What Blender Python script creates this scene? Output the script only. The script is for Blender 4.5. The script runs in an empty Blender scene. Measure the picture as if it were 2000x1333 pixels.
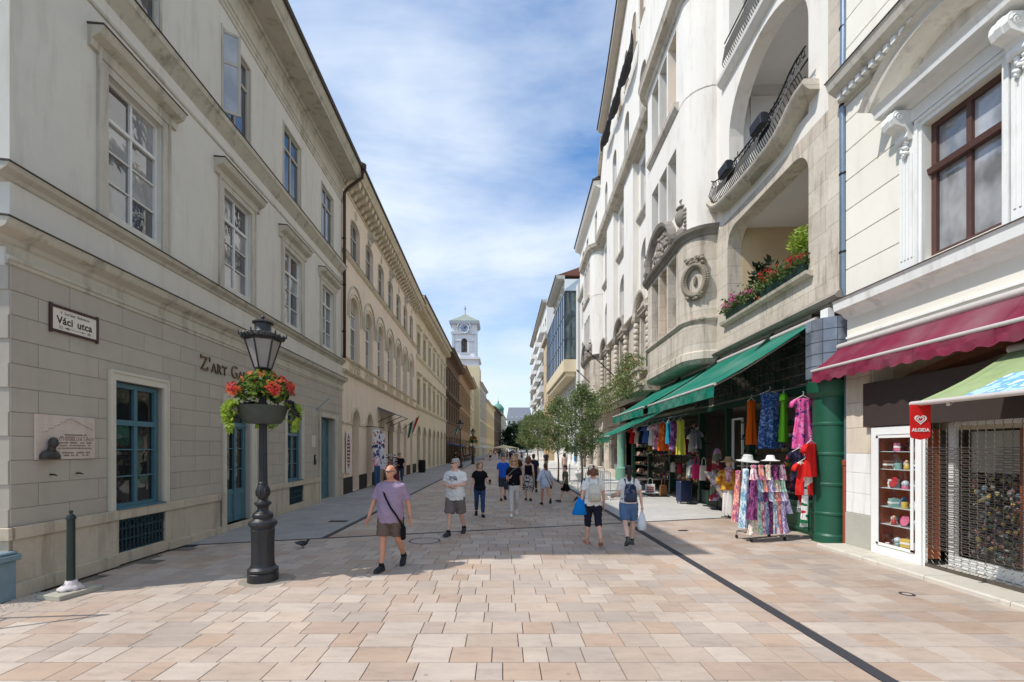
import bpy, bmesh, math, random
from mathutils import Vector, Matrix, Quaternion
R = math.radians
random.seed(7)
SC = bpy.context.scene
COL = SC.collection

# ------------------------------------------------------------------ camera, sky, sun, exposure
cam_d = bpy.data.cameras.new('camera'); cam = bpy.data.objects.new('camera', cam_d); COL.objects.link(cam)
cam.location = (0, 0, 2.0); cam.rotation_euler = (R(90), 0, 0)
cam_d.sensor_width = 36; cam_d.lens = 16.0; cam_d.shift_x = 0.009; cam_d.shift_y = 0.105
cam_d.clip_start = 0.05; cam_d.clip_end = 3000
SC.camera = cam
SUN_EL, SUN_AZ = R(54.0), math.atan2(-0.94, -0.34)      # direction towards the sun, measured from +Y
TO_SUN = Vector((-0.94*math.cos(SUN_EL), -0.34*math.cos(SUN_EL), math.sin(SUN_EL))).normalized()
W = bpy.data.worlds.new('World'); SC.world = W; W.use_nodes = True
CLOUD_OFF = (0.0, 0.0, 0.0)
def build_world():
    nt = W.node_tree; N = nt.nodes; L = nt.links; N.clear()
    out = N.new('ShaderNodeOutputWorld'); bg = N.new('ShaderNodeBackground'); bg.inputs['Strength'].default_value = 0.15
    sky = N.new('ShaderNodeTexSky'); sky.sky_type = 'NISHITA'; sky.sun_disc = False
    sky.sun_elevation = SUN_EL; sky.sun_rotation = SUN_AZ; sky.air_density = 1.0; sky.dust_density = 0.3; sky.ozone_density = 2.5
    tc = N.new('ShaderNodeTexCoord'); sep = N.new('ShaderNodeSeparateXYZ'); L.new(tc.outputs['Generated'], sep.inputs[0])
    mz = N.new('ShaderNodeMath'); mz.operation = 'MAXIMUM'; mz.inputs[1].default_value = 0.0; L.new(sep.outputs['Z'], mz.inputs[0])
    mp = N.new('ShaderNodeMapping'); mp.vector_type = 'POINT'; mp.inputs['Rotation'].default_value = (R(15), R(38), R(20)); mp.inputs['Scale'].default_value = (1.5, 2.2, 7.5); mp.inputs['Location'].default_value = (3.1, 0.4, 1.7); L.new(tc.outputs['Generated'], mp.inputs[0])
    n1 = N.new('ShaderNodeTexNoise'); n1.inputs['Scale'].default_value = 1.0; n1.inputs['Detail'].default_value = 14; n1.inputs['Roughness'].default_value = 0.6; n1.inputs['Distortion'].default_value = 0.45; L.new(mp.outputs[0], n1.inputs['Vector'])
    mp2 = N.new('ShaderNodeMapping'); mp2.inputs['Location'].default_value = CLOUD_OFF; mp2.inputs['Rotation'].default_value = (0, R(38), 0); mp2.inputs['Scale'].default_value = (1.3, 1.0, 2.2); L.new(tc.outputs['Generated'], mp2.inputs[0])
    n2 = N.new('ShaderNodeTexNoise'); n2.inputs['Scale'].default_value = 1.5; n2.inputs['Detail'].default_value = 5; L.new(mp2.outputs[0], n2.inputs['Vector'])
    ad = N.new('ShaderNodeMath'); ad.operation = 'MULTIPLY_ADD'; ad.inputs[1].default_value = 1.25; L.new(n2.outputs['Fac'], ad.inputs[0]); L.new(n1.outputs['Fac'], ad.inputs[2])
    mr = N.new('ShaderNodeMapRange'); mr.inputs['From Min'].default_value = 0.85; mr.inputs['From Max'].default_value = 1.45; mr.inputs['To Max'].default_value = 0.95; L.new(ad.outputs[0], mr.inputs['Value'])
    # air near the horizon is whiter all the way round
    hz = N.new('ShaderNodeMapRange'); hz.inputs['From Min'].default_value = 0.0; hz.inputs['From Max'].default_value = 0.45; hz.inputs['To Min'].default_value = 0.55; hz.inputs['To Max'].default_value = 0.0; L.new(mz.outputs[0], hz.inputs['Value'])
    mx0 = N.new('ShaderNodeMath'); mx0.operation = 'MAXIMUM'; L.new(mr.outputs[0], mx0.inputs[0]); L.new(hz.outputs[0], mx0.inputs[1])
    mix = N.new('ShaderNodeMix'); mix.data_type = 'RGBA'; L.new(mx0.outputs[0], mix.inputs['Factor'])
    mix.inputs['B'].default_value = (4.9, 5.5, 6.3, 1); hs_ = N.new('ShaderNodeHueSaturation'); hs_.inputs['Saturation'].default_value = 1.22; hs_.inputs['Value'].default_value = 1.25; L.new(sky.outputs[0], hs_.inputs['Color']); L.new(hs_.outputs[0], mix.inputs['A'])
    L.new(mix.outputs['Result'], bg.inputs[0]); L.new(bg.outputs[0], out.inputs[0])
build_world()
sun_d = bpy.data.lights.new('sun', 'SUN'); sun_d.energy = 3.35; sun_d.angle = R(0.55); sun_d.color = (1.0, 0.955, 0.89)
sun = bpy.data.objects.new('sun', sun_d); COL.objects.link(sun); sun.location = (-30, -20, 60)
sun.rotation_euler = TO_SUN.to_track_quat('Z', 'Y').to_euler()
SC.render.engine = 'CYCLES'
SC.view_settings.view_transform = 'Standard'; SC.view_settings.look = 'None'; SC.view_settings.gamma = 1.0
SC.view_settings.use_curve_mapping = False; SC.view_settings.exposure = 0.22
SC.cycles.max_bounces = 6; SC.cycles.diffuse_bounces = 3; SC.cycles.glossy_bounces = 3; SC.cycles.transparent_max_bounces = 6

# ------------------------------------------------------------------ helpers: meshes
class MB:
    def __init__(s): s.v = []; s.f = []; s.uv = None
    def box(s, x0, x1, y0, y1, z0, z1):
        b = len(s.v)
        s.v += [(x0,y0,z0),(x1,y0,z0),(x1,y1,z0),(x0,y1,z0),(x0,y0,z1),(x1,y0,z1),(x1,y1,z1),(x0,y1,z1)]
        s.f += [tuple(b+i for i in q) for q in ((0,3,2,1),(4,5,6,7),(0,1,5,4),(1,2,6,5),(2,3,7,6),(3,0,4,7))]
        return s
    def cbox(s, c, sx, sy, sz): return s.box(c[0]-sx/2, c[0]+sx/2, c[1]-sy/2, c[1]+sy/2, c[2]-sz/2, c[2]+sz/2)
    def obox(s, c, ax, ay, az):            # oriented box from half-axis vectors
        c, ax, ay, az = map(Vector, (c, ax, ay, az)); b = len(s.v)
        for sz in (-1, 1):
            for sx, sy in ((-1,-1),(1,-1),(1,1),(-1,1)): s.v.append(tuple(c+sx*ax+sy*ay+sz*az))
        s.f += [tuple(b+i for i in q) for q in ((0,3,2,1),(4,5,6,7),(0,1,5,4),(1,2,6,5),(2,3,7,6),(3,0,4,7))]
        return s
    def rings(s, rs, cap0=True, cap1=True, closed=True):
        n = len(rs[0]); b = len(s.v)
        for r in rs: s.v += [tuple(p) for p in r]
        for i in range(len(rs)-1):
            for j in range(n if closed else n-1):
                k = (j+1) % n
                s.f.append((b+i*n+j, b+i*n+k, b+(i+1)*n+k, b+(i+1)*n+j))
        if closed and cap0: s.f.append(tuple(b+j for j in reversed(range(n))))
        if closed and cap1: s.f.append(tuple(b+(len(rs)-1)*n+j for j in range(n)))
        return s
    def tube(s, path, rad, n=8, cap=True, flat=1.0):
        P = [Vector(p) for p in path]; m = len(P)
        if not hasattr(rad, '__len__'): rad = [rad]*m
        up = None; rs = []
        for i in range(m):
            t = (P[min(i+1, m-1)]-P[max(i-1, 0)])
            if t.length < 1e-9: t = Vector((0,0,1))
            t.normalize()
            if up is None:
                a = Vector((0,0,1)) if abs(t.z) < 0.9 else Vector((1,0,0))
                up = (a - t*a.dot(t)).normalized()
            else: up = (up - t*up.dot(t)); up = up.normalized() if up.length > 1e-6 else t.orthogonal().normalized()
            sd = t.cross(up)
            rs.append([P[i]+rad[i]*(math.cos(2*math.pi*j/n)*up*flat+math.sin(2*math.pi*j/n)*sd) for j in range(n)])
        return s.rings(rs, cap, cap)
    def lathe(s, prof, c=(0,0,0), n=20, a0=0.0):
        rs = [[(c[0]+r*math.cos(a0+2*math.pi*j/n), c[1]+r*math.sin(a0+2*math.pi*j/n), c[2]+z) for j in range(n)] for r, z in prof]
        return s.rings(rs)
    def ell(s, c, rx, ry, rz, n=14, m=9, rot=None):
        rs = []
        c = Vector(c)
        for i in range(m+1):
            t = -math.pi/2+math.pi*i/m; cr = max(math.cos(t), 0.02)
            r = []
            for j in range(n):
                p = Vector((rx*cr*math.cos(2*math.pi*j/n), ry*cr*math.sin(2*math.pi*j/n), rz*math.sin(t)))
                if rot is not None: p = rot @ p
                r.append(c+p)
            rs.append(r)
        return s.rings(rs)
    def prism(s, pts, fn, lo, hi):          # polygon pts extruded lo..hi; fn(a, b, t) -> xyz
        b = len(s.v); n = len(pts)
        s.v += [fn(p[0], p[1], lo) for p in pts]+[fn(p[0], p[1], hi) for p in pts]
        for j in range(n):
            k = (j+1) % n; s.f.append((b+j, b+k, b+n+k, b+n+j))
        s.f.append(tuple(b+j for j in reversed(range(n)))); s.f.append(tuple(b+n+j for j in range(n)))
        return s
    def strip(s, a, bb):                    # quad strip between two polylines
        b = len(s.v); n = len(a); s.v += [tuple(p) for p in a]+[tuple(p) for p in bb]
        for i in range(n-1): s.f.append((b+i, b+i+1, b+n+i+1, b+n+i))
        return s
    def add(s, o):
        b = len(s.v); s.v += o.v; s.f += [tuple(b+i for i in q) for q in o.f]; return s
    def mesh(s, name):
        me = bpy.data.meshes.new(name); me.from_pydata([tuple(p) for p in s.v], [], s.f); return me
    def build(s, name, mat, parent=None, smooth=False, bevel=0.0, fix=True, angle=None):
        me = s.mesh(name)
        if fix or bevel:
            bm = bmesh.new(); bm.from_mesh(me)
            bmesh.ops.recalc_face_normals(bm, faces=bm.faces)
            if bevel: bmesh.ops.bevel(bm, geom=bm.edges[:], offset=bevel, segments=1, affect='EDGES', clamp_overlap=True)
            bm.to_mesh(me); bm.free()
        me.materials.append(mat)
        if smooth:
            for p in me.polygons: p.use_smooth = True
            if angle: me.set_sharp_from_angle(angle=R(angle))
        o = bpy.data.objects.new(name, me); COL.objects.link(o)
        if parent is not None: o.parent = parent
        return o
def obj(name, me, parent=None, loc=None):
    o = bpy.data.objects.new(name, me); COL.objects.link(o)
    if parent is not None: o.parent = parent
    if loc is not None: o.location = loc
    return o
def tag(o, label, cat, group=None):
    o['label'] = label; o['category'] = cat
    if group: o['group'] = group
    return o
def struct(o): o['kind'] = 'structure'; return o
def thing(name, label, cat, loc=(0,0,0), rz=0.0, group=None):
    o = bpy.data.objects.new(name, None); COL.objects.link(o); o.empty_display_size = 0.2
    o.location = loc; o.rotation_euler = (0, 0, rz)
    return tag(o, label, cat, group)
def copy_tree(o, parent=None):
    c = o.copy(); COL.objects.link(c); c.parent = parent
    for ch in o.children: copy_tree(ch, c)
    return c
WORK = bpy.data.scenes.new('work')          # scratch scene for evaluating text and remeshes; removed at the end
def evaluated(o):
    WORK.collection.objects.link(o); vl = WORK.view_layers[0]; vl.update(); dg = vl.depsgraph
    return bpy.data.meshes.new_from_object(o.evaluated_get(dg), depsgraph=dg)
def text_mesh(s, size, depth=0.004, align='LEFT', spacing=1.0, bold=0.0):
    cu = bpy.data.curves.new('txt', 'FONT'); cu.body = s; cu.size = size; cu.extrude = depth; cu.align_x = align; cu.space_character = spacing; cu.offset = bold
    o = bpy.data.objects.new('txt', cu); me = evaluated(o)
    bpy.data.objects.remove(o); bpy.data.curves.remove(cu)
    return me
def text(name, s, size, mat, parent, loc, rot, depth=0.004, align='LEFT', spacing=1.0, xs=1.0, bold=0.0):
    me = text_mesh(s, size, depth, align, spacing, bold); me.materials.clear(); me.materials.append(mat)
    o = obj(name, me, parent, loc); o.rotation_euler = rot; o.scale = (xs, 1, 1)
    return o
def lerp(a, b, t): return a+(b-a)*t

# ------------------------------------------------------------------ helpers: materials
def srgb(r, g, b):
    f = lambda c: (c/255/12.92) if c/255 <= 0.04045 else ((c/255+0.055)/1.055)**2.4
    return (f(r), f(g), f(b))
def newmat(name):
    m = bpy.data.materials.new(name); m.use_nodes = True
    nt = m.node_tree; b = nt.nodes['Principled BSDF']; return m, nt, b
def mulc(c, k): return tuple(min(1, x*k) for x in c)
def wpos(nt, scale=(1,1,1)):
    g = nt.nodes.new('ShaderNodeNewGeometry'); mp = nt.nodes.new('ShaderNodeMapping'); mp.inputs['Scale'].default_value = scale
    nt.links.new(g.outputs['Position'], mp.inputs['Vector']); return mp.outputs[0]
def noise(nt, vec, scale, detail=4, rough=0.55):
    n = nt.nodes.new('ShaderNodeTexNoise'); n.inputs['Scale'].default_value = scale; n.inputs['Detail'].default_value = detail; n.inputs['Roughness'].default_value = rough
    nt.links.new(vec, n.inputs['Vector']); return n.outputs['Fac']
def ramp(nt, fac, stops, mode='LINEAR'):
    r = nt.nodes.new('ShaderNodeValToRGB'); r.color_ramp.interpolation = mode
    e = r.color_ramp.elements
    while len(e) < len(stops): e.new(0.5)
    for i, (p, c) in enumerate(stops):
        e[i].position = p; e[i].color = (c[0], c[1], c[2], 1) if len(c) >= 3 else (c[0], c[0], c[0], 1)
    nt.links.new(fac, r.inputs[0]); return r.outputs[0]
def mixc(nt, fac, a, b, mode='MIX'):
    m = nt.nodes.new('ShaderNodeMix'); m.data_type = 'RGBA'; m.blend_type = mode
    for k, v in (('Factor', fac), ('A', a), ('B', b)):
        if isinstance(v, (int, float)): m.inputs[k].default_value = v
        elif isinstance(v, tuple): m.inputs[k].default_value = (v[0], v[1], v[2], 1)
        else: nt.links.new(v, m.inputs[k])
    return m.outputs['Result']
def bumpn(nt, b, h, strength, dist=0.02):
    bp = nt.nodes.new('ShaderNodeBump'); bp.inputs['Strength'].default_value = strength; bp.inputs['Distance'].default_value = dist
    nt.links.new(h, bp.inputs['Height']); nt.links.new(bp.outputs[0], b.inputs['Normal'])
MATS = {}
def M(name, col, rough=0.8, var=0.10, scale=2.5, bump=0.15, bscale=40, dirt=None, damt=0.5, spec=0.3, metal=0.0, streak=True, objvar=0.0):
    if name in MATS: return MATS[name]
    m, nt, b = newmat(name); L = nt.links
    p = wpos(nt)
    n1 = noise(nt, p, scale, 5); n2 = noise(nt, p, scale*9, 3)
    c = ramp(nt, n1, [(0.3, mulc(col, 1-var)), (0.7, mulc(col, 1+var))])
    c = mixc(nt, 0.25, c, ramp(nt, n2, [(0.35, mulc(col, 1-1.6*var)), (0.65, mulc(col, 1+var))]))
    if dirt:
        st = noise(nt, wpos(nt, (2.0, 2.0, 0.28 if streak else 1.6)), 1.5, 8, 0.68)
        d = ramp(nt, st, [(0.52, (0,0,0)), (0.74, (damt, damt, damt))])
        c = mixc(nt, d, c, dirt)
    if objvar:
        oi = nt.nodes.new('ShaderNodeObjectInfo')
        v = ramp(nt, oi.outputs['Random'], [(0, (1-objvar,)*3), (1, (1+objvar*0.6,)*3)])
        c = mixc(nt, 1.0, c, v, 'MULTIPLY')
    L.new(c, b.inputs['Base Color'])
    b.inputs['Roughness'].default_value = rough; b.inputs['Specular IOR Level'].default_value = spec; b.inputs['Metallic'].default_value = metal
    if bump: bumpn(nt, b, noise(nt, p, bscale, 4, 0.6), bump, 0.01)
    MATS[name] = m; return m
def MP(name, cols, scale=12, rough=0.85, kind='voronoi', stretch=(1,1,1)):    # printed cloth
    if name in MATS: return MATS[name]
    m, nt, b = newmat(name)
    p = wpos(nt, stretch)
    if kind == 'voronoi':
        v = nt.nodes.new('ShaderNodeTexVoronoi'); v.inputs['Scale'].default_value = scale
        d = nt.nodes.new('ShaderNodeMix'); d.data_type = 'RGBA'; d.blend_type = 'ADD'; d.inputs['Factor'].default_value = 0.15
        nn = nt.nodes.new('ShaderNodeTexNoise'); nn.inputs['Scale'].default_value = scale*0.8; nt.links.new(p, nn.inputs['Vector'])
        nt.links.new(p, d.inputs['A']); nt.links.new(nn.outputs['Color'], d.inputs['B']); nt.links.new(d.outputs['Result'], v.inputs['Vector'])
        sp = nt.nodes.new('ShaderNodeSeparateColor'); nt.links.new(v.outputs['Color'], sp.inputs[0]); f = sp.outputs[0]
    else: f = noise(nt, p, scale, 3)
    n = len(cols)
    st = [((i/n) if kind == 'voronoi' else (0.3+0.4*i/n), c) for i, c in enumerate(cols)]
    c = ramp(nt, f, st, 'CONSTANT')
    nt.links.new(c, b.inputs['Base Color']); b.inputs['Roughness'].default_value = rough; b.inputs['Specular IOR Level'].default_value = 0.15
    MATS[name] = m; return m
def MG(name, col, rough=0.04, ior=1.6, wav=0.04, lo=0.6, hi=1.5):      # window glass seen from the street: dark room behind, mirror by Fresnel
    if name in MATS: return MATS[name]
    m, nt, b = newmat(name)
    p = wpos(nt, (1, 1, 0.6)); n1 = noise(nt, p, 1.7, 3)
    nt.links.new(ramp(nt, n1, [(0.4, mulc(col, lo)), (0.62, mulc(col, hi))]), b.inputs['Base Color'])
    b.inputs['Roughness'].default_value = rough; b.inputs['IOR'].default_value = ior
    if wav: bumpn(nt, b, noise(nt, wpos(nt), 3.0, 2), wav, 0.05)
    MATS[name] = m; return m
def MCanvas(name, col):          # sun bleached awning cloth with sewn seams every 1.2 m
    m = M(name, col, 0.9, 0.14, 1.1, 0.12, 90, mulc(col, 0.62), 0.5, spec=0.1); nt = m.node_tree; b = nt.nodes['Principled BSDF']
    old = b.inputs['Base Color'].links[0].from_socket; sp = nt.nodes.new('ShaderNodeSeparateXYZ'); nt.links.new(wpos(nt), sp.inputs[0])
    md = nt.nodes.new('ShaderNodeMath'); md.operation = 'PINGPONG'; md.inputs[1].default_value = 0.6; nt.links.new(sp.outputs['Y'], md.inputs[0])
    c = mixc(nt, ramp(nt, md.outputs[0], [(0.0, (0.55,)*3), (0.035, (0.0,)*3)]), old, mulc(col, 0.5))
    pale = noise(nt, wpos(nt), 0.9, 3); c = mixc(nt, ramp(nt, pale, [(0.45, (0,)*3), (0.75, (0.22,)*3)]), c, (0.42, 0.42, 0.40)); nt.links.new(c, b.inputs['Base Color']); return m
def MC(name, col, rough=0.85, fold=0.0): return M(name, col, rough, 0.06, 6, 0.08, 120, spec=0.12)      # plain cloth
# ------------------------------------------------------------------ facades: u along the street, w out of the wall, z up
class F:
    def __init__(s, root, side, u0): s.r = root; s.s = side; s.u0 = u0
    def p(s, u, w, z): return (s.s*w, u-s.u0, z)
    def box(s, mb, u0, u1, w0, w1, z0, z1):
        a, b = sorted((s.s*w0, s.s*w1)); return mb.box(a, b, u0-s.u0, u1-s.u0, z0, z1)
    def prof(s, mb, pts, u0, u1):                # (w, z) profile run along the wall
        return mb.prism(pts, lambda w, z, u: s.p(u, w, z), u0, u1)
    def shape(s, mb, pts, w0, w1):               # (u, z) outline with thickness across the wall
        return mb.prism(pts, lambda u, z, w: s.p(u, w, z), w0, w1)
    def sweep(s, mb, path, prof):                # (w, n) profile swept along a (u, z) path, n = normal to the path
        rs = []
        m = len(path)
        for i in range(m):
            a = path[max(i-1, 0)]; b = path[min(i+1, m-1)]
            tx, tz = b[0]-a[0], b[1]-a[1]; l = math.hypot(tx, tz) or 1; nx, nz = -tz/l, tx/l
            rs.append([s.p(path[i][0]+nx*q, w, path[i][1]+nz*q) for w, q in prof])
        return mb.rings(rs)
    def wall(s, mb, u0, u1, z0, z1, holes, w0, w1):  # solid wall with rectangular holes
        us = sorted({u0, u1, *[x for h in holes for x in h[:2] if u0 < x < u1]})
        for a, b in zip(us, us[1:]):
            m = (a+b)/2; cuts = sorted((max(h[2], z0), min(h[3], z1)) for h in holes if h[0] < m < h[1] and h[3] > z0 and h[2] < z1)
            z = z0
            for c0, c1 in cuts:
                if c0 > z: s.box(mb, a, b, w0, w1, z, c0)
                z = max(z, c1)
            if z < z1: s.box(mb, a, b, w0, w1, z, z1)
        return mb
    def arch_fill(s, mb, u0, u1, zs, zt, w0, w1, n=12):   # two spandrels that round the head of a hole up to zt
        c = (u0+u1)/2; a = (u1-u0)/2; h = zt-zs-0.002
        arc = [(c-a*math.cos(math.pi*i/n), zs+h*math.sin(math.pi*i/n)) for i in range(n+1)]
        half = n//2
        s.shape(mb, [(u0, zt)]+[p for p in arc[:half+1]], w0, w1)
        s.shape(mb, [p for p in arc[half:]]+[(u1, zt)], w0, w1)
        return mb
def arcpts(u0, u1, zs, h, n=14):
    c = (u0+u1)/2; a = (u1-u0)/2
    return [(c-a*math.cos(math.pi*i/n), zs+h*math.sin(math.pi*i/n)) for i in range(n+1)]
def window(f, u0, u1, z0, z1, w, fm, gm, fw=0.06, cols=2, rows=(0.3, 1.0), munt=0.02, sub=(1, 3), depth=0.06, name='window', arch=0.0, parent=None, one=False, flip=True, gmats=None):
    """frame mesh as part, panes as sub-parts; rows = heights shares top->bottom"""
    mb = MB(); g = []
    f.box(mb, u0, u0+fw, w-depth, w, z0, z1); f.box(mb, u1-fw, u1, w-depth, w, z0, z1)
    f.box(mb, u0+fw, u1-fw, w-depth, w-0.001, z0, z0+fw); f.box(mb, u0+fw, u1-fw, w-depth, w-0.001, z1-fw, z1)
    tot = sum(rows); H = z1-z0-2*fw; zc = z1-fw
    cw = (u1-u0-2*fw)/cols
    for i in range(1, cols): f.box(mb, u0+fw+i*cw-fw*0.45, u0+fw+i*cw+fw*0.45, w-depth, w-0.0015, z0+fw, z1-fw)
    for ri, r in enumerate(rows):
        zt = zc; zb = zc-H*r/tot; zc = zb
        if ri < len(rows)-1: f.box(mb, u0+fw, u1-fw, w-depth, w+0.012, zb-fw*0.55, zb+fw*0.55)
        k = sub[ri]
        for c in range(cols):
            a = u0+fw+c*cw; b = a+cw
            for j in range(1, k):
                zz = zb+(zt-zb)*j/k; f.box(mb, a+0.005, b-0.005, w-depth*0.7, w-0.008, zz-munt/2, zz+munt/2)
            for j in range(k): g.append((a+0.004, b-0.004, zb+(zt-zb)*j/k+0.003, zb+(zt-zb)*(j+1)/k-0.003))
    o = mb.build(name, fm, parent or f.r, fix=True)
    if one: g = [(u0+fw*0.5, u1-fw*0.5, z0+fw*0.5, z1-fw*0.5)]
    for i, (a, b, c, d) in enumerate(g):
        t = random.uniform(-0.004, 0.004)
        q = MB(); wb = w-depth*0.62
        q.v = [f.p(a, wb+t, c), f.p(b, wb-t, c), f.p(b, wb-t, d), f.p(a, wb+t, d), f.p(a, wb+t-0.004, c), f.p(b, wb-t-0.004, c), f.p(b, wb-t-0.004, d), f.p(a, wb+t-0.004, d)]
        q.f = [(0,3,2,1),(4,5,6,7),(0,1,5,4),(1,2,6,5),(2,3,7,6),(3,0,4,7)]
        q.build('pane', (gmats[i % len(gmats)] if gmats else gm), o)
    return o

# ------------------------------------------------------------------ shared materials
m_stone_lt = M('limestone_pale', srgb(214,206,188), 0.85, 0.10, 1.2, 0.3, 30, srgb(120,108,92), 0.7)
m_white = M('white_paint', srgb(236,236,232), 0.5, 0.03, 3, 0.05)
m_iron = M('cast_iron', srgb(34,34,36), 0.42, 0.25, 14, 0.4, 60, srgb(80,78,76), 0.3, spec=0.5)
m_black = M('black_metal', srgb(28,28,30), 0.5, 0.1, 8, 0.1)
m_wrought = M('wrought_iron', srgb(34,33,34), 0.55, 0.15, 10, 0.1)
m_zinc = M('zinc_sheet', srgb(134,148,162), 0.35, 0.12, 2, 0.08, metal=0.6, spec=0.5)
m_brownpipe = M('brown_pipe_paint', srgb(72,54,46), 0.5, 0.08, 5, 0.05)
g_dark = MG('glass_dark', (0.02, 0.022, 0.026), 0.03, 1.6)
g_curtain = MG('glass_over_curtain', (0.16, 0.16, 0.165), 0.02, 2.5, 0.035, 0.85, 1.15)
g_sky = MG('glass_skyward', (0.05, 0.06, 0.08), 0.03, 2.4, 0.06)
g_shop = MG('glass_shop', (0.012, 0.014, 0.015), 0.03, 1.7, 0.05)
m_room = M('dark_room', srgb(52,46,42), 0.9, 0.1)
# ------------------------------------------------------------------ ground and paving
gm = M('bedding_ground', srgb(120,112,102), 0.95, 0.12, 0.8, 0.3, 30)
g = MB(); g.v = [(-1500,-300,-0.03),(1500,-300,-0.03),(1500,2500,-0.03),(-1500,2500,-0.03)]; g.f = [(0,1,2,3)]
struct(g.build('ground', gm, fix=False))
def paver_mat(name, cols, speck=0.12, rough=0.72):
    m, nt, b = newmat(name); L = nt.links
    oi = nt.nodes.new('ShaderNodeObjectInfo'); ge = nt.nodes.new('ShaderNodeNewGeometry')
    a = nt.nodes.new('ShaderNodeMath'); a.operation = 'ADD'; L.new(oi.outputs['Random'], a.inputs[0]); L.new(ge.outputs['Random Per Island'], a.inputs[1])
    fr = nt.nodes.new('ShaderNodeMath'); fr.operation = 'FRACT'; L.new(a.outputs[0], fr.inputs[0])
    c = ramp(nt, fr.outputs[0], [(i/len(cols), k) for i, k in enumerate(cols)], 'CONSTANT')
    # each stone has its own veining: the noise is shifted by the stone's number
    sh = nt.nodes.new('ShaderNodeCombineXYZ'); ml = nt.nodes.new('ShaderNodeMath'); ml.operation = 'MULTIPLY'; ml.inputs[1].default_value = 37.0; L.new(fr.outputs[0], ml.inputs[0]); L.new(ml.outputs[0], sh.inputs[2])
    va = nt.nodes.new('ShaderNodeVectorMath'); va.operation = 'ADD'; L.new(wpos(nt), va.inputs[0]); L.new(sh.outputs[0], va.inputs[1])
    st = nt.nodes.new('ShaderNodeMapping'); st.inputs['Rotation'].default_value = (0, 0, 0.6); st.inputs['Scale'].default_value = (0.8, 2.6, 1); L.new(va.outputs[0], st.inputs[0]); n1 = noise(nt, st.outputs[0], 3.6, 7, 0.66); n2 = noise(nt, va.outputs[0], 160, 2, 0.7)
    c = mixc(nt, 0.42, c, (0.48, 0.39, 0.322) if cols[0][0] > cols[0][2]*1.15 else cols[0])
    c = mixc(nt, 0.8, c, ramp(nt, n1, [(0.28, (0.76,0.70,0.67)), (0.45, (0.94,0.92,0.90)), (0.72, (1.08,1.05,1.02))]), 'MULTIPLY')
    c = mixc(nt, 1.0, c, ramp(nt, n2, [(0.3, (1-speck,)*3), (0.7, (1+speck*0.5,)*3)]), 'MULTIPLY')
    big = noise(nt, wpos(nt), 0.45, 6, 0.6)
    c = mixc(nt, 1.0, c, ramp(nt, big, [(0.35, (0.84,0.84,0.84)), (0.6, (1.02,1.02,1.02))]), 'MULTIPLY')
    sp = noise(nt, wpos(nt), 5.5, 9, 0.72); c = mixc(nt, ramp(nt, sp, [(0.56, (0,0,0)), (0.72, (0.55,0.55,0.55))]), c, mulc(cols[0], 0.55))
    vo = nt.nodes.new('ShaderNodeTexVoronoi'); vo.inputs['Scale'].default_value = 2.3; L.new(wpos(nt), vo.inputs['Vector']); c = mixc(nt, ramp(nt, vo.outputs['Distance'], [(0.035, (0.4,0.4,0.4)), (0.055, (0,0,0))]), c, (0.16, 0.14, 0.13))
    L.new(c, b.inputs['Base Color']); b.inputs['Roughness'].default_value = rough; b.inputs['Specular IOR Level'].default_value = 0.3
    bumpn(nt, b, n2, 0.25, 0.004)
    return m
pv = paver_mat('sandstone_paver', [srgb(206,190,174), srgb(194,174,156), srgb(200,182,166), srgb(186,174,163), srgb(212,199,184), srgb(192,164,140), srgb(190,173,158), srgb(205,192,178), srgb(186,161,142), srgb(178,167,157), srgb(206,187,168)])
pv_l = paver_mat('grey_paver', [srgb(168,166,164), srgb(158,157,156), srgb(174,172,168), srgb(164,164,164)], 0.08)
pv_r = paver_mat('pale_slab', [srgb(206,205,200), srgb(198,198,195), srgb(212,210,204), srgb(202,200,195)], 0.06)
m_granite = M('dark_granite', srgb(66,66,70), 0.6, 0.25, 60, 0.3, 120)
def clip(poly, a, b, c):      # keep a*x+b*y <= c
    out = []
    for i in range(len(poly)):
        p, q = poly[i], poly[(i+1) % len(poly)]; dp = a*p[0]+b*p[1]-c; dq = a*q[0]+b*q[1]-c
        if dp <= 0: out.append(p)
        if dp*dq < 0:
            t = dp/(dp-dq); out.append((p[0]+(q[0]-p[0])*t, p[1]+(q[1]-p[1])*t))
    return out
SL, S0 = 0.288, 11.3                 # the slanting cross strip: y = S0 + SL*x
def stone(mb, poly, t=0.012, dz=0.0):
    n = len(poly); b = len(mb.v); cx = sum(p[0] for p in poly)/n; cy = sum(p[1] for p in poly)/n
    k = 0.988
    mb.v += [(p[0], p[1], -t-0.01) for p in poly]+[(p[0], p[1], dz-0.003) for p in poly]+[(cx+(p[0]-cx)*k, cy+(p[1]-cy)*k, dz) for p in poly]
    for l in (0, n):
        for j in range(n): mb.f.append((b+l+j, b+l+(j+1) % n, b+l+n+(j+1) % n, b+l+n+j))
    mb.f.append(tuple(b+2*n+j for j in range(n)))
def rows_of(x0, x1, y0, y1, rh, widths, rng, gap=0.008):
    y = y0; k = 0
    while y < y1:
        x = x0+(0 if k % 2 else -rng.uniform(0.05, 0.3))
        while x < x1:
            w = rng.choice(widths); a, b = max(x, x0), min(x+w, x1)
            if x1-b < 0.12: b = x1
            if b-a > 0.04: yield [(a+gap/2, y+gap/2), (b-gap/2, y+gap/2), (b-gap/2, y+rh-gap/2), (a+gap/2, y+rh-gap/2)]
            x = b if b == x1 else x+w
            if b == x1: break
        y += rh; k += 1
pav = thing('paving', 'beige and pink sandstone paving of the street', 'paving'); del pav['label'], pav['category']; struct(pav)
rng = random.Random(3)
near = []
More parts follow.
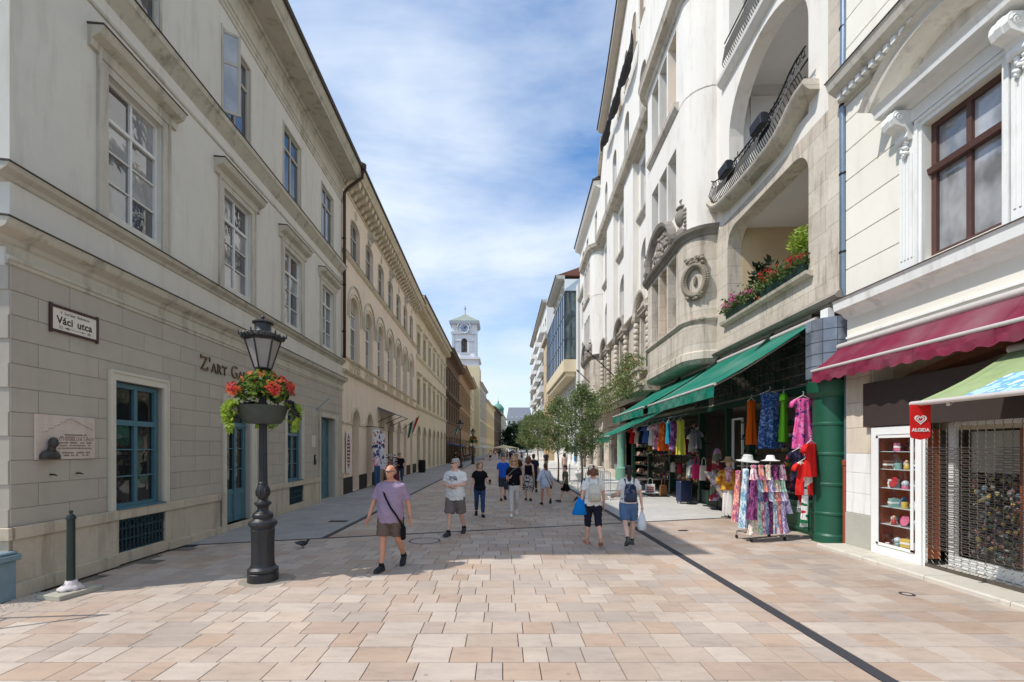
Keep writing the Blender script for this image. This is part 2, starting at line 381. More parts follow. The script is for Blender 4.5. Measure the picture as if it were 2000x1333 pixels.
for seg in ((-9.6, 3.255, 1.62), (3.405, 6.42, 1.62), (6.425, 8.0, 9.21)):
    for q in rows_of(seg[0], seg[1], seg[2], 16.8, 0.33, (0.24, 0.3, 0.34, 0.34, 0.4, 0.4, 0.46, 0.54), rng):
        if seg[0] < 0 and q[0][0] < -6.5 and q[0][1] > 6.2: continue
        q = clip(q, -SL, 1, S0-0.06)
        if len(q) >= 3: near.append(q)
def vis(q):
    cx = sum(p[0] for p in q)/len(q); cy = sum(p[1] for p in q)/len(q)
    if cy < 3.6: return 0
    px = 982+889*cx/cy
    if px < -20 or px > 2020: return 0
    a = abs(sum(q[i][0]*q[(i+1) % len(q)][1]-q[(i+1) % len(q)][0]*q[i][1] for i in range(len(q))))/2
    return a/cy**3
near.sort(key=vis, reverse=True)
cache = {}
for q in near[:290]:
    cx = q[0][0]; cy = q[0][1]
    key = tuple((round(p[0]-cx, 3), round(p[1]-cy, 3)) for p in q)
    if key not in cache:
        mb = MB(); stone(mb, key); me = mb.mesh('paver'); me.materials.append(pv); cache[key] = me
    o = obj('paver', cache[key], pav, (cx, cy, rng.uniform(-0.0012, 0.0012)))
mb = MB()
for q in near[290:]: stone(mb, q, dz=rng.uniform(-0.001, 0.001))
for q in rows_of(-3.93, 3.255, 8.0, 60, 0.33, (0.3, 0.36, 0.42, 0.5, 0.6), rng):
    q = clip(q, SL, -1, -(S0+0.06))
    if len(q) >= 3: stone(mb, q, dz=rng.uniform(-0.001, 0.001))
o = mb.build('pavers', pv, pav, fix=False); o['kind'] = 'stuff'
def flat(name, x0, x1, y0, y1, z, mat):
    m = MB(); m.v = [(x0,y0,z),(x1,y0,z),(x1,y1,z),(x0,y1,z)]; m.f = [(0,1,2,3)]; return struct(m.build(name, mat, fix=False))
flat('far_paving', -3.93, 3.255, 60.1, 420, -0.002, M('far_sandstone', srgb(190,172,160), 0.8, 0.1, 1.5, 0.1))
lw = thing('left_sidewalk', '', ''); del lw['label'], lw['category']; struct(lw)
mb = MB()
for q in rows_of(-8.2, -4.07, 8.6, 60, 0.30, (0.3, 0.4, 0.5), rng):
    q = clip(q, SL, -1, -(S0+0.06))
    if len(q) >= 3: stone(mb, q, dz=rng.uniform(-0.001, 0.001))
mb.build('grey_pavers', pv_l, lw, fix=False)['kind'] = 'stuff'
rw = thing('right_sidewalk', '', ''); del rw['label'], rw['category']; struct(rw)
mb = MB()
for q in rows_of(3.405, 9.6, 12.0, 70, 0.40, (0.6, 0.8), rng):
    q = clip(q, SL, -1, -(S0+0.06))
    if len(q) >= 3: stone(mb, q, dz=rng.uniform(-0.0008, 0.0008))
mb.build('pale_slabs', pv_r, rw, fix=False)['kind'] = 'stuff'
flat('far_left_sidewalk', -12, -4.07, 60.1, 420, -0.002, pv_l); flat('far_right_sidewalk', 3.405, 14, 70.2, 420, -0.002, pv_r)
mb = MB(); mb.box(3.262, 3.398, 1.6, 200, -0.03, 0.002); struct(mb.build('drain_strip', m_granite))
mb = MB(); mb.box(-4.063, -3.937, S0-4.0*SL, 200, -0.03, 0.002); struct(mb.build('drain_strip', m_granite))
mb = MB()
for a, b in ((-7.0, 3.25), (3.41, 7.6)): mb.prism([(a, S0+SL*a-0.045), (b, S0+SL*b-0.045), (b, S0+SL*b+0.045), (a, S0+SL*a+0.045)], lambda x, y, z: (x, y, z), -0.03, 0.003)
struct(mb.build('cross_strip', m_granite))
# small things let into the ground
def disc_cover(name, x, y, r, label, cat):
    t = thing(name, label, cat, (x, y, 0.002))
    mb = MB(); mb.lathe([(r, 0), (r, 0.004), (r-0.03, 0.004), (r-0.03, 0)], n=40); mb.build('rim', m_granite, t)
    mb = MB(); mb.lathe([(r-0.034, 0), (r-0.034, 0.002)], n=40); mb.build('cover', M('paver_infill', srgb(176,160,148), 0.8, 0.12, 8), t)
    return t
disc_cover('manhole_cover', -1.69, 9.85, 0.34, 'round stone filled manhole cover between the two walking men', 'manhole')
for x, y, w, d, lb in ((-4.52, 12.5, 0.5, 0.28, 'dark drain grate in the left grey sidewalk near the lamp post'), (4.4, 11.1, 0.24, 0.14, 'small square drain in the paving left of the scarf rack'), (-5.0, 18.6, 0.8, 0.12, 'slim drain in the left sidewalk before the teal back door')):
    t = thing('drain_grate', lb, 'drain', (x, y, 0.002)); mb = MB(); mb.box(-w/2, w/2, -d/2, d/2, -0.01, 0.002); mb.build('plate', M('rust_iron', srgb(78,70,64), 0.7, 0.2, 20), t)
    for i in range(7): mb = MB(); mb.box(-w/2+0.02+i*(w-0.06)/7, -w/2+0.02+i*(w-0.06)/7+0.02, -d/2+0.01, d/2-0.01, 0.002, 0.006); mb.build('bar', m_black, t)
disc_cover('utility_cap', 5.55, 6.25, 0.09, 'small round utility cap in the sunlit paving before the white display case', 'cap')
# loose gravel at the corner of the grey building
mb = MB(); rg = random.Random(5)
for i in range(1300):
    x = rg.uniform(-6.95, -5.75); y = rg.uniform(5.0, 6.35); r = rg.uniform(0.004, 0.016)
    if (x+6.9)/1.2+(6.35-y)*0.25 > rg.uniform(0.4, 1.0): continue
    b = len(mb.v); h = r*0.8
    for j in range(4): mb.v.append((x+r*math.cos(j*1.57+i)*rg.uniform(0.6, 1.2), y+r*math.sin(j*1.57+i)*rg.uniform(0.6, 1.2), 0.001))
    mb.v.append((x+rg.uniform(-.3,.3)*r, y, h+0.003)); mb.f += [(b+j, b+(j+1) % 4, b+4) for j in range(4)]
o = mb.build('gravel', M('gravel', srgb(186,178,164), 0.9, 0.25, 30), fix=False); o['kind'] = 'stuff'; o['label'] = 'loose grey gravel at the corner of the grey building'; o['category'] = 'gravel'
# ------------------------------------------------------------------ lamp post with flower bowl, bollard, cabinet, pigeon
m_frost = M('frosted_glass', srgb(150,144,138), 0.3, 0.05, 3, 0.02, spec=0.5)
def leaf_cloud(mb, pts, size, rg, n):
    for i in range(n):
        c = pts(rg); s = size*rg.uniform(0.6, 1.3)
        a = Vector((rg.gauss(0,1), rg.gauss(0,1), rg.gauss(0,1))).normalized(); b = a.orthogonal().normalized()
        b = (b*math.cos(i)+a.cross(b)*math.sin(i)); k = len(mb.v); c = Vector(c)
        mb.v += [tuple(c-a*s), tuple(c+b*s*0.45), tuple(c+a*s), tuple(c-b*s*0.45)]; mb.f.append((k, k+1, k+2, k+3))
def leafmat(name, c1, c2, c3):
    if name in MATS: return MATS[name]
    m, nt, b = newmat(name); ge = nt.nodes.new('ShaderNodeNewGeometry')
    nt.links.new(ramp(nt, ge.outputs['Random Per Island'], [(0, c1), (0.5, c2), (1, c3)]), b.inputs['Base Color'])
    b.inputs['Roughness'].default_value = 0.55; b.inputs['Specular IOR Level'].default_value = 0.3
    tr = nt.nodes.new('ShaderNodeBsdfTranslucent'); ms = nt.nodes.new('ShaderNodeMixShader'); ms.inputs[0].default_value = 0.3
    nt.links.new(ramp(nt, ge.outputs['Random Per Island'], [(0, mulc(c1, 1.5)), (1, mulc(c3, 1.5))]), tr.inputs[0])
    out = nt.nodes['Material Output']; nt.links.new(b.outputs[0], ms.inputs[1]); nt.links.new(tr.outputs[0], ms.inputs[2]); nt.links.new(ms.outputs[0], out.inputs[0])
    MATS[name] = m; return m
lf_mid = leafmat('leaf_mid', (0.04,0.08,0.02), (0.07,0.13,0.03), (0.12,0.19,0.05))
lf_lime = leafmat('leaf_lime', (0.20,0.30,0.03), (0.28,0.38,0.05), (0.36,0.46,0.08))
lf_dark = leafmat('leaf_purple', (0.015,0.012,0.02), (0.025,0.02,0.03), (0.05,0.04,0.06))
fl_red = leafmat('petal_red', (0.42,0.03,0.03), (0.60,0.05,0.05), (0.72,0.14,0.10))
fl_orange = leafmat('petal_orange', (0.55,0.10,0.03), (0.66,0.16,0.06), (0.7,0.22,0.12))
fl_pink = leafmat('petal_pink', (0.55,0.08,0.25), (0.65,0.12,0.32), (0.75,0.25,0.42))
def street_lamp(label, loc, bowl=True, s=1.0, group=None, dark=m_iron, lean=True):
    t = thing('street_lamp', label, 'street lamp', loc, 0, group); t.scale = (s, s, s)
    mb = MB(); mb.lathe([(0.25,0),(0.25,0.13),(0.235,0.14),(0.25,0.155),(0.25,0.19),(0.205,0.225),(0.19,0.27)], n=28)
    mb.build('foot', dark, t, True, angle=30)
    mb = MB(); n = 32; rs = []
    for r, z in [(0.19,0.27),(0.185,0.33),(0.183,0.55),(0.187,0.72),(0.198,0.78),(0.185,0.80),(0.20,0.82),(0.235,0.86),(0.225,0.90),(0.17,0.93),(0.155,0.95),(0.168,0.975),(0.165,1.01),(0.145,1.03)]:
        rs.append([((r+(0.008*math.cos(8*2*math.pi*j/n) if 0.3 < z < 0.75 else 0))*math.cos(2*math.pi*j/n), (r+(0.008*math.cos(8*2*math.pi*j/n) if 0.3 < z < 0.75 else 0))*math.sin(2*math.pi*j/n), z) for j in range(n)])
    mb.rings(rs); mb.build('pedestal', dark, t, True, angle=35)
    mb = MB(); mb.lathe([(0.15,1.03),(0.10,1.06),(0.085,1.10),(0.10,1.13),(0.14,1.165),(0.135,1.19),(0.095,1.21),(0.07,1.23),(0.09,1.27),(0.112,1.33),(0.105,1.40),(0.075,1.46),(0.085,1.48),(0.072,1.50)], n=24)
    for k in range(8):
        a = k*math.pi/4; mb.ell((0.105*math.cos(a), 0.105*math.sin(a), 1.34), 0.022, 0.022, 0.06, 6, 4)
    mb.build('baluster', dark, t, True, angle=40)
    mb = MB(); rs = []; n = 24
    for r, z in [(0.068,1.50),(0.064,1.8),(0.058,2.6),(0.046,3.0),(0.04,3.1)]:
        rs.append([((r*(1+0.07*math.cos(12*2*math.pi*j/n)))*math.cos(2*math.pi*j/n), (r*(1+0.07*math.cos(12*2*math.pi*j/n)))*math.sin(2*math.pi*j/n), z) for j in range(n)])
    mb.rings(rs); mb.lathe([(0.05,1.9),(0.07,1.91),(0.07,1.95),(0.05,1.96)], n=16); mb.build('shaft', dark, t, False)
    # lantern
    lan = MB(); b0, b1, z0, z1 = 0.115, 0.245, 3.21, 3.64
    P = lambda r, k, z: (r*math.cos(k*math.pi/3+0.5), r*math.sin(k*math.pi/3+0.5), z)
    for k in range(6):
        lan.tube([P(b0, k, z0), P(b1, k, z1)], 0.013, 6)
        lan.tube([P(b0, k, z0), P(b0, k+1, z0)], 0.013, 6); lan.tube([P(b1, k, z1), P(b1, k+1, z1)], 0.016, 6)
        lan.tube([(0,0,3.05), P(0.07, k, 3.13), P(b0, k, z0)], 0.009, 5)
    lan.lathe([(0.03,3.05),(0.05,3.10),(0.035,3.16),(0.07,3.2),(0.1,3.215)], n=12)
    lo = lan.build('lantern_frame', dark, t)
    for k in range(6):
        q = MB(); q.v = [P(b0-0.004, k, z0), P(b0-0.004, k+1, z0), P(b1-0.004, k+1, z1), P(b1-0.004, k, z1)]; q.f = [(0,1,2,3)]; q.build('lantern_pane', m_frost, lo, fix=False)
    cr = MB(); cr.lathe([(0.25,3.645),(0.285,3.665),(0.275,3.70),(0.20,3.74),(0.125,3.765),(0.115,3.78),(0.118,3.88),(0.15,3.89),(0.15,3.91),(0.10,3.935),(0.03,3.95)], n=18)
    for k in range(24):
        a = k*math.pi/12; r = 0.285; cr.tube([(r*math.cos(a), r*math.sin(a), 3.66), ((r+0.015)*math.cos(a), (r+0.015)*math.sin(a), 3.70), ((r+0.002)*math.cos(a+0.05), (r+0.002)*math.sin(a+0.05), 3.725)], [0.018,0.015,0.005], 5)
    for k in range(6):
        a = k*math.pi/3+0.5; cr.tube([(0.27*math.cos(a), 0.27*math.sin(a), 3.68), (0.32*math.cos(a), 0.32*math.sin(a), 3.71), (0.325*math.cos(a), 0.325*math.sin(a), 3.76)], [0.02,0.014,0.005], 6)
    cr.ell((0,0,3.985), 0.027, 0.027, 0.03, 10, 6); cr.tube([(0,0,3.94),(0,0,4.06)], [0.012,0.004], 6)
    cr.build('lantern_crown', dark, t, True, angle=40)
    for ch in t.children:
        if ch.name.split('.')[0] in ('foot', 'pedestal', 'baluster', 'shaft'): ch.scale = (0.86, 0.86, 1)
    if not bowl: return t
    mb = MB(); mb.lathe([(0.10,2.37),(0.245,2.38),(0.30,2.46),(0.345,2.62),(0.355,2.64),(0.335,2.64),(0.32,2.58),(0.06,2.55)], n=32)
    mb.build('flower_bowl', M('bowl_green_grey', srgb(70,74,68), 0.6, 0.15, 10, 0.1), t, True, angle=30)
    rg = random.Random(11)
    def dome(g):
        a = g.uniform(0, 6.283); r = 0.36*math.sqrt(g.random()); return (r*math.cos(a), r*math.sin(a), 2.63+0.52*math.sqrt(max(0, 1-(r/0.40)**2))*g.random()**0.4+0.04)
    mb = MB(); leaf_cloud(mb, dome, 0.045, rg, 1300); mb.build('leaves', lf_mid, t, fix=False)['kind'] = 'stuff'
    mb = MB(); leaf_cloud(mb, dome, 0.045, rg, 620); mb.build('bright_leaves', lf_lime, t, fix=False)['kind'] = 'stuff'
    for nm, mt, cs in (('red_flowers', fl_red, 34), ('orange_flowers', fl_orange, 28)):
        mb = MB()
        for i in range(cs):
            a = rg.uniform(0, 6.283); r = 0.46*math.sqrt(rg.random()); c = Vector((r*math.cos(a), r*math.sin(a), 2.68+0.46*math.sqrt(max(0, 1-(r/0.5)**2))*rg.uniform(0.55, 1.05)))
            leaf_cloud(mb, lambda g: c+Vector((g.gauss(0, .028), g.gauss(0, .028), g.gauss(0, .022))), 0.033, rg, 20)
        mb.build(nm, mt, t, fix=False)['kind'] = 'stuff'
    mb = MB()
    for a0 in (3.63, 3.35, 0.42, 0.75, 1.9, 3.9):
        for i in range(110):
            a = a0+rg.gauss(0, 0.16); f = rg.random(); r = 0.38+0.13*math.sin(f*2.6)*rg.uniform(0.6, 1.1)
            c = Vector((r*math.cos(a), r*math.sin(a), 2.68-0.42*f*f)); leaf_cloud(mb, lambda g: c, 0.06, rg, 1)
    mb.build('trailing_lime_leaves', lf_lime, t, fix=False)['kind'] = 'stuff'
    mb = MB()
    for a0 in (0.25, 2.4, 0.6):
        for i in range(140):
            a = a0+rg.gauss(0, 0.22); f = rg.random(); r = 0.37+0.14*f
            c = Vector((r*math.cos(a), r*math.sin(a), 2.72-0.25*f*f)); leaf_cloud(mb, lambda g: c, 0.035, rg, 1)
    mb.build('dark_leaves', lf_dark, t, fix=False)['kind'] = 'stuff'
    return t
street_lamp('cast iron street lamp with hexagonal lantern and a full flower bowl before the gallery', (-3.63, 6.89, 0))
mb = MB(); rg = random.Random(2); n = 36
mb.rings([[((r+rg.uniform(-.02,.02))*math.cos(2*math.pi*j/n)-3.58, (r*0.9+rg.uniform(-.02,.02))*math.sin(2*math.pi*j/n)+6.93, z) for j in range(n)] for r, z in ((0.40,0.0005),(0.38,0.005),(0.2,0.008))])
struct(mb.build('mortar_patch', M('mortar_patch', srgb(150,140,126), 0.95, 0.2, 12, 0.5)))
# bollard on a slab
t = thing('bollard', 'dark green post with cloth wrapped foot on a loose concrete slab', 'bollard', (-5.93, 6.25, 0))
mb = MB(); mb.box(-0.20, 0.20, -0.27, 0.27, 0.0, 0.065); o = mb.build('slab', M('concrete_slab', srgb(172,166,150), 0.9, 0.1, 6, 0.3), t, bevel=0.006); o.rotation_euler = (0, 0, R(-12))
mb = MB(); mb.lathe([(0.047,0.06),(0.046,1.02),(0.055,1.03),(0.055,1.05),(0.04,1.09),(0.02,1.10),(0.018,1.115),(0.026,1.13),(0.02,1.15),(0.0,1.155)], n=18); mb.build('post', M('green_post', srgb(28,44,40), 0.4, 0.12, 8, 0.05, spec=0.5), t, True, angle=35)
mb = MB(); rg = random.Random(8); n = 22
mb.rings([[((r*(1+rg.uniform(-.22,.22)))*math.cos(2*math.pi*j/n), (r*(1+rg.uniform(-.22,.22)))*math.sin(2*math.pi*j/n), z+rg.uniform(-.01,.01)) for j in range(n)] for r, z in ((0.13,0.066),(0.145,0.09),(0.10,0.12),(0.065,0.15),(0.058,0.19))])
mb.build('cloth_wrap', M('wrap', srgb(214,202,198), 0.9, 0.1, 20, 0.3), t, True)
t = thing('stone_post', 'low blue grey painted post with cap at the corner of the grey building', 'post', (-6.62, 5.93, 0))
bl = M('bluegrey_paint', srgb(120,140,148), 0.7, 0.1, 6, 0.2, 40, srgb(90,90,84), 0.5)
mb = MB(); mb.box(-0.16, 0.16, -0.10, 0.12, 0, 0.52); mb.build('shaft', bl, t, bevel=0.012)
mb = MB(); mb.box(-0.20, 0.20, -0.14, 0.155, 0.522, 0.60); mb.box(-0.17, 0.17, -0.11, 0.125, 0.6, 0.64); mb.build('cap', bl, t, bevel=0.012)
# pigeon
def pigeon(label, loc, rz):
    t = thing('pigeon', label, 'bird', loc, rz)
    mb = MB()
    mb.tube([(0,-0.105,0.10),(0,-0.09,0.105),(0,-0.05,0.10),(0,0.02,0.095),(0,0.09,0.10),(0,0.17,0.105)], [0.015,0.032,0.052,0.055,0.032,0.012], 10)
    mb.tube([(0,-0.07,0.11),(0,-0.10,0.145),(0,-0.118,0.165)], [0.035,0.024,0.022], 8); mb.ell((0,-0.125,0.172), 0.021, 0.026, 0.021, 8, 6); mb.tube([(0,-0.145,0.17),(0,-0.17,0.163)], [0.007,0.002], 5)
    mb.build('body', M('pigeon_grey', srgb(52,52,58), 0.6, 0.25, 25), t, True)
    for s in (-1, 1):
        w = MB(); w.ell((s*0.045, 0.05, 0.105), 0.015, 0.09, 0.035, 8, 6); w.build('wing', M('pigeon_wing', srgb(74,76,84), 0.6, 0.3, 30), t, True)
        w = MB(); w.tube([(s*0.02,0.0,0.06),(s*0.02,-0.005,0.004)], 0.005, 5); w.tube([(s*0.02,0.01,0.004),(s*0.02,-0.03,0.003)], 0.004, 5); w.build('leg', M('pigeon_leg', srgb(130,70,64)), t)
pigeon('dark pigeon pecking on the shaded paving beside the lamp post', (-4.02, 9.15, 0), R(80))
# two slim poles of a sign frame just left of the view: their shadows cross the paving
t = thing('sign_frame', 'slim steel sign frame at the mouth of the side street', 'sign frame', (-6.55, 4.55, 0)); mb = MB(); mb.tube([(0,0,0),(0.05,0.3,2.55)], 0.022, 8); mb.build('pole', m_zinc, t, True); mb = MB(); mb.tube([(-0.1,0.75,0),(0.05,0.3,2.55)], 0.022, 8); mb.build('pole', m_zinc, t, True); mb = MB(); mb.tube([(0.02,0.12,1.1),(-0.05,0.56,1.1)], 0.016, 8); mb.build('rail', m_zinc, t, True)
# ------------------------------------------------------------------ left side: grey corner building
m_g_up = M('grey_stucco', srgb(215,209,197), 0.9, 0.04, 0.7, 0.15, 50, srgb(168,156,142), 0.4)
m_g_lo = M('grey_block_paint', srgb(181,171,156), 0.85, 0.06, 0.8, 0.15, 60, srgb(152,142,130), 0.3, objvar=0.05)
m_trim = M('trim_stone', srgb(196,188,172), 0.85, 0.08, 1.5, 0.2, 40, srgb(110,102,88), 0.8)
m_plinth = M('plinth_stone', srgb(196,182,160), 0.9, 0.10, 2.0, 0.3, 30, srgb(120,106,88), 0.7)
m_teal = M('teal_paint', srgb(74,114,126), 0.45, 0.08, 4, 0.05, spec=0.5)
m_wf = M('window_white', srgb(224,222,216), 0.5, 0.05, 4, 0.05)
m_bf = M('window_beige', srgb(190,182,168), 0.6, 0.06, 4, 0.05)
m_leadtop = M('lead_flashing', srgb(70,62,56), 0.6, 0.15, 6, 0.1)
TH = 0.025
b1 = thing('corner_building', 'grey three storey corner building with teal shop windows and deep eaves', 'building', (-6.43-TH*6.07, 6.07, 0), TH)
f = F(b1, 1, 6.07); U0, U1 = 6.07, 19.6
WU = [7.6, 10.9, 14.1, 17.25]; WW = 1.26
holes = [(7.72, 8.9, 0.93, 3.17), (10.98, 12.12, 0.14, 3.17), (14.24, 15.38, 0.93, 3.17), (17.05, 18.6, 0.02, 3.2), (7.8, 8.92, 0.2, 0.77), (14.38, 15.48, 0.2, 0.77)]
holes += [(u, u+WW, 5.97, 8.26) for u in WU]+[(u-0.02, u+WW-0.06, 10.0, 12.06) for u in WU]
mb = MB(); f.wall(mb, U0, U1, 0, 4.45, holes, -0.55, 0); f.box(mb, U0, U1, -12, -0.55, 0, 4.45); mb.build('lower_wall', m_g_lo, b1)
mb = MB(); f.wall(mb, U0, U1, 4.451, 13.6, holes, -0.55, 0.004); f.box(mb, U0, U1, -12, -0.55, 4.451, 13.6); mb.build('upper_wall', m_g_up, b1)
mb = MB()
for h in holes: f.box(mb, h[0], h[1], -0.549, -0.5, h[2], h[3])
mb.build('room_back', m_room, b1)
# ashlar blocks of the ground floor, one by one
zz = [0.945, 1.188]+[1.514+0.326*i for i in range(10)]
ops = [(7.6, 9.09, 0.9, 3.35), (10.86, 12.36, 0.0, 3.33), (14.16, 15.56, 0.9, 3.33), (16.88, 18.92, 0.0, 3.36)]
cache = {}
for k in range(len(zz)-1):
    z0, z1 = zz[k], min(zz[k+1], 4.45)
    free = [(U0+0.0, U1-0.12)]
    for o0, o1, oz0, oz1 in ops:
        if oz1 > z0+0.02 and oz0 < z1-0.02:
            nf = []
            for a, b in free:
                if o1 <= a or o0 >= b: nf.append((a, b)); continue
                if o0-a > 0.05: nf.append((a, o0))
                if b-o1 > 0.05: nf.append((o1, b))
            free = nf
    for a, b in free:
        u = U0+(0.42 if k % 2 else 0.9)-2.0
        while u < b:
            c, d = max(u, a), min(u+0.98, b)
            if d-c > 0.12:
                key = (round(d-c, 3), round(z1-z0, 3))
                if key not in cache:
                    q = MB(); q.box(0.0, 0.012, 0.0035, key[0]-0.0035, 0.0035, key[1]-0.0035)
                    bm = bmesh.new(); me = q.mesh('stone_block'); bm.from_mesh(me); bmesh.ops.bevel(bm, geom=[e for e in bm.edges if all(v.co.x > 0.01 for v in e.verts)], offset=0.004, segments=1, affect='EDGES'); bm.to_mesh(me); bm.free(); me.materials.append(m_g_lo); cache[key] = me
                obj('stone_block', cache[key], b1, (0.001+random.uniform(0, 0.002), c-6.07, z0))
            u += 0.98
# return wall blocks on the sunny short side
for k in range(len(zz)-1):
    z0, z1 = zz[k], min(zz[k+1], 4.45); x = -0.0-(0.5 if k % 2 else 0.0)
    for j in range(3):
        q = MB(); a = max(-2.4, x-1.0); q.box(a+0.005, min(x, 0)-0.005, -0.014, 0.0, z0+0.005, z1-0.005); q.build('stone_block', m_g_lo, b1); x -= 1.0
# plinth
mb = MB()
for a, b in ((U0-0.05, 10.82), (12.42, 16.86), (18.95, U1)):
    pl = [h for h in holes if h[3] < 0.8]
    f.wall(mb, a, b, 0.0, 0.78, pl, 0.0, 0.05)
    f.box(mb, a-0.0, b, 0.0, 0.085, 0.781, 0.945)
f.box(mb, U0-0.05, 7.74, 0.05, 0.11, 0, 0.2); f.box(mb, 9.0, 10.8, 0.05, 0.09, 0, 0.16); f.box(mb, 10.70, 10.85, 0.086, 0.12, 0, 0.95)
mb.box(-6, 0.05, -0.06, 0.0, 0, 0.78); mb.box(-6, 0.085, -0.09, 0.0, 0.781, 0.945)
mb.build('plinth', m_plinth, b1, bevel=0.006)
# string courses and cornices
def mould(name, pts, mat, ext=0.0, ret=True, fx=f, ua=None, ub=None):
    mb = MB(); fx.prof(mb, pts, (U0 if ua is None else ua)-ext, U1 if ub is None else ub)
    o = mb.build(name, mat, fx.r)
    return o
mould('architrave', [(0,4.44),(0.035,4.46),(0.035,4.50),(0.06,4.52),(0.06,4.56),(0.02,4.58),(0.02,4.72),(0,4.72)], m_trim, 0.06)
mould('lower_cornice', [(0,4.70),(0.05,4.74),(0.07,4.80),(0.20,4.87),(0.22,4.90),(0.25,4.98),(0,5.0)], m_trim, 0.25)
mould('cornice_flashing', [(0.0,5.002),(0.265,4.982),(0.265,5.0),(0.0,5.03)], m_leadtop, 0.265)
mould('sill_band', [(0,5.56),(0.03,5.58),(0.05,5.63),(0.13,5.68),(0.16,5.74),(0,5.75)], m_trim, 0.16)
mould('sill_flashing', [(0.0,5.752),(0.175,5.742),(0.175,5.76),(0,5.775)], m_leadtop, 0.175)
mould('upper_string', [(0,9.12),(0.03,9.14),(0.03,9.2),(0,9.22)], m_trim, 0.03)
mould('upper_cornice', [(0.005,9.45),(0.04,9.5),(0.16,9.66),(0.2,9.70),(0.22,9.8),(0.005,9.82)], m_trim, 0.22)
mould('upper_flashing', [(0.005,9.822),(0.24,9.802),(0.24,9.82),(0.005,9.85)], m_leadtop, 0.24)
mould('frieze', [(0.005,12.55),(0.03,12.56),(0.03,12.68),(0.05,12.69),(0.05,12.80),(0.075,12.81),(0.075,12.92),(0.03,12.95),(0.03,13.30),(0.10,13.36),(0.10,13.42),(0.005,13.42)], m_trim, 0.1)
mould('eaves', [(0.005,13.42),(0.14,13.46),(0.16,13.55),(0.74,13.56),(0.75,13.63),(0.80,13.68),(0.88,13.82),(0.90,13.90),(0.005,13.90)], m_trim, 0.9)
mould('gutter', [(0.88,13.91),(0.96,13.87),(0.99,13.93),(0.99,13.99),(0.90,14.0)], m_leadtop, 0.95)
mb = MB(); mb.prism([(1.0-0.1,13.9),(-6,17.5),(-12.5,13.9)], lambda w, z, u: f.p(u, w, z), U0-0.9, U1); mb.build('roof', M('dark_roof', srgb(84,64,56), 0.8, 0.15, 4), b1)
# matching cornices along the short side that faces the viewer
def retm(name, pts, mat):
    mb = MB(); mb.prism(pts, lambda w, z, x: (x, -w, z), -12, -0.001); mb.build(name, mat, b1)
retm('lower_cornice', [(0,4.70),(0.05,4.74),(0.07,4.80),(0.20,4.87),(0.22,4.90),(0.25,4.98),(0,5.0)], m_trim)
retm('sill_band', [(0,5.56),(0.03,5.58),(0.05,5.63),(0.13,5.68),(0.16,5.74),(0,5.75)], m_trim)
retm('upper_cornice', [(0,9.45),(0.04,9.5),(0.16,9.66),(0.2,9.70),(0.22,9.8),(0,9.82)], m_trim)
retm('eaves', [(0,13.42),(0.14,13.46),(0.16,13.55),(0.74,13.56),(0.75,13.63),(0.80,13.68),(0.88,13.82),(0.90,13.90),(0,13.90)], m_trim)
# windows of the two upper floors
for u in WU:
    gv = [g_curtain, MG('glass_pale_curtain', (0.30, 0.30, 0.30), 0.02, 2.3, 0.05, 0.8, 1.2), MG('glass_shadow_room', (0.06, 0.06, 0.065), 0.02, 2.6, 0.05, 0.7, 1.3)]; random.shuffle(gv); gv = gv+[gv[0], gv[1]]
    o = window(f, u, u+WW, 5.97, 8.26, -0.08, m_wf, g_curtain, 0.055, 2, (0.28, 0.72), 0.022, (1, 3), 0.07, gmats=gv)
    s = MB()
    f.wall(s, u-0.2, u+WW+0.2, 5.76, 8.47, [(u, u+WW, 5.76, 8.26)], 0.005, 0.04)
    f.wall(s, u-0.2, u+WW+0.2, 5.76, 8.47, [(u-0.15, u+WW+0.15, 5.76, 8.40)], 0.04, 0.06)
    s.build('surround', m_trim, o)
    h = MB(); f.prof(h, [(0.005,8.42),(0.06,8.44),(0.07,8.56),(0.20,8.63),(0.22,8.66),(0.26,8.75),(0.005,8.76)], u-0.36, u+WW+0.36); h.build('hood', m_trim, o)
    h = MB(); f.prof(h, [(0.005,8.762),(0.275,8.752),(0.275,8.77),(0.005,8.79)], u-0.375, u+WW+0.375); h.build('hood_flashing', m_leadtop, o)
    o = window(f, u-0.02, u+WW-0.06, 10.0, 12.06, -0.05, m_bf, g_sky, 0.05, 2, (0.3, 0.7), 0.02, (1, 1), 0.06)
    s = MB(); f.wall(s, u-0.08, u+WW, 9.84, 12.12, [(u-0.02, u+WW-0.06, 9.84, 12.06)], 0.005, 0.025); s.build('surround', m_trim, o)
# an open casement on the upper floor
oa = WU[1]-0.02; mb = MB()
for z0, z1 in ((10.06, 10.12), (11.24, 11.30), (11.96, 12.02)): mb.obox(f.p(oa+0.10, 0.15, (z0+z1)/2), (0.17, 0.10, 0), (0.008, -0.015, 0), (0, 0, (z1-z0)/2))
for k in (-1, 1): mb.obox((0.15+k*0.15, oa-6.07+0.10+k*0.088, 11.04), (0.022, 0.012, 0), (0.004, -0.018, 0), (0, 0, 0.96))
q = mb.build('open_casement', m_bf, b1); mb = MB(); mb.obox((0.15, oa-6.07+0.10, 11.04), (0.15, 0.088, 0), (0.0015, -0.0025, 0), (0, 0, 0.94)); mb.build('pane', MATS['glass_pale_curtain'], q)
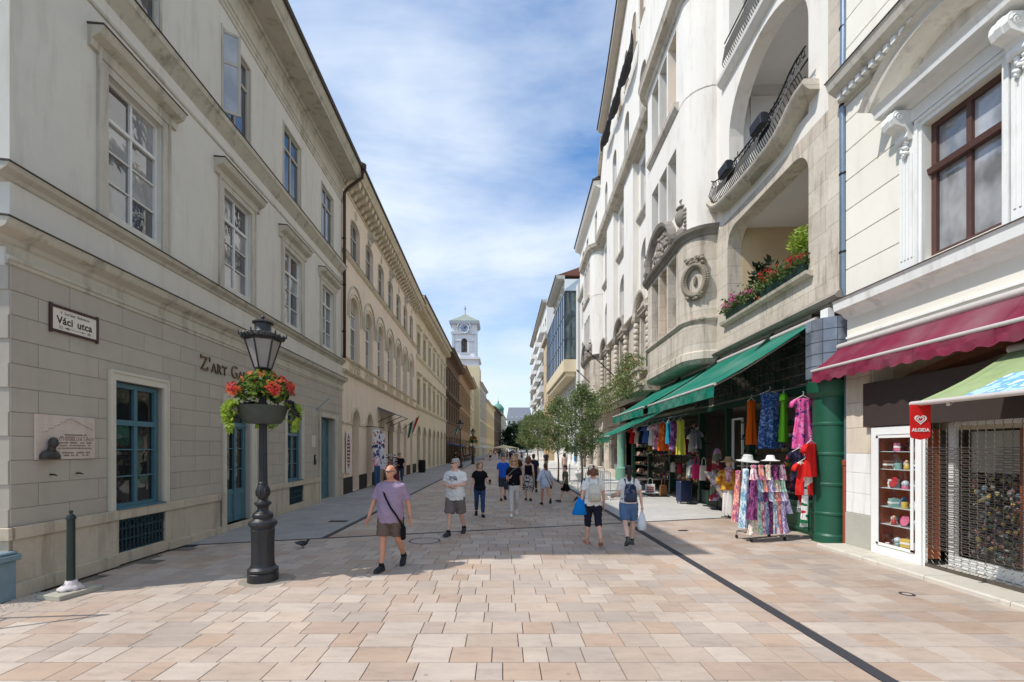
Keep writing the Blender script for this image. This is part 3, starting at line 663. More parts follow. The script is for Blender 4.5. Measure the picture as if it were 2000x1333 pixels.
# ground floor
def shop_window(u0, u1):
    o = window(f, u0, u1, 0.95, 3.15, -0.06, m_teal, g_shop, 0.085, 2, (0.30, 0.70), 0.022, (1, 3), 0.08)
    s = MB(); f.wall(s, u0-0.15, u1+0.16, 0.946, 3.335, [(u0-0.03, u1+0.03, 0.9, 3.17)], 0.002, 0.05); f.wall(s, u0-0.15, u1+0.16, 0.946, 3.335, [(u0-0.11, u1+0.12, 0.9, 3.29)], 0.05, 0.065); s.build('surround', M('surround_cream', srgb(206,198,180), 0.85, 0.05, 2), o)
    s = MB(); f.box(s, u0-0.02, u1+0.02, -0.06, 0.10, 0.947, 0.975); s.build('sill', m_teal, o)
shop_window(7.77, 8.85); shop_window(14.28, 15.34)
for a, b in ((7.8, 8.92), (14.38, 15.48)):
    mb = MB()
    for i in range(13): u = a+0.03+(b-a-0.06)*i/12; f.box(mb, u-0.009, u+0.009, -0.01, 0.012, 0.2, 0.77)
    for z in (0.21, 0.42, 0.60, 0.755): f.box(mb, a, b, 0.0125, 0.022, z-0.012, z+0.012)
    for i in range(6):
        c = a+0.1+(b-a-0.2)*i/5; mb.tube([f.p(c+0.075*math.cos(t*0.5236), 0.03, 0.68+0.06*math.sin(t*0.5236)) for t in range(13)], 0.007, 5)
    o = mb.build('cellar_grille', M('grille_teal', srgb(46,72,78), 0.6, 0.15, 10), b1)
    q = MB()
    for i in range(12): f.box(q, a, b, -0.05, -0.04, 0.215+i*0.045, 0.24+i*0.045)
    q.build('louvre', M('louvre_dark', srgb(34,46,50), 0.7), o)
# gallery door
mb = MB(); u0, u1 = 11.02, 12.08
f.wall(mb, u0, u1, 0.16, 3.15, [(u0+0.09, u1-0.09, 2.66, 3.06), (u0+0.12, 11.53, 0.98, 2.50), (11.58, u1-0.12, 0.98, 2.50)], -0.16, -0.10)
for c in ((u0+0.12, 11.52), (11.59, u1-0.12)):
    f.wall(mb, c[0], c[1], 0.28, 0.90, [(c[0]+0.05, c[1]-0.05, 0.33, 0.85)], -0.10, -0.085)
    for z in (1.48, 2.0): f.box(mb, c[0], c[1], -0.15, -0.105, z-0.01, z+0.01)
f.box(mb, u0, u1, -0.101, -0.07, 2.55, 2.62); f.box(mb, 11.52, 11.59, -0.1, -0.075, 0.17, 2.55)
d = mb.build('gallery_door', m_teal, b1)
for c in ((u0+0.12, 11.53), (11.58, u1-0.12)):
    for k in range(3):
        q = MB(); z0 = 0.98+0.507*k; f.box(q, c[0], c[1], -0.145, -0.14, z0+0.006, z0+0.5); q.build('pane', g_shop, d)
q = MB(); f.box(q, u0+0.09, u1-0.09, -0.145, -0.14, 2.66, 3.06); q.build('pane', g_shop, d)
q = MB(); f.box(q, 11.60, 11.63, -0.075, -0.02, 1.15, 1.17); f.box(q, 11.5, 11.63, -0.035, -0.02, 1.15, 1.17); q.build('handle', m_black, d)
q = MB(); f.wall(q, u0-0.15, u1+0.28, 0.0, 3.32, [(u0-0.04, u1+0.04, 0, 3.17)], 0.002, 0.055); f.wall(q, u0-0.15, u1+0.28, 0, 3.32, [(u0-0.1, u1+0.2, 0, 3.27)], 0.055, 0.07); q.build('surround', MATS['surround_cream'], d)
q = MB(); f.box(q, 10.98, 12.12, -0.5, 0.02, 0.0, 0.14); q.build('step', m_plinth, d)
# back door in a deep reveal
mb = MB(); u0, u1 = 17.07, 18.58
f.wall(mb, u0, u1, 0.03, 3.18, [], -0.29, -0.22)
for a in (u0+0.1, (u0+u1)/2+0.04):
    for z0, z1 in ((0.25,0.75),(0.85,1.5),(1.6,2.3),(2.4,3.0)): f.wall(mb, a, a+0.6, z0, z1, [(a+0.06, a+0.54, z0+0.06, z1-0.06)], -0.22, -0.2)
d = mb.build('back_door', m_teal, b1)
q = MB(); f.wall(q, 16.9, 18.92, 0.0, 3.35, [(17.05, 18.6, 0, 3.2)], 0.002, 0.06); q.build('surround', m_trim, d)
q = MB(); f.box(q, 18.0, 18.12, -0.2, -0.18, 1.35, 1.42); q.build('letter_slot', m_zinc, d)
# things on the wall
def on_wall(name, label, cat, u, z, w=0.016, fx=f, parent=None):
    p = fx.p(u, w, z); m = fx.r.matrix_world if False else Matrix.Translation(fx.r.location) @ Matrix.Rotation(fx.r.rotation_euler.z, 4, 'Z')
    t = thing(name, label, cat, tuple(m @ Vector(p)), fx.r.rotation_euler.z); return t
# text plane on a left wall: reads from near (left) to far (right)
TROT = (R(90), 0, R(90))
t = on_wall('street_sign', 'white enamel street name plate in a brown frame on the grey corner building', 'street sign', 6.60, 3.73)
mb = MB(); mb.box(0, 0.02, 0, 0.79, 0, 0.37); mb.build('plate', M('enamel', srgb(224,214,200), 0.3, 0.03, 4, 0.02, spec=0.5), t)
mb = MB(); mb.box(0.0, 0.035, -0.01, 0.80, 0.345, 0.38); mb.box(0.0, 0.035, -0.01, 0.80, -0.01, 0.025); mb.box(0.0, 0.034, -0.012, 0.025, -0.03, 0.40); mb.box(0.0, 0.034, 0.765, 0.802, -0.03, 0.40); mb.build('frame', M('sign_brown', srgb(72,48,46), 0.5, 0.1, 8), t, bevel=0.004)
mk = M('sign_ink', srgb(52,40,40), 0.5, 0.05)
text('lettering', 'V. kerület. Belváros', 0.062, mk, t, (0.021, 0.395, 0.27), TROT, 0.001, 'CENTER', 1.0)
text('lettering', 'Váci', 0.155, mk, t, (0.021, 0.225, 0.125), TROT, 0.001, 'CENTER', 1.05, 0.95, 0.004); text('lettering', 'utca', 0.155, mk, t, (0.021, 0.555, 0.125), TROT, 0.001, 'CENTER', 1.05, 0.95, 0.004)
text('lettering', '52', 0.06, mk, t, (0.021, 0.13, 0.055), TROT, 0.001); text('lettering', '50', 0.06, mk, t, (0.021, 0.60, 0.055), TROT, 0.001)
mb = MB(); mb.box(0.020, 0.022, 0.22, 0.57, 0.072, 0.078)
mb.prism([(0.215, 0.075), (0.30, 0.095), (0.27, 0.075), (0.30, 0.055)], lambda u, z, w: (w, u, z), 0.0202, 0.023); mb.prism([(0.50, 0.065), (0.575, 0.075), (0.50, 0.085)], lambda u, z, w: (w, u, z), 0.0202, 0.023); mb.build('arrow', mk, t)
t = on_wall('memorial_plaque', 'pinkish marble memorial plaque with a small bronze bust low on the grey wall', 'plaque', 6.37, 1.84)
pm = M('plaque_marble', srgb(206,190,176), 0.5, 0.12, 6, 0.1, 40, srgb(170,130,110), 0.4)
mb = MB(); mb.box(0, 0.03, 0, 0.96, 0, 0.65); mb.build('slab', pm, t, bevel=0.005)
mb = MB()
for s in range(5): mb.tube([(0.032, 0.10+0.09*s+0.02*i, 0.40+0.05*s+0.012*i*(1 if i < 3 else 0.6)) for i in range(6)], [0.008,0.016,0.014,0.018,0.012,0.006], 6)
for s in range(5): mb.tube([(0.032, 0.92-0.075*s-0.02*i, 0.46+0.03*s+0.010*i) for i in range(6)], [0.006,0.015,0.018,0.012,0.014,0.006], 6)
mb.build('relief', pm, t, True)
mb = MB(); mb.ell((0.10, 0.19, 0.245), 0.062, 0.055, 0.08, 14, 10); mb.ell((0.155, 0.195, 0.235), 0.02, 0.02, 0.025, 8, 6); mb.tube([(0.085,0.19,0.2),(0.075,0.185,0.12)], [0.04,0.05], 10)
mb.rings([[(0.065+rx*math.cos(a*0.4488), 0.18+ry*math.sin(a*0.4488), z) for a in range(14)] for rx, ry, z in ((0.06,0.15,0.005),(0.062,0.15,0.06),(0.055,0.12,0.11),(0.04,0.06,0.14))]); mb.build('bust', M('bronze_bust', srgb(62,56,52), 0.5, 0.25, 20, 0.2, spec=0.5), t, True)
ik = M('plaque_ink', srgb(128,96,84), 0.7)
text('lettering', 'ROTTENBILLER LIPÓT', 0.066, ik, t, (0.031, 0.60, 0.275), TROT, 0.001, 'CENTER', 1.05)
mb = MB(); rg = random.Random(4)
for z, a, b, h in ((0.355,0.42,0.80,0.026),(0.325,0.36,0.82,0.02),(0.235,0.31,0.90,0.026),(0.195,0.31,0.90,0.022),(0.155,0.34,0.90,0.022),(0.085,0.40,0.86,0.026),(0.045,0.42,0.84,0.026)):
    u = a
    while u < b:
        w = rg.uniform(0.008, 0.02)
        if rg.random() > 0.15: mb.box(0.0305, 0.032, u, u+w, z, z+h*rg.uniform(0.7, 1.0))
        u += w+0.007
mb.build('engraved_lines', ik, t)
for i, (u, lb) in enumerate(((6.62, 'small dark wall spike below the left end of the memorial plaque'), (7.04, 'small dark wall spike below the right end of the memorial plaque'))):
    t = on_wall('wall_spike', lb, 'spike', u, 1.62); mb = MB(); mb.tube([(0,0,0),(0.06,0,0.0),(0.10,0,-0.02)], [0.014,0.012,0.004], 7); mb.lathe([(0.02,-0.004),(0.02,0.004)], n=8); mb.build('pin', m_black, t)
t = on_wall('shop_lettering', 'raised bronze serif gallery lettering on the grey wall above the door', 'lettering', 10.02, 3.75, 0.018)
bz = M('bronze_letters', srgb(104,84,58), 0.4, 0.15, 6, 0.05, metal=0.5, spec=0.5)
u = 0.0
def serif(ch, u, h):
    me = text_mesh(ch, h*1.37, 0.012, 'LEFT', 1.0, -0.004 if h > 0.28 else -0.003); me.materials.clear(); me.materials.append(bz)
    xs = [v.co.x for v in me.vertices]; w = max(xs)-min(xs)
    o = obj('letter', me, t, (0.016, u-min(xs)*0.95, 0)); o.rotation_euler = TROT; o.scale = (0.95, 1, 1)
    sb = MB(); e = h*0.05
    bars = {'A': [(0.04, 0), (0.96, 0)], 'R': [(0.09, 0), (0.94, 0), (0.05, 1)], 'T': [(0.5, 0)], 'L': [(0.10, 0), (0.1, 1)], 'E': [(0.06, 0), (0.06, 1)], 'I': [(0.5, 0), (0.5, 1)]}.get(ch, [])
    for fx_, top in bars:
        c = fx_*w*0.95; sb.box(0.004, 0.028, u+c-h*0.13, u+c+h*0.13, (h-e) if top else 0, h if top else e)
    if ch in 'ZTE':
        sb.box(0.004, 0.028, u-0.005, u+0.02, h-0.26*h, h); sb.box(0.004, 0.028, u+w*0.95-0.02, u+w*0.95+0.004, (0 if ch != 'T' else h*0.76), (h*0.26 if ch != 'T' else h))
    if sb.v: sb.build('serif', bz, t)
    return w*0.95
for ch, h in (('Z', .33), ("'", .33), ('A', .225), ('R', .225), ('T', .225), (' ', 0), ('G', .33), ('A', .225), ('L', .225), ('É', .225), ('R', .225), ('I', .225), ('A', .225)):
    if ch == ' ': u += 0.16; continue
    u += serif(ch, u, h)+0.05
t = on_wall('intercom', 'dark intercom panel beside the teal back door', 'intercom', 16.45, 1.42); mb = MB(); mb.box(0, 0.04, 0, 0.14, 0, 0.36); mb.build('panel', m_black, t, bevel=0.006); mb = MB(); mb.box(0.04, 0.045, 0.03, 0.11, 0.2, 0.32); mb.build('faceplate', m_zinc, t)
t = on_wall('notice_board', 'small white notice above the intercom by the teal back door', 'notice', 16.2, 2.05); mb = MB(); mb.box(0, 0.02, 0, 0.36, 0, 0.42); mb.build('board', M('notice', srgb(206,196,184), 0.6), t, bevel=0.004)
for u, z, fx_, lb in ((16.75, 3.45, f, 'slanting grey flag holder on the wall above the teal back door'), ):
    t = on_wall('flag_holder', lb, 'flag holder', u, z); mb = MB(); mb.tube([(0,0,0),(0.35,0.25,0.42)], 0.02, 8); mb.lathe([(0.05,-0.05),(0.05,0.05)], n=10); mb.build('pole', m_zinc, t)
# brown downpipe at the joint with the cream building
t = on_wall('downpipe', 'brown rain pipe between the grey and the cream building', 'downpipe', 19.55, 0.0, 0.0)
mb = MB(); mb.tube([(0.96,-0.2,13.88),(0.90,-0.05,13.62),(0.30,0.0,13.22),(0.12,0.0,13.0),(0.12,0,12.8),(0.12,0,5.9)], 0.065, 10); mb.build('pipe', m_brownpipe, t, True)
mb = MB(); mb.lathe([(0.13,0),(0.15,0.1),(0.15,0.22),(0.10,0.22)], (0.96,-0.2,13.86), 10); mb.build('hopper', m_brownpipe, t)
for z in (7.0, 9.0, 11.0): mb = MB(); mb.lathe([(0.075,z),(0.075,z+0.06)], (0.12,0,0), 10); mb.box(0, 0.1, -0.02, 0.02, z+0.01, z+0.05); mb.build('bracket', m_black, t)
# ------------------------------------------------------------------ left side: cream arcaded building
m_cream = M('cream_stucco', srgb(234,214,192), 0.9, 0.05, 0.6, 0.12, 50, srgb(176,156,130), 0.4)
m_cream_t = M('cream_trim', srgb(214,199,174), 0.9, 0.08, 1.5, 0.2, 40, srgb(130,116,94), 0.7)
V0, V1 = 19.62, 38.8
b2 = thing('arcaded_building', 'cream two storey building with round arched windows and bracketed eaves', 'building', (-6.43-TH*V0, V0, 0), TH)
f = F(b2, 1, V0)
AR = [(21.0,22.1),(23.4,24.5),(26.0,27.1),(28.3,29.8),(31.0,32.05),(33.4,34.45),(36.0,37.1)]
W1 = [(20.7+2.51*i, 22.2+2.51*i) for i in range(7)]
h = [(a, b, 0.02, 3.78) for a, b in AR]+[(a, b, 6.05, 9.08) for a, b in W1]+[(a+0.08, b-0.08, 10.7, 12.6) for a, b in W1]
mb = MB(); f.wall(mb, V0, V1, 0, 13.6, h, -0.7, 0)
for a, b in AR: f.arch_fill(mb, a, b, 3.2, 3.78, -0.7, -0.0)
for a, b in W1: f.arch_fill(mb, a, b, 8.38, 9.08, -0.7, -0.0); f.arch_fill(mb, a+0.08, b-0.08, 12.3, 12.6, -0.7, -0.0)
f.box(mb, V0, V1, -12, -0.7, 0, 13.6); mb.build('wall', m_cream, b2)
mb = MB(); f.wall(mb, V0, V1, 0, 0.72, h, 0.0, 0.03); mb.build('black_plinth', M('black_plinth', srgb(46,42,40), 0.7, 0.15, 5), b2)
def mo(name, pts, mat=None, a=V0, b=V1): mb = MB(); f.prof(mb, pts, a+0.003, b-0.003); mb.build(name, mat or m_cream_t, b2)
mo('base_string', [(0,5.28),(0.06,5.31),(0.16,5.38),(0.18,5.44),(0,5.47)]); mo('sill_string', [(0,5.92),(0.08,5.96),(0.12,6.03),(0,6.05)])
mo('upper_string', [(0,10.42),(0.05,10.45),(0.14,10.55),(0.15,10.6),(0,10.62)]); mo('string_flashing', [(0,10.622),(0.165,10.602),(0.165,10.62),(0,10.65)], m_leadtop)
mo('crown_cornice', [(0,13.34),(0.05,13.36),(0.05,13.44),(0,13.44)]); mo('eaves', [(0,13.98),(0.62,13.98),(0.66,14.05),(0.78,14.2),(0.8,14.28),(0,14.28)]); mo('gutter', [(0.78,14.29),(0.86,14.27),(0.88,14.36),(0.80,14.38)], m_leadtop)
mb = MB(); mb.prism([(0.8,14.28),(-6,17.5),(-12,14.28)], lambda w, z, u: f.p(u, w, z), V0, V1); mb.build('roof', MATS['dark_roof'], b2)
q = MB(); q.prism([(0,13.46),(0.12,13.5),(0.2,13.62),(0.50,13.74),(0.55,13.97),(0,13.97)], lambda w, z, u: (w, u, z), -0.14, 0.14)
me = q.mesh('bracket'); me.materials.append(m_cream_t)
n = 34
for i in range(n): obj('bracket', me, b2, f.p(V0+0.3+(V1-V0-0.6)*i/(n-1), 0, 0))
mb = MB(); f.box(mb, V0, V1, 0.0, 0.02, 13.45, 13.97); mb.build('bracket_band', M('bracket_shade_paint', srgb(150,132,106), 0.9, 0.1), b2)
for i, (a, b) in enumerate(W1):
    o = window(f, a+0.05, b-0.05, 6.07, 9.0, -0.2, m_wf, g_curtain, 0.06, 2, (0.22, 0.22, 0.56), 0.02, (1, 1, 2), 0.06, gmats=[MATS['glass_pale_curtain'], g_curtain, MATS['glass_shadow_room'], MATS['glass_pale_curtain'], g_curtain][i % 3:])
    q = MB(); f.sweep(q, [(a-0.12, 7.9)]+arcpts(a-0.12, b+0.12, 8.38, 0.85)+[(b+0.12, 7.9)], [(0,-0.03),(0.05,-0.03),(0.05,0.05),(0,0.05)]); q.build('archivolt', m_cream_t, o)
    q = MB(); f.sweep(q, [(a-0.38, 7.95)]+arcpts(a-0.38, b+0.38, 8.38, 1.2)+[(b+0.38, 7.95)], [(0,-0.025),(0.06,-0.025),(0.06,0.025),(0,0.025)]); q.build('label_mould', m_trim, o)
    q = MB(); f.shape(q, [(a+0.1, 8.4)]+arcpts(a+0.1, b-0.1, 8.4, 0.55)[1:], -0.19, -0.17); q.build('fanlight_panel', M('fan_panel', srgb(176,164,146), 0.8, 0.15, 8), o)
    q = MB()
    for j in range(3):
        u = a+0.25+0.5*j; q.tube([f.p(u+0.15*math.cos(t*0.7854), 0.02, 5.70+0.15*math.sin(t*0.7854)) for t in range(9)], 0.025, 5)
    f.wall(q, a-0.1, b+0.1, 5.49, 5.91, [(a, b, 5.54, 5.86)], 0, 0.02); q.build('apron_panel', m_cream_t, o)
    o = window(f, a+0.1, b-0.1, 10.7, 12.55, -0.12, m_bf, g_sky, 0.05, 2, (0.35, 0.65), 0.02, (1, 1), 0.05)
    q = MB(); f.sweep(q, [(a+0.08, 10.7), (a+0.08, 12.2)]+arcpts(a+0.08, b-0.08, 12.3, 0.3)[1:-1]+[(b-0.08, 12.2), (b-0.08, 10.7)], [(0,0.0),(0.02,0.0),(0.02,0.06),(0,0.06)]); q.build('surround', m_trim, o)
    if i < 7:
        c = (a+b)/2; q = MB()
        if i % 2 == 0: q.ell(f.p(c+0.1, 0.0, 13.0), 0.06, 0.16, 0.24, 12, 8)
        else: q.prism([(0,12.8),(0.05,12.7),(0.08,12.9),(0.28,13.05),(0.3,13.2),(0,13.2)], lambda w, z, u: f.p(u, w, z), c-0.3, c+0.3)
        q.build('medallion' if i % 2 == 0 else 'console', m_trim, b2, i % 2 == 0)
for i, (a, b) in enumerate(AR):
    mb = MB(); f.sweep(mb, arcpts(a-0.08, b+0.08, 3.22, 0.64), [(0,-0.05),(0.05,-0.05),(0.05,0.09),(0,0.09)]); mb.build('arch_mould', m_cream_t, b2)
    mb = MB(); f.box(mb, a, b, -0.66, -0.6, 0.05, 3.75); mb.build('arch_back', m_room if i in (3, 4) else M('arch_back_ochre', srgb(196,158,104), 0.9, 0.1), b2)
us = [V0]+[x for ab in AR for x in ab]+[V1]
for a, b in zip(us[::2], us[1::2]): mb = MB(); f.box(mb, a, b, 0.0, 0.05, 3.1, 3.2); mb.build('impost', m_cream_t, b2)
# open timber door leaf in the middle arch
mb = MB(); f.box(mb, 28.32, 28.40, -0.55, 0.05, 0.05, 3.3); mb.build('door_leaf', M('dark_red_door', srgb(86,40,34), 0.6), b2)
# metal canopy over the middle arches
t = on_wall('shop_canopy', 'sloping sheet metal canopy on brackets over the cream arcade', 'canopy', 25.7, 3.75, 0.0, f)
mb = MB(); mb.prism([(0,0.62),(1.0,0.22),(1.0,0.18),(0,0.56)], lambda w, z, u: (w, u, z), 0, 4.0); mb.build('sheet', M('canopy_sheet', srgb(150,154,152), 0.4, 0.1, 3, 0.05, metal=0.4), t)
mb = MB()
for u in (0.1, 2.0, 3.9): mb.tube([(0,u,-0.25),(0.5,u,0.0),(0.95,u,0.18)], 0.02, 6); mb.tube([(0,u,0.54),(0.97,u,0.18)], 0.015, 6)
mb.build('arm', m_black, t)
# flag on a pole
def flag(label, fx, u, z, cols, L=1.6, ang=0.9, sway=0.3, name='flag'):
    t = on_wall(name, label, 'flag', u, z, 0.0, fx); s = fx.s
    tip = Vector((s*L*math.sin(ang), 0, L*math.cos(ang)))
    mb = MB(); mb.tube([(0,0,0), tuple(tip)], 0.018, 7); mb.build('pole', m_wrought, t)
    for k, c in enumerate(cols):
        m = MB(); n = 8; rows = []
        for j in range(n+1):
            r = []
            for i in range(4):
                a = (k+i/3)/len(cols); p = tip*(0.42+0.55*(1-a)); d = j/n
                r.append((p.x*(1-0.35*d)-0.02*s, 0.07*math.sin(a*9+d*4)+sway*d*0.3, p.z-1.15*d))
            rows.append(r)
        for i in range(n): m.strip(rows[i], rows[i+1])
        m.build('stripe', MC('flag_'+c[0], c[1]), t, True, fix=False)
fr, fw_, fg = ('red', srgb(168,44,48)), ('white', srgb(220,218,212)), ('green', srgb(40,92,64))
flag('red white and green flag hanging from the cream arcaded building', f, 33.0, 3.4, (fr, fw_, fg))
t = on_wall('oval_banner', 'white shop banner with a dark red pointed oval of lettering on the first pier', 'banner', 19.95, 0.9, 0.055, f)
mb = MB(); mb.box(0, 0.012, 0, 0.62, 0, 1.85); mb.build('board', M('banner_white', srgb(226,214,206), 0.7, 0.05), t)
mb = MB(); N_ = 24; ov = [(0.31+0.2*math.sin(2*math.pi*i/N_), 0.98+0.78*math.cos(2*math.pi*i/N_)) for i in range(N_)]
mb.rings([[(0.0125, y, z) for y, z in ov], [(0.018, y, z) for y, z in ov], [(0.018, 0.31+(y-0.31)*0.86, 0.98+(z-0.98)*0.96) for y, z in ov], [(0.0125, 0.31+(y-0.31)*0.86, 0.98+(z-0.98)*0.96) for y, z in ov]], False, False)
for k in range(9): wd = 0.155*math.sqrt(max(0.05, 1-((k-4)/5.2)**2)); mb.box(0.0125, 0.017, 0.31-wd, 0.31+wd, 0.98+(k-4)*0.155-0.04, 0.98+(k-4)*0.155+0.05)
mb.build('print', M('banner_print', srgb(122,30,56), 0.7), t)
t = thing('litter_bin', 'black slatted litter bin on the left sidewalk before the cream building', 'bin', (-6.75, 38.0, 0)); mb = MB(); mb.lathe([(0.25,0),(0.27,0.05),(0.27,0.95),(0.3,0.97),(0.3,1.05),(0.2,1.06)], n=16); mb.build('drum', m_black, t, bevel=0)
mb = MB()
for k in range(16): a = k*math.pi/8; mb.box(0.285*math.cos(a)-0.02, 0.285*math.cos(a)+0.02, 0.285*math.sin(a)-0.02, 0.285*math.sin(a)+0.02, 0.08, 0.93)
mb.build('slats', m_black, t)

# ------------------------------------------------------------------ further houses
def house(name, label, X, u0, u1, side, H, wm, tm, floors, n, ww, fm, gmat, ep=0.7, depth=12, arches=0, roofm=None, ground=True, hoods=True, rot=0.0, roof_h=3.0, panes=False, gz=3.7, cat='building'):
    r = thing(name, label, cat, (X, u0, 0), rot); f = F(r, side, u0)
    pit = (u1-u0)/n; hs = []; cs = [u0+pit*(i+0.5) for i in range(n)]
    for z0, z1 in floors: hs += [(c-ww/2, c+ww/2, z0, z1) for c in cs]
    if ground: hs += [(c-ww*0.62, c+ww*0.62, 0.05, gz) for c in cs]
    mb = MB(); f.wall(mb, u0, u1, 0, H-0.5, hs, -0.4, 0)
    if arches:
        for c in cs: f.arch_fill(mb, c-ww*0.62, c+ww*0.62, gz-0.8, gz, -0.4, 0)
    f.box(mb, u0, u1, -depth, -0.4, 0, H-0.5); mb.build('wall', wm, r)
    mb = MB(); f.prof(mb, [(0,H-0.8),(0.08,H-0.75),(0.12,H-0.5),(ep*0.85,H-0.42),(ep,H-0.2),(ep,H),(0,H)], u0, u1); mb.build('eaves', tm, r)
    mb = MB(); f.prof(mb, [(ep,H-0.1),(ep+0.1,H-0.1),(ep+0.1,H+0.06),(ep,H+0.06)], u0, u1); mb.build('gutter', m_leadtop, r)
    for z in sorted({fl[0] for fl in floors}):
        mb = MB(); f.prof(mb, [(0,z-0.5),(0.06,z-0.45),(0.16,z-0.3),(0.16,z-0.2),(0,z-0.18)], u0, u1); mb.build('string_course', tm, r)
    if roof_h:
        mb = MB(); f.prof(mb, [(ep,H+0.001),(-depth/2,H+roof_h),(-depth,H+0.001)], u0, u1); mb.build('roof', roofm or M('tile_roof', srgb(128,84,68), 0.85, 0.15, 3), r)
    for fi, (z0, z1) in enumerate(floors):
        for c in cs:
            o = window(f, c-ww/2, c+ww/2, z0, z1, -0.12, fm, gmat, 0.07, 2, (0.3, 0.7), 0.03, (1, 1), 0.08, one=not panes)
            q = MB(); f.wall(q, c-ww/2-0.16, c+ww/2+0.16, z0-0.1, z1+0.2, [(c-ww/2, c+ww/2, z0, z1)], 0.0, 0.05)
            if hoods: f.prof(q, [(0,z1+0.2),(0.1,z1+0.3),(0.25,z1+0.38),(0.25,z1+0.46),(0,z1+0.5)], c-ww/2-0.28, c+ww/2+0.28)
            q.build('surround', tm, o)
    if ground:
        for c in cs:
            q = MB(); f.box(q, c-ww*0.62, c+ww*0.62, -0.38, -0.33, 0.05, gz); q.build('shop_opening', g_shop, r)
            if arches: q = MB(); f.sweep(q, arcpts(c-ww*0.62-0.06, c+ww*0.62+0.06, gz-0.8, 0.88), [(0,-0.06),(0.06,-0.06),(0.06,0.08),(0,0.08)]); q.build('arch_mould', tm, r)
    return r, f
m_yel = M('ochre_stucco', srgb(226,210,180), 0.9, 0.06, 0.5, 0.12, 40, srgb(160,138,104), 0.5)
m_yel_t = M('ochre_trim', srgb(214,198,168), 0.9, 0.08, 1, 0.1, 40, srgb(126,110,84), 0.6)
m_brn = M('brown_stone', srgb(122,100,80), 0.9, 0.15, 0.6, 0.2, 30, srgb(66,54,46), 0.8)
m_brn_t = M('brown_trim', srgb(112,92,72), 0.9, 0.15, 0.8, 0.2, 30, srgb(60,48,40), 0.7)
m_tan = M('tan_stone', srgb(176,146,112), 0.9, 0.12, 0.5, 0.2, 30, srgb(110,88,66), 0.6)
m_tan_t = M('tan_trim', srgb(164,134,100), 0.9, 0.12, 0.8, 0.2)
m_paleY = M('pale_yellow', srgb(222,208,170), 0.9, 0.05, 0.5)
m_paleG = M('pale_grey_wall', srgb(206,206,202), 0.9, 0.06, 0.5)
m_dkf = M('dark_frame', srgb(74,60,58), 0.6)
b3, f3 = house('ochre_building', 'ochre building with rows of narrow violet framed windows after the cream arcade', -7.5, 38.95, 60.0, 1, 15.1, m_yel, m_yel_t, [(5.9, 8.2), (10.3, 12.3)], 7, 1.25, M('violet_frame', srgb(96,80,98), 0.6), g_sky, 0.8, arches=1, gz=4.0)
mb = MB(); f3.box(mb, 38.95, 60.0, 0.02, 0.6, 14.0, 14.3)
for i in range(40): f3.box(mb, 39.1+0.52*i, 39.3+0.52*i, 0.02, 0.7, 14.02, 14.29)
mb.build('modillions', m_yel_t, b3)
b4, f4 = house('brown_building', 'soot dark brown building with a heavy eave and long balcony cornice', -7.6, 60.05, 79.0, 1, 15.3, m_brn, m_brn_t, [(6.0, 8.4), (10.2, 12.6)], 6, 1.4, m_dkf, g_dark, 1.1)
mb = MB(); f4.prof(mb, [(0,9.1),(0.5,9.2),(0.55,9.5),(0,9.5)], 60.1, 78.9); mb.build('balcony_ledge', m_brn_t, b4)
b5, f5 = house('tan_building', 'reddish tan building with carved window bands between the brown house and the church', -7.7, 79.05, 108, 1, 16.4, m_tan, m_tan_t, [(6.0, 8.6), (10.4, 13.2)], 9, 1.6, m_dkf, g_dark, 1.3)
b6, f6 = house('church_side_house', 'plain cream wall below the church tower', -7.7, 108.1, 126, 1, 19.0, m_paleY, m_yel_t, [(8, 11), (13, 15.5)], 3, 1.2, m_dkf, g_dark, 0.6)
b7, f7 = house('ornate_grey_house', 'narrow pale grey house with ornate bay beyond the church', -6.4, 126.2, 150, 1, 20.5, m_paleG, m_trim, [(6, 9), (11, 14), (15.5, 18)], 6, 1.6, m_dkf, g_dark, 0.6, rot=-0.04)
b8, f8 = house('sloping_roof_house', 'pale yellow house with a long sloping red roof edge down the street', -5.4, 150.2, 190, 1, 18.0, m_paleY, m_yel_t, [(6, 9), (11, 14)], 8, 1.6, m_dkf, g_dark, 0.6, roof_h=5, rot=-0.045)
b9, f9 = house('distant_brown_house', 'distant dark brown house in deep shade near the end of the street', -3.6, 190.4, 240, 1, 19.5, m_brn, m_brn_t, [(6, 9), (11, 14), (16, 18)], 8, 2.0, m_dkf, g_dark, 0.8, rot=-0.055)
b10, f10 = house('domed_corner_house', 'distant pale house with a small green corner dome', -0.9, 240.4, 300, 1, 21.0, m_paleY, m_yel_t, [(6, 9), (11, 14), (15.5, 18.5)], 10, 2.2, m_dkf, g_dark, 0.6, rot=-0.05)
cop = M('copper_green', srgb(96,146,128), 0.6, 0.1, 3)
mb = MB(); mb.lathe([(3.0,0),(3.0,2.2),(3.3,2.3),(3.3,2.6),(2.8,3.6),(1.8,4.8),(0.5,5.6),(0.35,6.6),(0.1,7.2),(0.02,9.4)], (-1.5-0.5, 8, 21.0), 16); mb.build('dome', cop, b10, True, angle=40)
b11, f11 = house('end_house', 'pale many windowed house with a grey mansard closing the street', -16, 330, 332, 1, 3, m_paleG, m_trim, [], 1, 1, m_dkf, g_dark, 0.1, ground=False, roof_h=0)
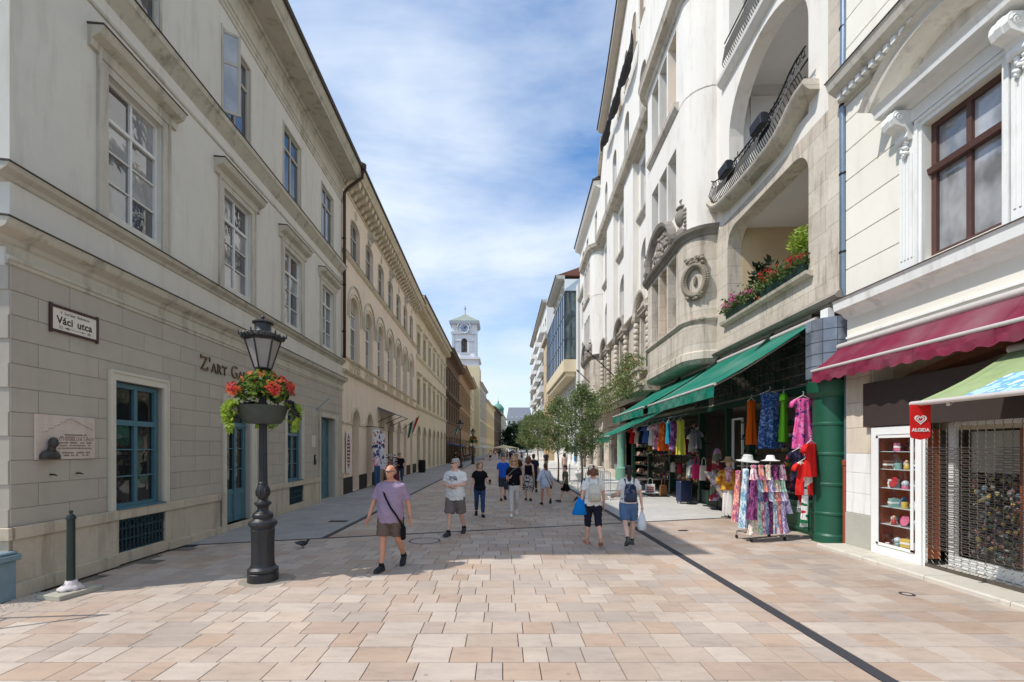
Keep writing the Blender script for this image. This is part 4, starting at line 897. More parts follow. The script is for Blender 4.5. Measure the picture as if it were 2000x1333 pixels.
def front_block(root, x0, x1, y, H, rh, cols, rows, wm):
    mb = MB(); mb.box(x0, x1, y, y+12, 0, H); mb.build('front_wall', wm, root)
    mb = MB(); mb.rings([[(x0-.4,y-.4,H+.002),(x1+.4,y-.4,H+.002),(x1+.4,y+12,H+.002),(x0-.4,y+12,H+.002)], [(x0+1.2,y+2.2,H+rh),(x1-1.2,y+2.2,H+rh),(x1-1.2,y+10,H+rh),(x0+1.2,y+10,H+rh)]]); mb.build('mansard', M('slate_roof', srgb(140,144,152), 0.7, 0.1, 1), root)
    for i in range(cols):
        for j in range(rows):
            c = lerp(x0, x1, (i+0.5)/cols); z = H-2.6-j*4.0; q = MB(); q.box(c-0.8, c+0.8, y-0.06, y+0.02, z-1.2, z+1.2); q.build('window', g_dark, root)
    for i in range(cols-1):
        c = lerp(x0, x1, (i+1)/cols); q = MB(); q.box(c-0.8, c+0.8, y+0.2, y+3, H+0.5, H+2.4); q.build('dormer', wm, root)
for o in list(b11.children): bpy.data.objects.remove(o)
b11.location = (12, 330, 0)
front_block(b11, -9, 9, 0, 23.0, 9.0, 5, 4, m_paleG)
# ------------------------------------------------------------------ church tower
t = thing('church_tower', 'white baroque church tower with clock, arched belfry and low pyramid roof', 'tower', (-10.6, 125, 0))
mw = M('tower_white', srgb(226,226,226), 0.9, 0.04, 0.4, 0.1, 10, srgb(176,176,176), 0.4); mg = M('tower_grey_relief', srgb(190,196,202), 0.9, 0.05, 0.5)
hw = 3.35
mb = MB(); mb.box(-hw-0.9, hw+0.9, -0.9, 8.2, 0, 24.5); mb.build('base', m_paleY, t)
mb = MB(); mb.box(-hw-0.5, hw+0.5, -0.5, 7.4, 24.5, 26.4); mb.box(-hw-1.0, hw+1.0, -1.0, 8.2, 26.4, 27.0); mb.build('lower_cornice', mw, t)
mb = MB(); mb.box(-hw, -0.85, 0, 6.8, 27.0, 36.0); mb.box(0.85, hw, 0, 6.8, 27.0, 36.0); mb.box(-0.85, 0.85, 0, 6.8, 27.0, 28.4); mb.box(-0.85, 0.85, 0, 6.8, 32.3, 36.0); mb.box(-0.85, 0.85, 1.0, 6.8, 28.4, 32.3)
ff = F(t, 1, 0); fn = lambda u, z, w: (u, -w, z)
a = [(-0.85*math.cos(math.pi*i/12), 31.4+0.898*math.sin(math.pi*i/12)) for i in range(13)]
mb.prism([(-0.85, 32.3)]+a[:7], fn, -1.0, 0); mb.prism(a[6:]+[(0.85, 32.3)], fn, -1.0, 0); mb.build('shaft', mw, t)
mb = MB()
for i in range(11): mb.box(-0.8, 0.8, 0.3, 0.4, 28.5+0.35*i, 28.68+0.35*i)
mb.box(-0.05, 0.05, 0.2, 0.3, 28.4, 32.2); mb.build('belfry_louvre', M('louvre_brown', srgb(66,52,48), 0.8), t)
mb = MB()
for s in (-1, 1):
    mb.box(s*hw-(0.15 if s > 0 else -0.0)-0.45*(s > 0), s*hw+0.15*(s < 0)+0.45*(s < 0), -0.25, 0, 27.2, 34.2)
    mb.box(min(s*1.3, s*2.4), max(s*1.3, s*2.4), -0.12, 0, 28.6, 31.2)
    mb.box(min(s*1.1, s*2.6), max(s*1.1, s*2.6), -0.2, 0, 31.4, 31.7)
mb.box(-hw-0.3, hw+0.3, -0.35, 0, 33.4, 34.0); mb.box(-1.3, 1.3, -0.3, 0, 27.9, 28.35); mb.build('pilasters', mg, t)
mb = MB(); mb.box(-hw-0.35, hw+0.35, -0.4, 7.2, 36.0, 36.4); mb.box(-hw-0.7, hw+0.7, -0.75, 7.5, 36.4, 36.9); mb.build('top_cornice', mg, t)
mb = MB(); mb.rings([[(-hw-0.8,-0.85,36.91),(hw+0.8,-0.85,36.91),(hw+0.8,7.6,36.91),(-hw-0.8,7.6,36.91)], [(-1.3,2.1,38.9),(1.3,2.1,38.9),(1.3,4.7,38.9),(-1.3,4.7,38.9)], [(-0.05,3.35,40.0),(0.05,3.35,40.0),(0.05,3.45,40.0),(-0.05,3.45,40.0)]]); mb.build('roof', M('tower_roof', srgb(146,152,140), 0.7, 0.1, 1), t)
mb = MB(); mb.tube([(0,3.4,39.9),(0,3.4,42.2)], 0.07, 6); mb.box(-0.35, 0.35, 3.36, 3.44, 41.3, 41.45); mb.build('cross', m_black, t)
ck = MB(); ck.rings([[(1.15*math.cos(j*math.pi/14), y, 34.9+1.15*math.sin(j*math.pi/14)) for j in range(28)] for y in (-0.001, -0.55)]); co = ck.build('clock', M('clock_face', srgb(120,132,158), 0.6), t)
q = MB()
q.rings([[(r*math.cos(j*math.pi/14), y, 34.9+r*math.sin(j*math.pi/14)) for j in range(28)] for r, y in ((1.15,-0.56),(1.35,-0.6),(1.35,-0.3))], False, False)
q.build('clock_rim', mw, co)
q = MB()
for k in range(12): an = k*math.pi/6; q.obox((0.92*math.sin(an), -0.57, 34.9+0.92*math.cos(an)), (0.06*math.cos(an), 0, -0.06*math.sin(an)), (0, 0.012, 0), (0.16*math.sin(an), 0, 0.16*math.cos(an)))
q.build('hour_marks', mw, co)
q = MB()
for an, l in ((R(35), 0.62), (R(52), 0.95)): q.obox((0.5*l*math.sin(an), -0.6, 34.9+0.5*l*math.cos(an)), (0.06*math.cos(an), 0, -0.06*math.sin(an)), (0, 0.012, 0), (0.55*l*math.sin(an), 0, 0.55*l*math.cos(an)))
q.build('clock_hands', M('clock_hand', srgb(40,44,60), 0.5), co)
q = MB(); q.tube([(1.75*math.cos(math.pi*(0.0+i/12)), -0.55, 35.2+1.75*math.sin(math.pi*i/12)) for i in range(13)], 0.2, 6); q.build('clock_arch', mg, co)
# ------------------------------------------------------------------ right side: white banded building with the ice cream shop
m_w1 = M('cream_white_wall', srgb(238,234,220), 0.85, 0.03, 0.7, 0.08, 50, srgb(206,200,184), 0.3, objvar=0.02)
m_w2 = M('white_dressing', srgb(236,236,232), 0.85, 0.04, 1.0, 0.12, 40, srgb(160,152,138), 0.55)
m_w3 = M('cornice_stone', srgb(206,200,188), 0.9, 0.08, 1.5, 0.2, 40, srgb(120,110,98), 0.7)
m_fr = M('brown_window_paint', srgb(92,66,60), 0.55, 0.12, 8, 0.1)
A0, A1 = 2.2, 9.25
r1 = thing('banded_building', 'white banded corner house with brown windows above the ice cream shop', 'building', (7.0, A0, 0))
f = F(r1, -1, A0)
WI = [(6.33, 7.54), (2.9, 4.11)]
hs = [(a, b, 5.14, 7.36) for a, b in WI]+[(a, b, 9.95, 12.1) for a, b in WI]+[(2.4, 8.62, 0.06, 3.6)]
mb = MB(); f.wall(mb, A0, A1, 0, 16.0, hs, -0.6, 0.0); f.box(mb, A0, A1, -12, -0.6, 3.61, 16.0); f.box(mb, A0, A1, -12, -3.4, 0, 3.6); f.box(mb, 8.75, A1, -3.4, -0.6, 0, 3.6); f.box(mb, A0, 2.38, -3.4, -0.6, 0, 3.6); mb.build('wall', m_w1, r1)
# banded rustication, band by band
zb = [5.02+0.6*i for i in range(7)]+[9.5+0.6*i for i in range(6)]
for i, z in enumerate(zb):
    z1 = min(z+0.6, 8.95 if z < 9 else 13.2)
    segs = [(A0, A1)]
    lo, hi = (5.0, 8.05) if z < 9 else (9.4, 12.6)
    if z < hi and z1 > lo:
        for a, b in WI:
            ns = []
            for x, y in segs:
                if b+0.42 <= x or a-0.42 >= y: ns.append((x, y)); continue
                if a-0.42-x > 0.05: ns.append((x, a-0.42))
                if y-b-0.42 > 0.05: ns.append((b+0.42, y))
            segs = ns
    for a, b in segs:
        q = MB(); f.box(q, a, b, 0.001, 0.03, z+0.008, z1-0.008); q.build('stone_band', m_w1, r1, bevel=0.006)
def mo(name, pts, mat=None, a=A0, b=A1): mb = MB(); f.prof(mb, pts, a, b); mb.build(name, mat or m_w2, r1)
mo('sill_cornice', [(0,4.62),(0.06,4.66),(0.10,4.72),(0.26,4.78),(0.28,4.94),(0.30,4.97),(0,4.99)], b=A1+0.02); mo('sill_flashing', [(0,4.992),(0.315,4.972),(0.315,4.985),(0,5.01)], m_leadtop, b=A1+0.02)
mo('fascia_line', [(0,4.22),(0.03,4.22),(0.03,4.26),(0,4.26)])
mo('dentil_cornice', [(0,8.95),(0.06,8.97),(0.06,9.03),(0.16,9.05),(0.16,9.14),(0.22,9.16),(0.36,9.26),(0.40,9.38),(0.42,9.42),(0,9.45)], m_w3, b=A1+0.05); mo('cornice_flashing', [(0,9.452),(0.435,9.425),(0.435,9.44),(0,9.48)], m_leadtop, b=A1+0.06)
q = MB(); q.box(-0.17, 0.0, -0.045, 0.045, 9.045, 9.145); me = q.mesh('dentil'); me.materials.append(m_w2)
for i in range(44): obj('dentil', me, r1, (-0.065, 0.1+0.16*i, -0.0))
def big_window(a, b, z0, z1, ped):
    o = window(f, a, b, z0, z1, -0.10, m_fr, MG('glass_lace', (0.30, 0.31, 0.32), 0.03, 1.9, 0.04), 0.085, 2, (0.34, 0.66), 0.02, (1, 1), 0.09)
    q = MB(); zt = z1-(z1-z0-0.17)*0.34-0.085; f.prof(q, [(-0.1,zt-0.06),(-0.04,zt-0.05),(-0.02,zt+0.04),(-0.1,zt+0.06)], a, b); q.build('transom', m_fr, o)
    q = MB(); f.wall(q, a-0.11, b+0.11, z0-0.1, z1+0.14, [(a, b, z0-0.11, z1)], 0.0, 0.06); f.wall(q, a-0.11, b+0.11, z0-0.1, z1+0.14, [(a-0.05, b+0.05, z0-0.11, z1+0.08)], 0.06, 0.09); q.build('surround', m_w2, o)
    for c in (a-0.27, b+0.27):
        q = MB(); f.box(q, c-0.15, c+0.15, 0.0, 0.07, z0-0.12, z1+0.1)
        for k in range(4): f.box(q, c-0.115+0.065*k, c-0.085+0.065*k, 0.07, 0.085, z0+0.1, z1-0.35)
        q.build('pilaster', m_w2, o, bevel=0.004)
        q = MB()                                    # scrolled console with a leaf drop
        pr = [(0.07,z1+0.36),(0.36,z1+0.36),(0.40,z1+0.30),(0.41,z1+0.22),(0.37,z1+0.13),(0.28,z1+0.10),(0.20,z1+0.07),(0.16,z1+0.0),(0.18,z1-0.08),(0.15,z1-0.12),(0.07,z1-0.12)]
        f.prof(q, pr, c-0.12, c+0.12); f.prof(q, [(w+0.012 if w > 0.08 else w, z+0.005) for w, z in pr], c-0.04, c+0.04)
        for e in (-0.125, 0.125):
            q.tube([f.p(c+e, 0.30+0.075*math.cos(k*0.6)*(1-k/22), z1+0.245+0.075*math.sin(k*0.6)*(1-k/22)) for k in range(19)], 0.014, 5)
        q.build('console', m_w2, o, bevel=0)
        q = MB(); rg = random.Random(int(c*100))
        for k in range(11): q.ell(f.p(c+rg.uniform(-.07,.07), 0.11, z1-0.14-0.022*k), 0.05, 0.04-0.002*k, 0.035, 7, 5)
        q.build('leaf_drop', m_w2, o, True)
    za = z1+0.36; e0, e1 = a-0.58, b+0.58
    q = MB(); f.box(q, a-0.42, b+0.42, 0.0, 0.10, z1+0.15, za); f.prof(q, [(0,za),(0.14,za+0.005),(0.18,za+0.07),(0.42,za+0.09),(0.44,za+0.18),(0.50,za+0.25),(0,za+0.26)], e0+0.06, e1-0.06); q.build('hood_cornice', m_w2, o)
    if ped:
        q = MB(); c = (a+b)/2; hw = (e1-e0)/2; Hh = 0.62; Rr = (hw*hw+Hh*Hh)/(2*Hh); th = math.asin(hw/Rr)
        pts = [(c+Rr*math.sin(-th+2*th*i/20), za+0.26-Rr*math.cos(th)+Rr*math.cos(-th+2*th*i/20)) for i in range(21)]
        f.sweep(q, pts, [(0,-0.02),(0.22,-0.02),(0.44,0.07),(0.46,0.16),(0.54,0.22),(0,0.24)]); q.build('segment_pediment', m_w3, o)
        q = MB(); f.shape(q, [(p[0], p[1]) for p in pts], 0.0, 0.06); q.build('tympanum', m_w3, o)
for a, b in WI: big_window(a, b, 5.14, 7.36, True); big_window(a, b, 9.95, 12.1, False)
# pier beside the shop: tan stone above, white painted, grey foot
m_pier = M('tan_pier', srgb(214,202,182), 0.9, 0.08, 1.5, 0.2, 40, srgb(150,134,110), 0.5, objvar=0.06)
for i, (z0, z1, mt) in enumerate(((0.0,0.72,M('grey_plinth', srgb(178,176,164), 0.9, 0.08, 2, 0.2)),(0.725,1.12,m_w2),(1.125,1.52,m_w2),(1.525,1.9,m_w2),(1.905,2.4,m_pier),(2.405,2.9,m_pier),(2.905,3.4,m_pier),(3.405,3.72,m_pier))):
    q = MB(); f.box(q, 8.63-(0.06 if i == 0 else 0), A1-0.01, 0.002, 0.05 if i == 0 else 0.03, z0, z1); q.build('pier_block', mt, r1, bevel=0.006)
# arched head of the shop opening behind the name board
q = MB(); f.box(q, 2.4, 8.62, -0.45, -0.40, 2.3, 3.6); q.build('shop_soffit_wall', M('soffit_buff', srgb(196,182,156), 0.9, 0.08), r1)
q = MB(); f.sweep(q, [(8.55-6.1*i/16, 3.05+0.5*math.sin(math.pi*i/16)) for i in range(17)], [(-0.3,-0.05),(0.02,-0.05),(0.02,0.08),(-0.3,0.08)]); q.build('arch_ring', M('arch_brown', srgb(104,66,48), 0.8), r1)
q = MB(); f.prof(q, [(0.03,2.41),(0.13,2.41),(0.13,3.23),(0.03,3.23)], 2.6, 8.68); q.build('name_board', M('board_umber', srgb(64,54,50), 0.7, 0.08, 4, 0.05), r1)
# kerb step
t = thing('kerb_step', 'long pale stone step in front of the ice cream shop', 'step', (6.4, A0, 0))
for i in range(6):
    q = MB(); a = i*1.18; q.prism([(0.0,-0.02),(0.62,-0.02),(0.62,0.07),(0.02,0.07),(0.0,0.05)], lambda x, z, y: (x, y, z), a+0.004, a+1.176); q.build('step_stone', M('step_stone', srgb(206,200,186), 0.9, 0.08, 3, 0.3, 40, srgb(150,138,120), 0.6, objvar=0.05), t)
# display case
t = thing('display_case', 'white framed glass display case with brown shelves of souvenirs', 'display case', (6.93, 7.50, 0.07))
mb = MB(); D = 1.02
for y0, y1, z0, z1 in ((0,0.11,0,2.32),(D-0.11,D,0,2.32)): mb.box(-0.04, 0.02, y0, y1, z0, z1)
mb.box(-0.041, 0.02, 0.11, D-0.11, 0, 0.16); mb.box(-0.041, 0.02, 0.11, D-0.11, 2.18, 2.32); mb.build('frame', m_white, t, bevel=0.005)
mb = MB()
for y0, y1, z0, z1 in ((0.13,0.18,0.18,2.16),(D-0.18,D-0.13,0.18,2.16)): mb.box(-0.055, -0.041, y0, y1, z0, z1)
mb.box(-0.055, -0.041, 0.13, D-0.13, 0.17, 0.22); mb.box(-0.055, -0.041, 0.13, D-0.13, 2.12, 2.17); mb.build('door_frame', m_white, t)
wood = M('case_wood', srgb(164,86,50), 0.5, 0.15, 3, 0.05)
mb = MB(); mb.box(0.30, 0.33, 0.05, D-0.05, 0.1, 2.25); mb.box(0.02, 0.30, 0.05, 0.10, 0.1, 2.25); mb.box(0.02, 0.30, D-0.10, D-0.05, 0.1, 2.25); mb.box(0.02, 0.30, 0.1, D-0.1, 0.10, 0.16); mb.box(0.02, 0.30, 0.1, D-0.1, 2.2, 2.25); mb.build('cabinet_back', wood, t)
shz = [0.20, 0.56, 0.88, 1.22, 1.56, 1.88]
for z in shz[1:]: mb = MB(); mb.box(0.03, 0.29, 0.11, D-0.11, z-0.012, z); mb.build('shelf', M('glass_shelf', srgb(196,206,204), 0.2, 0.03), t)
gl, nt, bb = newmat('clear_pane'); tr = nt.nodes.new('ShaderNodeBsdfTransparent'); gy = nt.nodes.new('ShaderNodeBsdfGlossy'); gy.inputs['Roughness'].default_value = 0.02; lwt = nt.nodes.new('ShaderNodeLayerWeight'); lwt.inputs[0].default_value = 0.5; fz = nt.nodes.new('ShaderNodeMath'); fz.operation = 'POWER'; fz.inputs[1].default_value = 4.0; nt.links.new(lwt.outputs['Facing'], fz.inputs[0]); fa = nt.nodes.new('ShaderNodeMath'); fa.operation = 'MULTIPLY_ADD'; fa.inputs[1].default_value = 0.45; fa.inputs[2].default_value = 0.03; nt.links.new(fz.outputs[0], fa.inputs[0]); mx = nt.nodes.new('ShaderNodeMixShader'); nt.links.new(fa.outputs[0], mx.inputs[0]); nt.links.new(tr.outputs[0], mx.inputs[1]); nt.links.new(gy.outputs[0], mx.inputs[2]); nt.links.new(mx.outputs[0], nt.nodes['Material Output'].inputs[0]); m_clear = gl
mb = MB(); mb.box(-0.012, -0.006, 0.15, D-0.15, 0.18, 2.16); mb.build('pane', m_clear, t)
rg = random.Random(21)
sou = [('white', srgb(226,224,218)), ('pink', srgb(208,110,140)), ('mint', srgb(132,176,164)), ('navy', srgb(60,64,110)), ('lilac', srgb(170,150,200)), ('grey', srgb(140,144,150)), ('yellow', srgb(214,184,90)), ('red', srgb(176,50,50)), ('brown', srgb(110,70,50)), ('sky blue', srgb(110,160,200))]
lvl = ['lowest', 'second', 'third', 'fourth', 'fifth', 'top']
used = {}
def souvenir(x, y, z, kind, c, where, grp, s=1.0):
    lb = '%s %s %s' % (c[0], {'mug':'mug','box':'gift box','snow':'snow globe','plate':'painted plate','doll':'small doll'}[kind], where)
    t = thing('souvenir_'+{'snow':'globe'}.get(kind, kind), lb, 'souvenir', (x, y, z), rg.uniform(0, 6.28), grp)
    m = M('souvenir_'+c[0].replace(' ', '_'), c[1], 0.4, 0.12, 30, 0.02, spec=0.5); w2 = MATS['white_paint']
    q = MB()
    if kind == 'mug':
        q.lathe([(0.034,0),(0.04,0.01),(0.04,0.09),(0.035,0.09),(0.034,0.02)], n=12); q.build('cup', m, t, True, angle=40)
        q = MB(); q.tube([(0.038+0.024*math.sin(math.pi*k/6), 0, 0.02+0.055*k/6) for k in range(7)], 0.006, 5); q.build('ear', m, t)
    elif kind == 'box':
        q.box(-0.06, 0.06, -0.035, 0.035, 0, 0.12); q.build('carton', m, t, bevel=0.004); q = MB(); q.box(-0.062, 0.062, -0.037, 0.037, 0.05, 0.075); q.build('ribbon', w2, t)
    elif kind == 'snow':
        q.lathe([(0.04,0),(0.042,0.03),(0.034,0.04)], n=12); q.build('foot', m, t); q = MB(); q.ell((0,0,0.075), 0.045, 0.045, 0.045, 12, 8); q.build('ball', M('globe_glass', srgb(190,200,206), 0.1, 0.1, 40, 0, spec=0.6), t, True)
    elif kind == 'plate':
        q.lathe([(0.01,0.0),(0.075,0.012),(0.08,0.016),(0.06,0.008),(0.01,0.006)], n=18); o = q.build('dish', m, t, True); o.rotation_euler = (R(74), 0, 0); o.location = (0, 0, 0.078); q = MB(); q.box(-0.03, 0.03, -0.01, 0.035, 0, 0.012); q.build('stand', w2, t)
    else:
        q.lathe([(0.035,0),(0.03,0.05),(0.018,0.085),(0.012,0.09)], n=10); q.build('gown', m, t, True); q = MB(); q.ell((0,0,0.11), 0.022, 0.022, 0.025, 10, 6); q.build('head', M('doll_skin', srgb(214,170,140), 0.7), t, True)
    t.scale = (s, s, s)
kinds = ['mug', 'box', 'snow', 'plate', 'doll']
for li, z in enumerate(shz):
    n = (7, 6, 6, 6, 7, 4)[li]
    for i in range(n):
        souvenir(6.93+0.10+0.09*((i*7) % 2)+rg.uniform(-.01,.01), 7.50+0.19+0.64*(i+0.5)/n, 0.07+z+0.001, kinds[(i*3+li*2) % 5], sou[(i*3+li*5) % 10], 'on the %s shelf of the white display case' % lvl[li], 'souvenirs in the display case', 1.25)
t = thing('bead_bundle', 'purple and pink bundle of beads hanging at the top of the display case', 'beads', (7.08, 7.82, 2.05)); mb = MB()
for k in range(60): mb.ell((rg.gauss(0,.05), rg.gauss(0,.09), rg.gauss(0,.06)), .022, .022, .022, 6, 4)
mb.tube([(0,0,0),(0,0,0.2)], 0.006, 5); mb.build('beads', MP('beads', [srgb(90,50,90), srgb(190,90,130), srgb(40,36,60), srgb(200,150,180)], 30), t, True)
# shop glazing behind the grille
t = thing('shop_window', 'white framed shop door and window stuffed with souvenirs behind the grille', 'shop window', (7.32, 3.0, 0.07))
mb = MB()
for y in (0.0, 1.25, 2.55, 2.72, 3.3, 4.38): mb.box(0, 0.08, y, y+0.10, 0, 2.35)
mb.box(0.001, 0.08, 0, 4.45, 2.3, 2.4); mb.box(0.001, 0.08, 0, 4.45, 0, 0.18); mb.build('frame', m_white, t, bevel=0.004)
mb = MB(); mb.box(0.5, 0.55, -0.5, 4.5, 0, 2.5); mb.build('backdrop', M('shop_back', srgb(60,52,48), 0.9, 0.2, 3), t)
mb = MB(); mb.box(0.2, 0.24, 3.45, 3.62, 0.2, 2.25); mb.build('brown_post', wood, t)
mb = MB(); mb.box(0.25, 0.3, 3.2, 4.35, 1.55, 2.2); mb.build('blind', M('blind_grey', srgb(176,172,164), 0.9, 0.08), t)
cols = [srgb(70,80,60), srgb(150,150,140), srgb(90,70,60), srgb(180,160,90), srgb(110,140,150), srgb(60,60,70), srgb(160,110,110)]
mb = MB()
for k in range(420):
    c = (0.18+rg.random()*0.2, rg.uniform(3.2, 4.35) if k % 3 else rg.uniform(0.1, 2.6), 0.2+1.35*rg.random()**1.2); mb.ell(c, .03, rg.uniform(.02,.05), rg.uniform(.02,.06), 6, 4)
o = mb.build('souvenir_heap', MP('heap_colours', cols, 14), t, True); o['kind'] = 'stuff'
for y0, y1 in ((0.1,1.25),(1.35,2.55),(2.82,3.3),(3.4,4.38)): mb = MB(); mb.box(0.035, 0.04, y0, y1, 0.18, 2.3); mb.build('pane', m_clear, t)
# roller grille: wavy vertical wires and short cross links
t = thing('roller_grille', 'closed steel link roller grille across the ice cream shop front', 'grille', (6.955, 4.0, 0.07))
m_gr = M('grille_steel', srgb(104,96,88), 0.4, 0.1, 10, 0.05, metal=0.5, spec=0.5)
mb = MB(); n = 30; Lg = 3.48
for i in range(n+1):
    y = Lg*i/n; pts = []
    for k in range(60): z = 2.38*k/59; wv = 0.013*(1 if k % 2 else -1)*(1.5 if z < 0.35 else 0.6); pts.append((0.0, y+wv, z))
    mb.tube(pts, 0.0052, 4)
o = mb.build('wires', m_gr, t); o['kind'] = 'stuff'
mb = MB()
for k in range(46):
    z = 0.32+1.62*k/45
    for i in range(n):
        y0 = Lg*i/n; d = 0.008*((k+i) % 2); mb.tube([(0.006, y0, z+d), (0.010, y0+Lg/n/2, z-0.004+d), (0.006, y0+Lg/n, z+d)], 0.0058, 4)
o = mb.build('links', m_gr, t); o['kind'] = 'stuff'
mb = MB(); mb.box(-0.02, 0.03, 0, Lg, 0, 0.05); mb.build('bottom_bar', m_gr, t)
mb = MB(); mb.box(-0.02, 0.03, Lg, Lg+0.03, 0, 2.38); mb.build('guide_rail', m_white, t)
# awnings
m_bar = M('awning_bar', srgb(196,188,182), 0.4, 0.06, 4, 0.02, spec=0.5)
m_mar = MCanvas('maroon_canvas', srgb(124,44,66)); m_ggr = MCanvas('sage_canvas', srgb(150,168,116)); m_grn = MCanvas('green_canvas', srgb(26,112,92))
def awning(name, label, xw, zw, xf, zf, y0, y1, canvas, val=0.26, scallop=0.0, arms=2, skew=0.0):
    t = thing(name, label, 'awning', (xw, y0, zw))
    d = Vector((xf-xw, 0, zf-zw)); L_ = y1-y0; sk = lambda y: skew*y
    mb = MB(); n = 24; top = []; bot = []
    for i in range(n+1):
        y = L_*i/n; sag = [(k/6, -0.05*math.sin(math.pi*k/6)) for k in range(7)]
        top.append([(d.x*a+sk(y), y, d.z*a+s) for a, s in sag])
    mb.rings([r+[(p[0], p[1], p[2]-0.006) for p in reversed(r)] for r in top]); mb.build('canvas', canvas, t)
    mb = MB(); rows = []
    for i in range(4*n+1):
        y = L_*i/(4*n); h = val*(1-scallop*0.22*(1-abs(math.sin(math.pi*y/0.30)))); wv = 0.012*math.sin(y*9)+0.008*math.sin(y*23)
        rows.append([(d.x+sk(y)-0.01, y, d.z-0.01), (d.x+sk(y)-0.015+wv, y, d.z-h*0.5), (d.x+sk(y)-0.02-wv, y, d.z-h), (d.x+sk(y)-0.014-wv, y, d.z-h), (d.x+sk(y)-0.009+wv, y, d.z-h*0.5), (d.x+sk(y)-0.004, y, d.z-0.01)])
    mb.rings(rows); mb.build('valance', canvas, t)
    mb = MB(); mb.tube([(d.x+sk(0), -0.02, d.z), (d.x+sk(L_), L_+0.02, d.z)], 0.033, 10); mb.build('front_bar', m_bar, t, True, angle=40)
    mb = MB(); mb.tube([(0, -0.02, 0.02), (sk(L_), L_+0.02, 0.02)], 0.06, 10); mb.build('roller', m_bar, t, True, angle=40)
    for i in range(arms):
        y = L_*(0.12+0.76*i/max(1, arms-1)); mb = MB(); mb.tube([(sk(y)+0.05*(1 if xf < xw else -1), y, -0.12), (d.x*0.5+sk(y), y+0.35, d.z*0.55-0.16), (d.x*0.97+sk(y), y, d.z-0.05)], 0.022, 7); mb.build('arm', m_bar, t)
    return t
awning('maroon_awning', 'maroon scalloped shop awning on the white banded house', 6.93, 4.07, 6.50, 3.62, 2.3, 9.55, m_mar, 0.27, 1.0, 2)
t = awning('ice_cream_awning', 'sage green shop awning with a blue printed panel near the right edge', 6.86, 3.32, 5.52, 2.60, 2.4, 6.13, m_ggr, 0.02, 0, 2)
mb = MB(); n = 8
mb.rings([[(lerp(0,-1.34,a)+0.0, y, lerp(0,-0.72,a)-0.05*math.sin(math.pi*a)+e) for a, e in ((0.50,0.010),(0.75,0.010),(0.965,0.008),(0.965,0.004),(0.75,0.004),(0.50,0.004))] for y in (2.0,2.4,2.8,3.14)]); o = mb.build('printed_panel', MP('awning_print', [srgb(150,190,220), srgb(172,206,230), srgb(120,170,210), srgb(214,224,230)], 3, kind='noise'), t)
t = thing('ice_cream_pennant', 'red pennant with a white heart logo hanging from the sage awning corner', 'pennant', (5.50, 6.10, 2.60))
pr = [(-0.15,-0.02),(0.15,-0.02),(0.15,-0.42),(0.13,-0.46),(0.0,-0.485),(-0.13,-0.46),(-0.15,-0.42)]
mb = MB(); mb.prism([(x*0.93+0.03, z) for x, z in pr], lambda x, z, y: (x, y+0.02*x, z), -0.075, -0.07); o = mb.build('cloth', MC('pennant_red', srgb(226,44,40)), t)
def heart(s, w):
    o_ = []; i_ = []
    for k in range(40):
        a = 2*math.pi*k/40; x = 16*math.sin(a)**3; y = 13*math.cos(a)-5*math.cos(2*a)-2*math.cos(3*a)-math.cos(4*a); o_.append((x*s/16, y*s/16)); i_.append((x*(s-w)/16, y*(s-w)/16))
    return o_, i_
mb = MB(); a, b = heart(0.082, 0.02); mb.rings([[(p[0]+0.03, y, p[1]*0.85-0.215) for p in q] for q, y in ((a,-0.0755),(a,-0.079),(b,-0.079),(b,-0.0755))], False, False)
a, b = heart(0.046, 0.014); mb.rings([[(p[0]+0.03, y, p[1]*0.85-0.215) for p in q] for q, y in ((a,-0.0755),(a,-0.079),(b,-0.079),(b,-0.0755))], False, False); mb.build('heart_logo', m_white, t)
text('lettering', 'ALGIDA', 0.062, m_white, t, (0.03, -0.078, -0.375), (R(90), 0, 0), 0.001, 'CENTER', 1.0, 1.05, 0.002)
# downpipes between the two houses
t = thing('zinc_downpipe', 'zinc rain pipe running down between the two right hand houses', 'downpipe', (6.97, 9.30, 0))
mb = MB(); mb.tube([(0,0,16),(0,0,10.5),(0,0.02,9.2),(0,0.02,5.3),(0.05,0.03,5.1)], 0.065, 12); mb.build('pipe', m_zinc, t, True, angle=50)
for z in (6.0, 7.6, 9.0, 10.6, 12.2): mb = MB(); mb.lathe([(0.075,z),(0.08,z+0.02),(0.075,z+0.04)], (0,0.015,0), 12); mb.box(0, 0.14, 0, 0.03, z, z+0.04); mb.build('clamp', m_black, t)
t = thing('terracotta_pipe', 'rust red cast iron pipe beside the green kiosk column', 'downpipe', (7.06, 9.33, 0))
mb = MB(); mb.lathe([(0.075,0),(0.075,1.65),(0.09,1.66),(0.09,1.75),(0.06,1.77)], n=12); mb.build('lower_pipe', M('rust_red', srgb(150,74,56), 0.7, 0.1, 6, 0.1), t, True, angle=40)
mb = MB(); mb.lathe([(0.055,1.77),(0.055,3.6)], n=10); mb.build('upper_pipe', m_zinc, t, True, angle=40)
